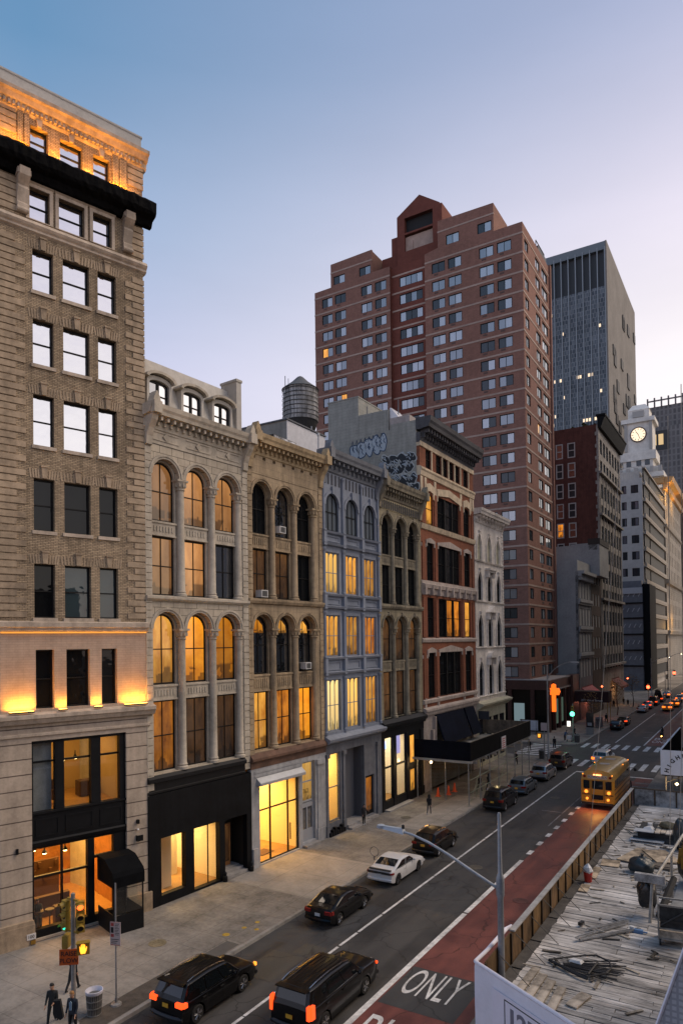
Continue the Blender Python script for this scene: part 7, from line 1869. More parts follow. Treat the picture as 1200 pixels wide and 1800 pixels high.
# ================================================================== people
SKIN = P('skin', (.42, .24, .17), .6); SKIN2 = P('skin_warm', (.50, .28, .18), .6)
def person(label, lat, s, face, jacket, trousers, shoes, skin, hair, pose, z=0.0, group=None, near=False, hood=False, scale=.9, name='person', seat=False):
    """one continuous skinned body; pose: dict of hip / knee / shoulder / elbow swings in degrees (forward positive), front is -y"""
    V = []; E = []; Rr = []; B = []
    def add(p, r, par=None, tagm=0):
        V.append(Vector(p)); Rr.append(r)
        if par is not None: E.append((par, len(V) - 1)); B.append((par, len(V) - 1, tagm))
        return len(V) - 1
    lean = R(pose.get('lean', 2))
    hz = .93
    def up(y, zz): return (0, -math.sin(lean) * zz + y, hz + math.cos(lean) * zz)
    pel = add((0, 0, hz), (.155, .115))
    sp = add(up(0, .2), (.145, .105), pel, 1); ch = add(up(0, .38), (.165, .115), sp, 1); nk = add(up(.01, .50), (.075, .07), ch, 1)
    n2 = add(up(-.005, .57), (.052, .055), nk, 2); hd = add(up(-.03, .65), (.078, .092), n2, 2); ht = add(up(-.02, .755), (.066, .075), hd, 2)
    if near:
        add(V[hd] + Vector((0, -.105, .0)), (.016, .016), hd, 2)
        for sx in (-1, 1): add(V[hd] + Vector((sx * .088, .01, .01)), (.014, .02), hd, 2)
        add(V[hd] + Vector((0, -.075, -.06)), (.035, .03), hd, 2)
    for sx, sd_ in ((-1, 'l'), (1, 'r')):
        hp = add((sx * .095, .0, hz - .06), (.10, .10), pel, 3)
        h = R(pose.get('hip_' + sd_, 0)); k = R(pose.get('knee_' + sd_, 0)); out_ = pose.get('foot_out', .02)
        kn = add(V[hp] + Vector((sx * out_ * .5, -math.sin(h) * .42, -math.cos(h) * .42)), (.064, .066), hp, 3)
        an = add(V[kn] + Vector((sx * out_ * .5, -math.sin(h - k) * .40, -math.cos(h - k) * .40)), (.045, .048), kn, 3)
        if pose.get('coat'): Rr[kn] = (.085, .09)
        fa = R(pose.get('foot_' + sd_, 0))
        add(V[an] + Vector((0, -.15 * math.cos(fa), -.045 + .15 * math.sin(fa))), (.04, .03), an, 4); add(V[an] + Vector((0, .05, -.05)), (.035, .03), an, 4)
        sh_ = add(V[ch] + Vector((sx * .17, .01, .055)), (.068, .065), ch, 1)
        a_ = R(pose.get('sh_' + sd_, 5)); e = R(pose.get('el_' + sd_, 15)); ab = R(pose.get('ab_' + sd_, 8))
        el = add(V[sh_] + Vector((sx * math.sin(ab) * .28, -math.sin(a_) * .28, -math.cos(a_) * math.cos(ab) * .28)), (.05, .05), sh_, 1)
        inn = pose.get('in_' + sd_, 0.0)
        wr_ = add(V[el] + Vector((-sx * inn, -math.sin(a_ + e) * .24, -math.cos(a_ + e) * .24)), (.034, .034), el, 1)
        d = (V[wr_] - V[el]).normalized()
        pm = add(V[wr_] + d * .075, (.034, .02) , wr_, 2)
        if near:
            side = Vector((0, 1, 0)).cross(d).normalized() if abs(d.y) < .95 else Vector((1, 0, 0))
            fwd = d.cross(side)
            for i in range(4):
                o_ = V[pm] + fwd * (.027 - .018 * i) + d * .02
                q = add(o_, (.0095, .0095), pm, 2); q2 = add(o_ + d * (.038 + .004 * (i in (1, 2))) - side * sx * .008, (.009, .009), q, 2); add(o_ + d * (.068 + .006 * (i in (1, 2))) - side * sx * .022, (.0075, .0075), q2, 2)
            q = add(V[wr_] + d * .03 + fwd * .035, (.011, .011), wr_, 2); add(V[wr_] + d * .07 + fwd * .058 - side * sx * .01, (.009, .009), q, 2)
        else:
            add(V[pm] + d * .07, (.022, .014), pm, 2)
    me = bpy.data.meshes.new('person'); me.from_pydata([tuple(q) for q in V], E, [])
    ob = bpy.data.objects.new('tmp', me); COL.objects.link(ob)
    sk = ob.modifiers.new('skin', 'SKIN'); sk.use_smooth_shade = True
    for i, r_ in enumerate(Rr): me.skin_vertices[0].data[i].radius = r_
    me.skin_vertices[0].data[0].use_root = True
    ss = ob.modifiers.new('sub', 'SUBSURF'); ss.levels = 2 if near else 1
    bpy.context.view_layer.update()
    nm = bpy.data.meshes.new_from_object(ob.evaluated_get(bpy.context.evaluated_depsgraph_get()))
    bpy.data.objects.remove(ob)
    nm.materials.clear()
    for q in (jacket, skin, trousers, shoes): nm.materials.append(q)
    mp = {1: 0, 2: 1, 3: 2, 4: 3}
    for pl_ in nm.polygons:
        c = pl_.center; best = (9, 0)
        for a_, b_, tg in B:
            ab_ = V[b_] - V[a_]; t_ = max(0, min(1, (c - V[a_]).dot(ab_) / max(ab_.length_squared, 1e-9)))
            dd = (c - V[a_] - ab_ * t_).length - (Rr[a_][0] * (1 - t_) + Rr[b_][0] * t_)
            if dd < best[0]: best = (dd, tg)
        tg = best[1]
        pl_.material_index = mp.get(tg, 0)
        if tg == 3 and c.z > hz - .02 + (.0 if not pose.get('coat') else -.5): pl_.material_index = 0
    low = min(v.co.z for v in nm.vertices)
    o = bpy.data.objects.new(name, nm); COL.objects.link(o)
    o.location = W(lat, s, z - (low * scale if not seat else 0)); o.rotation_euler = (0, 0, -A + R(face)); o.scale = (scale,) * 3
    tag(o, label, 'person', group)
    h = V[hd]
    b_ = MB()
    pr = [(.0, .115), (.045, .108), (.075, .085), (.092, .04), (.096, -.01)] if not hood else [(.0, .16), (.07, .14), (.115, .08), (.125, -.02), (.11, -.14), (.10, -.2)]
    n_ = 14; vv = []; ff = []
    for j, (r_, zz) in enumerate(reversed(pr)):
        for k_ in range(n_):
            t_ = 2 * math.pi * k_ / n_; yb_ = math.sin(t_)
            drop = (-.06 if yb_ > .2 else (.03 if yb_ < -.3 else -.01)) * (1 - j / (len(pr) - 1)) if not hood else 0
            vv.append((h.x + r_ * math.cos(t_) * .95, h.y + .012 + r_ * yb_ * 1.12, h.z + zz + .055 + drop))
    for j in range(len(pr) - 1):
        for k_ in range(n_): ff.append((j * n_ + k_, j * n_ + (k_ + 1) % n_, (j + 1) * n_ + (k_ + 1) % n_, (j + 1) * n_ + k_))
    b_.add(vv, ff).build('hood' if hood else 'hair', hair, o, smooth=80)
    if near:
        for sx in (-1, 1): MB().lathe([(0, .014), (.011, .006), (.011, -.006), (0, -.014)], (h.x + sx * .034, h.y - .093, h.z + .02), 8).build('eye', m_under, o)
        MB().box(h.x - .025, h.x + .025, h.y - .104, h.y - .092, h.z - .052, h.z - .043).build('mouth', P('lips', (.30, .12, .10), .6), o)
    return o
c_blk = P('cloth_black', (.012, .012, .014), .85, noise=(8, .2)); c_char = P('cloth_charcoal', (.028, .03, .03), .85, noise=(8, .2)); c_navy = P('cloth_navy', (.015, .022, .035), .7, noise=(8, .2)); c_grey = P('cloth_grey', (.09, .09, .095), .85); c_wh = P('shoe_white', (.55, .54, .52), .6); c_shirt = P('shirt_blue', (.20, .28, .36), .8); c_olive = P('cloth_olive', (.05, .045, .03), .85)
h_dk = P('hair_dark', (.012, .01, .008), .6); h_bl = P('hair_blond', (.34, .17, .06), .6)
WK = dict(hip_l=22, knee_l=8, hip_r=-18, knee_r=22, foot_r=-20, foot_l=10, sh_l=-18, sh_r=18, el_l=20, el_r=25)
ST = dict(hip_l=2, hip_r=-2, sh_l=4, sh_r=4, el_l=14, el_r=14)
pr_ = person('man in charcoal shirt striding with a dark coat over his arm, leftmost on the pavement', -22.52, 16.0, 35, c_char, c_char, c_blk, SKIN2, h_dk, dict(WK, el_r=70, in_r=.05, sh_r=8, sh_l=10, el_l=30), near=True)
ct = MB(); rr_ = random.Random(1)
for i in range(9):
    for j in range(9):
        pass
ct.prism([(.13, 1.12), (.40, 1.14), (.46, .8), (.52, .42), (.40, .34), (.30, .44), (.2, .38), (.12, .6)], -.30, -.14)
ct.build('carried_coat', c_blk, pr_)
p_ = person('blond person in navy jacket and black trousers standing at the signal post facing the street', -21.3, 15.95, 20, c_navy, c_blk, c_blk, SKIN2, h_bl, dict(ST, el_l=24, el_r=24, foot_out=.05), near=True)
MB().prism([(-.05, 1.02), (.05, 1.02), (.06, 1.32), (0, 1.38), (-.06, 1.32)], -.155, -.13).build('shirt', c_shirt, p_)
p_ = person('person in dark coat walking away behind the traffic signal post', -24.0, 18.0, 200, c_blk, c_blk, c_blk, SKIN, h_dk, dict(WK, el_l=35, el_r=30), near=True)
MB().box(-.1, .1, -.16, -.13, 1.2, 1.36).build('scarf', c_wh, p_)
person('person in black with white shoes standing by the doorway of the blue grey front', -26.0, 45.3, 70, c_blk, c_blk, c_wh, SKIN, h_dk, dict(ST, sh_r=25, el_r=80), near=False)
person('hooded man in black jacket and grey trousers walking away towards the cones', -22.94, 50.5, 185, c_blk, c_grey, c_wh, SKIN, c_blk, dict(WK, hip_l=12, hip_r=-8), hood=True)
person('left one of the couple walking side by side under the scaffold rail', -22.3, 60.3, 170, c_blk, c_blk, c_blk, SKIN, h_dk, dict(WK, coat=1))
person('right one of the couple walking side by side under the scaffold rail', -21.75, 61.2, 170, c_char, c_blk, c_blk, SKIN, c_blk, dict(WK, coat=1), hood=True)
person('person in dark coat walking on the pavement just past the scaffold', -23.4, 74.8, 10, c_blk, c_blk, c_blk, SKIN, h_dk, dict(WK, coat=1))
person('person in black crossing the side street on the white bars', -24.7, 84.5, 10, c_blk, c_char, c_blk, SKIN, h_dk, WK)
person('person in dark coat with pale shoes beside the corner lamp post', -22.6, 88.2, 190, c_blk, c_blk, c_wh, SKIN, h_dk, dict(WK, coat=1))
person('person in black passing behind the green traffic signal', -22.7, 99.5, 160, c_blk, c_blk, c_blk, SKIN, h_dk, dict(WK, coat=1))
pb = person('stooping person in blue with bags by the green signal', -23.0, 95.3, 60, P('cloth_blue', (.05, .09, .18), .8), c_blk, c_wh, SKIN, h_dk, dict(ST, lean=30, sh_l=40, sh_r=40))
o = st('cart_stroller', 'small stroller with white bags held by the stooping person', 'stroller', -22.3, 94.9)
MB().box(-.3, .3, -.2, .2, .35, .8).build('bag', P('bag_white', (.55, .55, .55), .7), o)
b = MB().tube([(-.3, -.2, .1), (-.3, .2, 1.1), (.3, .2, 1.1), (.3, -.2, .1)], .025, 5)
for x in (-.3, .3):
    for y in (-.2, .2): b.lathe([(.1, -.02), (.1, .02)], (x, y, .1), 8, axis='x')
b.build('frame', m_trim, o)
FP = 'far pedestrians on the left pavement'
for lab, la, s, fc in (('leftmost far pedestrian in black, alone by the wall', -25.5, 146, 180), ('middle far pedestrian walking toward the camera', -24.6, 152, 10), ('rightmost far pedestrian nearest the silver cars', -23.3, 149, 170), ('small far pedestrian by the canopy post', -22.0, 119, 170), ('pedestrian in black at the foot of the thin tree', -22.9, 110, 10)):
    person(lab, la, s, fc, c_blk, c_blk, c_blk, SKIN, h_dk, dict(WK, coat=1), group=FP)
# diner behind the corner window
person('diner in dark clothes seated behind the lit corner window', -30.1, 20.6, 60, c_blk, c_blk, c_blk, SKIN, h_dk, dict(hip_l=80, hip_r=80, knee_l=85, knee_r=85, sh_l=50, sh_r=50, el_l=50, el_r=50, lean=12), z=.2, seat=True)
# cyclist
cyr = person('cyclist in dark clothes riding away on the red lane beyond the crossing', -11.75, 102.6, 180, c_blk, c_blk, c_blk, SKIN, c_blk, dict(hip_l=70, hip_r=35, knee_l=75, knee_r=40, sh_l=55, sh_r=55, el_l=15, el_r=15, lean=25), z=.12, hood=True, seat=True)
bc = st('bicycle', 'dark delivery bicycle with a glowing lamp under the cyclist', 'bicycle', -11.75, 102.6, RZ); bc.scale = (.9,) * 3
for y in (-.55, .55):
    b = MB(); b.tube([(0, y + .33 * math.cos(t_), .35 + .33 * math.sin(t_)) for t_ in [2 * math.pi * k / 18 for k in range(19)]], .022, 5, caps=False); b.build('wheel', m_tyre, bc)
MB().tube([(0, -.55, .35), (0, -.1, .3), (0, .38, .8), (0, -.2, .85), (0, -.1, .3)], .02, 5).tube([(0, .55, .35), (0, .38, .8), (0, .35, 1.0)], .02, 5).tube([(-.28, .3, 1.02), (.28, .3, 1.02)], .018, 5).box(-.08, .08, -.32, -.08, .88, .94).build('frame', m_trim, bc)
MB().box(-.25, .25, -.75, -.35, .75, 1.2).build('delivery_box', c_blk, bc)
MB().lathe([(.09, -.03), (.09, 0), (0, .02)], (0, -.78, .7), 10, axis='y').build('rear_lamp', EMIT('bike_lamp', (1, .45, .1), 9), bc)
# ================================================================== boarded deck beside the street (right foreground)
DZ, TZ = 3.4, 4.4
def ISL(name, cols, rough=.85, sc=(1.5, 14, 14), axis=0):
    """timber: a tone of its own for every board, grain and dirt along it"""
    m = bpy.data.materials.new(name); m.use_nodes = True
    t = m.node_tree; b = t.nodes['Principled BSDF']; b.inputs['Roughness'].default_value = rough; b.inputs['Specular IOR Level'].default_value = .3
    g = t.nodes.new('ShaderNodeNewGeometry')
    cr = t.nodes.new('ShaderNodeValToRGB'); cr.color_ramp.interpolation = 'LINEAR'
    e = cr.color_ramp.elements
    while len(e) < len(cols): e.new(.5)
    for i, c in enumerate(cols): e[i].position = i / (len(cols) - 1); e[i].color = (*c, 1)
    t.links.new(g.outputs['Random Per Island'], cr.inputs[0])
    mp = t.nodes.new('ShaderNodeMapping'); mp.inputs['Scale'].default_value = sc; t.links.new(objco(t), mp.inputs[0])
    n = t.nodes.new('ShaderNodeTexNoise'); n.inputs['Scale'].default_value = 1.0; n.inputs['Detail'].default_value = 8; n.inputs['Roughness'].default_value = .7; t.links.new(mp.outputs[0], n.inputs['Vector'])
    n2 = t.nodes.new('ShaderNodeTexNoise'); n2.inputs['Scale'].default_value = .55; n2.inputs['Detail'].default_value = 6; t.links.new(objco(t), n2.inputs['Vector'])
    ad = t.nodes.new('ShaderNodeMath'); ad.operation = 'ADD'; t.links.new(n.outputs[0], ad.inputs[0]); t.links.new(n2.outputs[0], ad.inputs[1])
    mr = t.nodes.new('ShaderNodeMapRange'); mr.inputs[1].default_value = .74; mr.inputs[2].default_value = 1.2; mr.inputs[3].default_value = .16; mr.inputs[4].default_value = 1.5; t.links.new(ad.outputs[0], mr.inputs[0])
    v = t.nodes.new('ShaderNodeVectorMath'); v.operation = 'SCALE'; t.links.new(cr.outputs[0], v.inputs[0]); t.links.new(mr.outputs[0], v.inputs['Scale']); t.links.new(v.outputs[0], b.inputs['Base Color'])
    return m
m_board = ISL('deck_timber', [(.25, .24, .23), (.50, .475, .45), (.34, .325, .31), (.60, .57, .54), (.28, .265, .25), (.43, .40, .37)])
m_plyb = ISL('brown_plywood', [(.125, .075, .032), (.17, .10, .042), (.095, .06, .03), (.15, .09, .045)], sc=(5, 5, 1.2))
m_wood2 = ISL('loose_timber', [(.52, .45, .37), (.40, .34, .27), (.47, .43, .38)], sc=(3, 3, 3))
dk = st('scaffold_deck', 'weathered timber deck with brown boarded parapet beside the red bus lane', 'scaffold deck', 0, 0, 0)
b = MB(); rd = random.Random(8)
def nearend(x): return 19.45 - (x + 7.3) * .60
y = 13.0
while y < 46.95:
    w_ = .235
    x = -6.72 + rd.uniform(-.03, .03)
    while x < 1.0:
        l = rd.choice((2.4, 3.0, 3.9)) ; x1 = min(1.05, x + l)
        if y > nearend(max(x, -6.7)) - .0 or (y > nearend(x1) and False):
            zt = DZ + rd.uniform(-.012, .02); t_ = rd.uniform(-.02, .02)
            b.hexa([(x, y, DZ - .06), (x1 - .015, y + t_, DZ - .06), (x1 - .02, y + t_ + w_ - .022, DZ - .06), (x, y + w_ - .022, DZ - .06), (x, y, zt), (x1 - .015, y + t_, zt), (x1 - .02, y + t_ + w_ - .022, zt), (x, y + w_ - .022, zt)])
        x = x1
    y += w_
b.build('deck_boards', m_board, dk)
MB().add([(-7.2, 19.4, DZ - .1), (1.1, 14.4, DZ - .1), (1.1, 47, DZ - .1), (-7.2, 47, DZ - .1)], [(0, 1, 2, 3)]).build('deck_underside', m_under, dk)
b = MB()
for i in range(12): b.box(-7.15, -6.74, 19.6 + i * 2.3, 21.8 + i * 2.3, DZ - .09, DZ - .05)
b.build('gutter_boards', P('dark_timber', (.07, .065, .06), .9, noise=(2, .4)), dk)
b = MB(); st_ = MB()
yy = 19.7
while yy < 46.9:
    l = min(1.22, 46.9 - yy); b.box(-7.22, -7.19, yy, yy + l - .02, DZ - .1, TZ - .05); yy += 1.22
yy = 19.6
while yy < 46.9: st_.box(-7.19, -7.13, yy, yy + .05, DZ - .1, TZ - .06); yy += 1.22
b.build('street_parapet', m_plyb, dk); parts(st_, 'parapet_stud', P('stud_dark', (.05, .034, .02), .9), dk)
MB().box(-7.27, -7.08, 22.2, 46.95, TZ - .05, TZ).build('top_rail', P('rail_grey', (.30, .29, .28), .8, noise=(2, .3)), dk)
b = MB()
for i in range(7): b.box(-7.1 + i * 1.22, -5.9 + i * 1.22, 46.95, 47.0, DZ - .1, TZ - .02)
b.build('end_parapet', ISL('grey_plywood', [(.20, .205, .21), (.27, .275, .28), (.23, .235, .24)], sc=(3, 3, 3)), dk)
b = MB()
for i in range(7): b.box(-7.12 + i * 1.22, -7.04 + i * 1.22, 46.87, 46.95, DZ, TZ - .04)
b.box(-7.2, 1.1, 46.88, 47.05, TZ - .02, TZ + .02); b.build('end_studs', P('stud_dark', (.05, .034, .02), .9), dk)
b = MB()
yy = 20.6
while yy < 46: b.tube([(-7.08, yy, TZ - .15), (-6.15, yy + .1, DZ + .02)], .014, 4); yy += 1.7
b.build('brace_wires', P('wire_dark', (.05, .05, .05), .6), dk)
b = MB()
for x, y in [(-7.0, 20 + i * 3.3) for i in range(9)] + [(-3.5, 20 + i * 3.3) for i in range(9)]: b.lathe([(.07, 0), (.07, DZ - .1)], (x, y, 0), 8)
parts(b, 'post', m_galv, dk)
# white banner round the near end
ANG = 2.6641
bdx, bdy = math.sin(ANG), math.cos(ANG)
lx, ly = -7.43, 19.49
bn = st('banner', 'white cloth banner with a framed grey number on the near end of the deck', 'banner', lx, ly, 0)
bn.rotation_euler = (0, 0, math.pi / 2 - ANG)
m_ban = P('banner_cloth', (.80, .775, .84), .7, noise=(1.2, .06), bump=(1.4, .6, .05))
b = MB(); rows_ = 24
rb = random.Random(6)
vv = []; 
for i in range(rows_ + 1):
    x = 9.0 * i / rows_
    for j, z in enumerate((TZ, TZ - .12, TZ - .8, TZ - 1.6, TZ - 2.4)):
        vv.append((x, (-.03 if j else .0) + rb.uniform(-.012, .012), z + (rb.uniform(-.01, .01))))
ff = [(i * 5 + j, i * 5 + j + 1, (i + 1) * 5 + j + 1, (i + 1) * 5 + j) for i in range(rows_) for j in range(4)]
b.add(vv, ff).build('cloth', m_ban, bn, smooth=60)
pts = [(i * .5, 0, TZ) for i in range(19)]
MB().tube(pts, .055, 8).build('wrapped_rail', m_ban, bn)
MB().box(.85, 9, -.075, -.06, 1.4, TZ - .12 - .25).build('printed_panel', P('banner_print_ground', (.82, .78, .86), .7, noise=(1, .04)), bn)
m_ink = P('ink_black', (.014, .013, .016), .7); m_inkg = P('ink_grey', (.20, .19, .23), .7)
fz = 3.93
MB().box(1.36, 2.82, -.082, -.078, fz - .03, fz).box(1.36, 1.39, -.082, -.078, 2.0, fz).box(2.79, 2.82, -.082, -.078, 2.0, fz).build('printed_frame', m_ink, bn)
for s_, sz, x, z, m_, sy_ in (('125', .62, 2.06, 3.52, m_inkg, 1.0), ('NEWSTREET'[:5], .24, 1.9, 3.14, m_ink, 1.0), ('T', .3, 3.66, 3.95, m_ink, 1)):
    s_ = 'NEW' if s_.startswith('NEW') else s_
    t = text(s_, sz, m_, align='CENTER' if s_ != 'NEW' else 'RIGHT', bold=sz * .035); t.parent = bn; t.rotation_euler = (R(90), 0, 0); t.location = (x if s_ != 'NEW' else 2.0, -.083, z)
    if s_ == '125':
        for v in t.data.vertices: v.co.x *= 1.25
wr_ = MB().tube([(0, 0, TZ), (.05, .9, TZ), (.08, 2.6, TZ + .02), (.2, 2.85, TZ + .1)], [.06, .06, .07, .03], 8)
wr_.xf(Matrix.Rotation(-(math.pi / 2 - ANG) - A, 4, 'Z')).build('rail_wrap', m_ban, bn)
# street lamp rising through the deck
sl = st('street_lamp', 'blue grey street lamp with long arm rising through the timber deck', 'street lamp', -7.09, 20.85, 0)
MB().lathe([(.115, 0), (.105, 3.4), (.095, 5.9), (.13, 6.0), (.13, 6.5), (.12, 6.55), (.07, 6.7), (.055, 8.5), (.04, 8.56), (0, 8.56)], (0, 0, 0), 14).build('pole', m_poleg, sl, smooth=40)
arm = [(-.1, 0, 6.2), (-.9, 0, 6.58), (-1.7, 0, 6.98), (-2.4, 0, 7.28), (-3.0, 0, 7.46), (-3.4, 0, 7.52)]
MB().tube(arm, [.05, .048, .046, .044, .042, .042], 10).build('arm', m_poleg, sl, smooth=50)
hh = MB().hexa([(-4.35, -.06, 7.55), (-3.3, -.12, 7.45), (-3.3, .12, 7.45), (-4.35, .06, 7.55), (-4.3, -.05, 7.64), (-3.35, -.08, 7.62), (-3.35, .08, 7.62), (-4.3, .05, 7.64)]).lathe([(.0, -.02), (.13, .0), (.13, .1), (0, .12)], (-4.2, 0, 7.54), 12).build('lamp_head', P('lamp_head_grey', (.42, .47, .53), .4, metal=.2), sl)
MB().lathe([(.05, 0), (.05, .12), (0, .14)], (-3.35, 0, 7.62), 8).build('photocell', m_trim, sl)
# clutter on the deck
bu = st('bucket', 'red bucket with a white plastic bag by the parapet', 'bucket', -6.6, 31.0, DZ)
MB().lathe([(.15, 0), (.19, .42), (.17, .43), (.14, .06), (0, .05)], (0, 0, 0), 18).build('pail', P('bucket_red', (.45, .03, .02), .4), bu, smooth=40)
b = MB(); rb = random.Random(3); ring = []
for j, (r_, z) in enumerate(((.17, .4), (.2, .5), (.16, .62), (.08, .72), (.02, .78))):
    ring += [((r_ + rb.uniform(-.03, .03)) * math.cos(2 * math.pi * k / 12), (r_ + rb.uniform(-.03, .03)) * math.sin(2 * math.pi * k / 12), z + rb.uniform(-.03, .03)) for k in range(12)]
b.add(ring, [(j * 12 + k, j * 12 + (k + 1) % 12, (j + 1) * 12 + (k + 1) % 12, (j + 1) * 12 + k) for j in range(4) for k in range(12)]).build('plastic_bag', P('plastic_white', (.6, .6, .6), .4), bu)
def lump(root, name, c, r_, mat, seed, n=18, m=10, amp=.14):
    rr_ = random.Random(seed); ph = [rr_.uniform(0, 6.28) for _ in range(6)]; v = []
    for j in range(m + 1):
        f_ = math.pi * j / m
        for k in range(n):
            t_ = 2 * math.pi * k / n
            q = 1 + amp * (math.sin(3 * t_ + ph[0] + 2 * f_) + .7 * math.sin(5 * t_ + ph[1] - 3 * f_) + .5 * math.sin(9 * t_ + ph[2]) + .5 * math.sin(7 * f_ + ph[3])) * .5
            v.append((c[0] + r_[0] * q * math.sin(f_) * math.cos(t_), c[1] + r_[1] * q * math.sin(f_) * math.sin(t_), max(.0, c[2] - r_[2] * q * math.cos(f_))))
    return MB().add(v, [(j * n + k, j * n + (k + 1) % n, (j + 1) * n + (k + 1) % n, (j + 1) * n + k) for j in range(m) for k in range(n)]).build(name, mat, root, smooth=60)
m_bag = P('bin_bag_black', (.014, .015, .017), .25, bump=(14, .7, .02)); m_bagb = P('bin_bag_blue', (.018, .03, .038), .3, bump=(14, .7, .02))
o = st('rubbish_bag', 'blue black rubbish bag slumped on the deck in front of the plywood sheets', 'bag', -4.75, 33.3, DZ); lump(o, 'bag', (0, 0, .33), (.55, .48, .38), m_bagb, 4); MB().lathe([(.12, 0), (.05, .1), (.09, .18)], (.02, 0, .68), 8).build('knot', m_bagb, o)
# stack of boards at the far end
o = st('board_stack', 'low stack of boards on a dark pallet at the far end of the deck', 'board stack', -4.7, 39.6, DZ)
b = MB().box(-1.0, 1.0, -.9, .9, 0, .5).box(-1.2, 1.0, -1.1, -.9, 0, .2); b.build('dark_pallet', P('pallet_dark', (.035, .037, .04), .85, noise=(2, .4)), o)
b = MB()
for i in range(5): b.box(-.15 + i * .26, .08 + i * .26, -1.2 + (i % 2) * .15, 1.3, .5, .56)
b.build('boards', m_wood2, o); MB().box(-1.15, -.2, -1.2, -.6, .5, .53).box(-1.3, .3, -1.5, -1.0, .1, .13).build('pale_sheet', P('pale_sheet', (.36, .38, .41), .5, noise=(2, .2)), o)
o = st('sand_bag', 'round brown sack lying on the board stack', 'sack', -4.35, 39.5, DZ + .56); lump(o, 'sack', (0, 0, .16), (.42, .3, .19), P('sack_brown', (.10, .09, .06), .9, noise=(5, .3)), 9)
o = st('paint_can', 'white can and crumpled sheet on the left corner of the board stack', 'can', -5.2, 39.3, DZ + .5); MB().lathe([(.12, 0), (.12, .22), (0, .23)], (0, .25, 0), 12).build('can', P('can_white', (.6, .6, .6), .4), o); MB().hexa([(-.3, -.4, 0), (.2, -.45, 0), (.25, .1, 0), (-.2, .15, 0), (-.2, -.3, .12), (.1, -.3, .16), (.15, .0, .14), (-.1, .05, .1)]).build('sheet', P('can_white', (.6, .6, .6), .4), o)
# plywood sheets
PW = ISL('plywood_sheet', [(.42, .33, .23), (.34, .27, .19), (.48, .39, .29)], sc=(2, 2, 2))
for lab, la, s, w_, l, a_, z in (('large tan plywood sheet lying aslant on the deck', -5.15, 35.6, 1.25, 2.4, -14, .05), ('brown plywood sheet overlapping the larger one', -4.25, 35.9, 1.1, 1.9, 28, .10), ('pale square of plywood near the parapet, left of the larger sheet', -6.2, 33.9, .8, 1.0, 5, .03), ('short pale board end by the red bucket', -6.55, 30.0, .35, .9, 2, .03), ('narrow pale board against the parapet beyond the bucket', -6.55, 32.2, .3, 1.6, 3, .03)):
    o = st('plywood_sheet', lab, 'plywood sheet', la, s, DZ + z, rz=R(a_))
    MB().box(-w_ / 2, w_ / 2, -l / 2, l / 2, 0, .03).build('sheet', PW, o)
o = st('wall_board', 'small dark offcut under the blue bag', 'offcut', -4.2, 34.4, DZ); MB().box(-.5, .5, -.35, .35, 0, .12).box(-.4, .5, -.2, -.1, .12, .15).build('offcut', P('offcut_dark', (.12, .10, .08), .9), o)
# loose planks, four side by side at the near corner
for i, (lab, la) in enumerate((('grey plank nearest the parapet in the near corner', -6.35), ('second grey plank from the parapet in the near corner', -6.02), ('third plank from the parapet in the near corner', -5.68), ('palest plank of the near corner group, furthest from the parapet', -5.3))):
    o = st('loose_plank', lab, 'plank', la, 20.9 - i * .12, DZ + .05, 'planks laid lengthwise in the near corner', rz=R(-2 + i))
    MB().box(-.125, .125, -1.9, 1.0 - i * .15, 0, .045).build('board', m_wood2, o)
o = st('loose_plank', 'short square ended board below the bundle of black bars', 'plank', -4.72, 20.6, DZ + .04, rz=R(-14)); MB().box(-.17, .17, -.45, .5, 0, .04).build('board', m_wood2, o)
# rails and hammer
for i, (lab, la, s, l, a_) in enumerate((('long pale metal rail, left of the heap', -5.05, 26.0, 2.3, -32), ('long rail lying across the heap, right side', -4.75, 25.7, 2.6, -40), ('shorter pale rail in the middle of the heap', -4.95, 26.4, 1.9, -36), ('short broken rail end left of the heap', -5.45, 25.0, .9, -30))):
    o = st('metal_rail', lab, 'rail', la, s, DZ + .03 + .03 * i, 'heap of rails on the deck', rz=R(a_)); MB().box(-.05, .05, -l / 2, l / 2, 0, .012).box(-.05, -.03, -l / 2, l / 2, .012, .06).box(.03, .05, -l / 2, l / 2, .012, .06).build('channel', P('rail_metal', (.36, .36, .36), .5, metal=.3, noise=(3, .3)), o)
o = st('sledge_hammer', 'sledge hammer lying left of the heap of rails', 'hammer', -5.35, 25.9, DZ + .06, rz=R(70)); MB().tube([(0, -.45, .03), (0, .5, .04)], .022, 6).build('handle', m_wood2, o); MB().box(-.13, .13, .45, .56, 0, .11).build('head', m_trim, o)
o = st('power_drill', 'small blue and white power tool beside the cart', 'power tool', -3.98, 26.5, DZ); MB().box(-.22, .2, -.07, .07, .0, .12).tube([(.18, 0, .06), (.34, 0, .06)], .03, 8).build('body', P('tool_blue', (.10, .20, .38), .5), o); MB().box(-.24, -.1, -.06, .06, .12, .2).build('grip', P('can_white', (.6, .6, .6), .4), o)
o = st('hand_trowel', 'small hooked hand tool near the rails', 'tool', -4.4, 26.0, DZ); MB().tube([(-.1, 0, .02), (.05, .05, .05), (.12, .0, .12)], .02, 5).build('hook', m_trim, o); MB().box(-.2, -.08, -.05, .05, 0, .04).build('handle', m_wood2, o)
b = MB(); rb = random.Random(41)
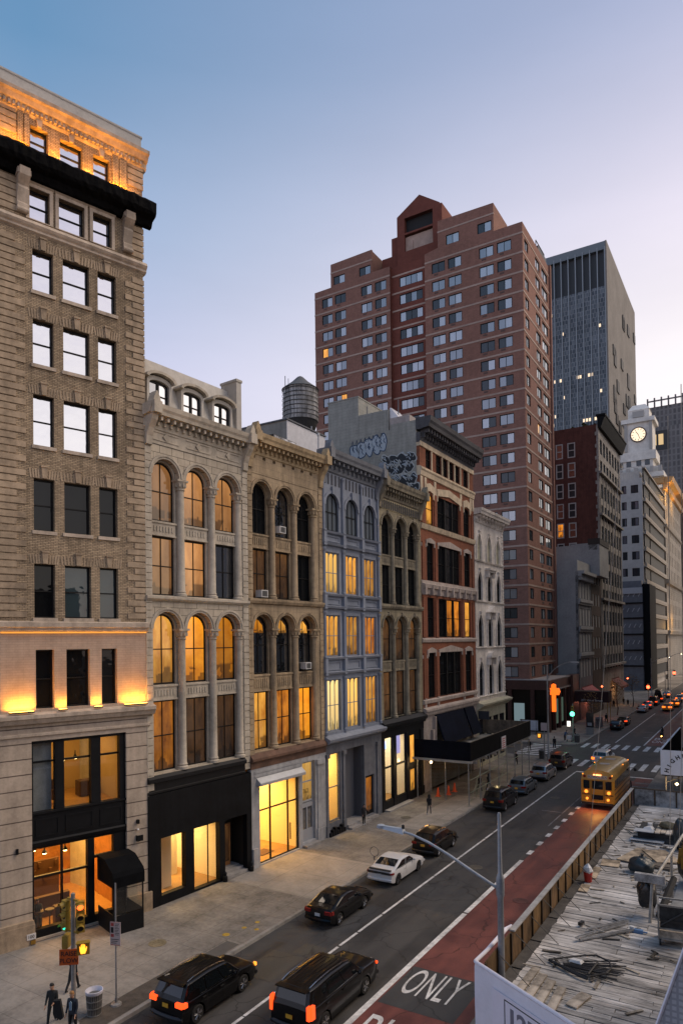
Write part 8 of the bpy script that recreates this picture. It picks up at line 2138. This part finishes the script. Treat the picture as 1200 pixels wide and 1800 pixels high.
for i in range(150):
    x, y = rb.uniform(-6.5, -2.2), rb.uniform(20, 46) if i % 3 else rb.uniform(30, 42); a_ = rb.uniform(0, 3.1); l, w2 = rb.uniform(.05, .32), rb.uniform(.015, .05)
    c_, s_ = math.cos(a_), math.sin(a_); z0_ = DZ + .022; p = [(x + c_ * u - s_ * v, y + s_ * u + c_ * v) for u, v in ((-l, -w2), (l, -w2), (l, w2), (-l, w2))]
    b.hexa([(*q, z0_) for q in p] + [(*q, z0_ + .03) for q in p])
o = b.build('wood_scraps', ISL('scrap_timber', [(.08, .07, .06), (.40, .35, .28), (.16, .14, .12), (.05, .05, .05)], sc=(3, 3, 3)), rz=-A); o['kind'] = 'stuff'; o['label'] = 'scraps of wood and rubble scattered over the timber deck'; o['category'] = 'wood scraps'
# bundle of black bars with a bent frame
o = st('rebar_bundle', 'fan of thin black steel bars and a bent frame lying on the deck', 'steel bars', -4.75, 22.75, DZ)
b = MB(); rb = random.Random(12)
for i in range(30):
    y = -.75 + i * .05; b.tube([(-.7 + rb.uniform(-.2, .1), y * .35 - .1, .05 + rb.random() * .08), (.45 + rb.uniform(-.1, .35) + .25 * (1 - abs(y)), y + .1 + rb.uniform(-.05, .05), .10 + rb.random() * .1)], .014, 4)
b.build('bars', P('rebar_black', (.018, .018, .02), .6), o)
MB().tube([(-1.35, -.1, .1), (-.6, .45, .16), (-.05, .75, .2), (.4, .5, .2), (.55, .1, .2), (.45, -.35, .18), (.0, -.75, .14), (-.5, -.55, .12), (-1.35, -.1, .1)], .03, 6).tube([(-1.35, -.1, .08), (-.2, -.75, .1), (-.0, -.8, .1)], .045, 6).tube([(.1, .3, .2), (.0, -.7, .2)], .03, 5).build('bent_frame', P('rebar_black', (.018, .018, .02), .6), o)
MB().hexa([(-.75, .0, .14), (-.35, -.05, .14), (-.3, .2, .14), (-.7, .25, .14), (-.7, .05, .2), (-.4, 0, .22), (-.35, .15, .22), (-.65, .2, .2)]).build('rag', P('can_white', (.6, .6, .6), .4), o)
o = st('cable_loop', 'thin grey cable coiled beside the black bars', 'cable', -6.0, 23.0, DZ); MB().tube([(.45 * math.cos(t_) * (1 + .1 * math.sin(3 * t_)), .25 * math.sin(t_), .03 + .01 * math.sin(2 * t_)) for t_ in [i * .35 for i in range(30)]], .012, 4).build('coil', P('cable_grey', (.22, .22, .22), .6), o)
# site cart
o = st('site_cart', 'tall steel site cart with mesh sides on black castors', 'cart', -2.78, 26.2, DZ, rz=R(8)); o.scale = (.82, .82, .9)
m_cart = P('cart_steel', (.30, .29, .27), .5, metal=.3, noise=(3, .35))
b = MB()
for x in (-.55, .55):
    for y in (-.4, .5): b.box(x - .03, x + .03, y - .03, y + .03, .2, 1.55)
for z in (.22, .62, 1.5):
    for y in (-.4, .5): b.box(-.55, .55, y - .03, y + .03, z, z + .06)
    for x in (-.55, .55): b.box(x - .03, x + .03, -.4, .5, z, z + .06)
b.build('frame', m_cart, o)
MB().box(-.52, .52, -.37, .47, .26, .56).build('timber_load', m_wood2, o)
b = MB().box(-.5, .5, -.385, -.375, .68, 1.48).box(-.555, -.545, -.38, .48, .68, 1.48); b.build('mesh_side', P('mesh_dark', (.03, .032, .035), .8, noise=(6, .5)), o)
MB().tube([(-.5, -.41, .75), (.5, -.41, 1.4)], .035, 5).box(-.5, .5, -.42, -.39, .9, .98).build('strap', m_trim, o)
for x in (-.5, .5):
    for y in (-.36, .46): MB().lathe([(.03, -.045), (.14, -.04), (.14, .04), (.03, .045)], (x, y, .14), 14, axis='x').box(x - .045, x + .045, y - .02, y + .02, .1, .24).build('castor', m_trim, o)
# hoist post, bag, ropes, grey plate
o = st('hoist_post', 'slanting steel hoist frame with a white plate at the right edge of the deck', 'hoist', -3.35, 29.2, DZ)
MB().tube([(-.35, -1.6, 0), (-.3, -1.2, 1.4), (-.05, .2, 1.7), (.35, 2.6, 2.2), (.8, 4.6, 2.6)], .06, 8).tube([(-.3, -1.2, 1.4), (-.32, -1.0, 0)], .05, 6).tube([(.1, 1.4, 1.95), (.1, 1.4, 0)], .05, 6).build('frame', m_cart, o)
MB().box(-.9, .15, -1.3, -1.1, 1.38, 1.68).build('plate', P('hoist_plate', (.36, .36, .36), .6, noise=(5, .4)), o)
MB().tube([(-.1, -1.0, .1), (.05, .2, .5), (.2, 1.2, .9)], [.12, .14, .12], 10).build('black_hose', m_under, o)
o = st('rubbish_bag', 'glossy black bag hanging from the hoist frame beside the cart', 'bag', -3.85, 28.2, DZ + .35); lump(o, 'bag', (0, 0, .5), (.34, .3, .58), m_bag, 14, amp=.18); MB().tube([(0, 0, 1.0), (.2, .1, 1.3)], .04, 6).build('tie', m_bag, o)
o = st('work_jacket', 'ochre jacket hung on the hoist frame', 'jacket', -2.75, 31.2, DZ + 1.0); MB().prism([(-.2, .1), (.2, .05), (.22, .8), (.1, 1.05), (-.12, 1.05), (-.24, .8)], -.08, .08).tube([(-.22, 0, .9), (-.3, 0, .3)], .06, 6).tube([(.2, 0, .9), (.28, 0, .3)], .06, 6).build('cloth', P('jacket_ochre', (.25, .14, .02), .8, noise=(4, .3)), o); MB().box(-.06, .06, -.05, .05, 1.0, 1.1).build('collar', m_trim, o)
o = st('black_tarp', 'tall black wrapped bundle at the right edge beyond the cart', 'bundle', -2.6, 32.5, DZ); lump(o, 'bundle', (0, 0, 1.0), (.55, .6, 1.15), m_bag, 31, amp=.2); MB().tube([(-.5, 0, .9), (0, -.6, 1.0), (.5, 0, .9)], .03, 5).build('cord', m_pole, o)
o = st('black_tarp', 'dark rolled tarpaulin standing by the board stack', 'bundle', -3.6, 37.8, DZ); lump(o, 'bundle', (0, 0, .75), (.35, .4, .8), m_bagb, 33, amp=.1); MB().tube([(-.3, 0, .7), (0, -.42, .75), (.3, 0, .7)], .025, 5).build('cord', m_pole, o)
o = st('steel_plate', 'large pale grey sheet lying along the right side of the deck', 'sheet', -1.9, 30.5, DZ + .04); MB().box(-1.3, 1.6, -3.0, 4.6, 0, .03).build('sheet', P('sheet_grey', (.22, .23, .24), .7, noise=(2, .2)), o)
for lab, p0, p1, p2_ in (('pale hoist rope hanging above the red bucket', W(-6.62, 31.0, DZ + .7), W(-5.2, 27, 11), W(-3.2, 20, 19)), ('thin hoist cable at the right, near side', W(-3.3, 30.5, DZ + 1.8), W(-2.6, 25, 11), W(-1.7, 17, 19)), ('thin hoist cable at the right, far side', W(-3.05, 31.5, DZ + 1.9), W(-2.3, 26, 12), W(-1.5, 18, 20))):
    o = thing('hoist_rope', lab, 'rope', p0)
    MB().tube([(0, 0, 0), Vector(p1) - Vector(p0), Vector(p2_) - Vector(p0)], .010, 5).build('rope', P('rope_pale', (.42, .41, .39), .8), o)
    MB().lathe([(.0, -.06), (.04, 0), (0, .06)], (0, 0, 0), 6).build('hook', m_trim, o)
# netting on the scaffold right beside the camera
o = st('debris_netting', 'pale debris netting hanging close by at the bottom right corner', 'netting', -.28, 3.62, 0)
vv = []; n_ = 14
for i in range(n_ + 1):
    u = i / n_
    for j in range(9):
        v_ = j / 8; vv.append((-.30 + .34 * v_ + u * .9 + .015 * math.sin(9 * v_ + 5 * u), -.2 * u + .03 * math.sin(7 * u), 11.75 + v_ * 1.05))
fs = [(i * 9 + j, (i + 1) * 9 + j, (i + 1) * 9 + j + 1, i * 9 + j + 1) for i in range(n_) for j in range(8)]
MB().add(vv, fs).build('net', BRICK('net_white', (.52, .53, .57), (.50, .51, .55), (.36, .37, .41), .03, .03, .006, noise=.06, streak=0, bump=.4, offset=0), o, smooth=60)
MB().tube([(-.32, 0, 11.7), (.05, 0, 12.85)], .008, 5).build('hem', m_ban, o)
# second covered walkway beyond the deck
s2 = st('sidewalk_shed', 'white bannered scaffold shed lettered HIGH near the right side of the crossing', 'scaffold', -6.85, 58.5)
MB().box(0, 6.5, 0, .04, 3.28, 5.2).build('end_banner', P('banner_grey', (.74, .75, .78), .7, noise=(1, .08)), s2)
MB().box(0, .05, .04, 15, 3.28, 5.2).box(-.03, .1, 0, 15, 5.2, 5.26).build('street_parapet', P('banner_grey', (.74, .75, .78), .7), s2)
MB().box(.06, 6.5, .06, 15, 3.2, 3.3).box(.06, .1, .06, 15, 3.3, 5.15).box(.06, 6.5, .045, .06, 3.3, 5.15).build('dark_lining', m_net, s2)
for ch_, x, z, a_ in (('H', .45, 3.62, 78), ('I', .62, 3.98, 62), ('G', .85, 4.36, 45), ('H', 1.22, 4.66, 30), ('L', 1.62, 4.82, 14), ('I', 1.95, 4.86, 2), ('N', 2.3, 4.8, -12), ('E', 2.65, 4.62, -28)):
    t = text(ch_, .42, m_ink, bold=.018); t.parent = s2; t.matrix_local = Matrix.Translation((x, -.006, z)) @ Matrix.Rotation(R(90), 4, 'X') @ Matrix.Rotation(R(a_), 4, 'Z')
for x, y in ((.3, .4), (3, .4), (6, .4), (.3, 5), (.3, 10), (.3, 14.5), (3, 5)): MB().lathe([(.06, 0), (.06, 3.2)], (x, y, 0), 8).build('post', m_galv, s2)
MB().tube([(.3, .4, 1), (3, .4, 3)], .03, 5).tube([(.3, .4, 2.6), (2, 2, 3.2)], .03, 5).build('brace', m_galv, s2)
MB().lathe([(0, .1), (.14, 0), (0, -.12)], (1.1, .2, 2.6), 10).build('work_light', EMIT('work_light', (1, .66, .3), 12), s2); point_light('work_lamp', (1.1, .0, 2.4), 40, (1, .6, .22), s2, .1)
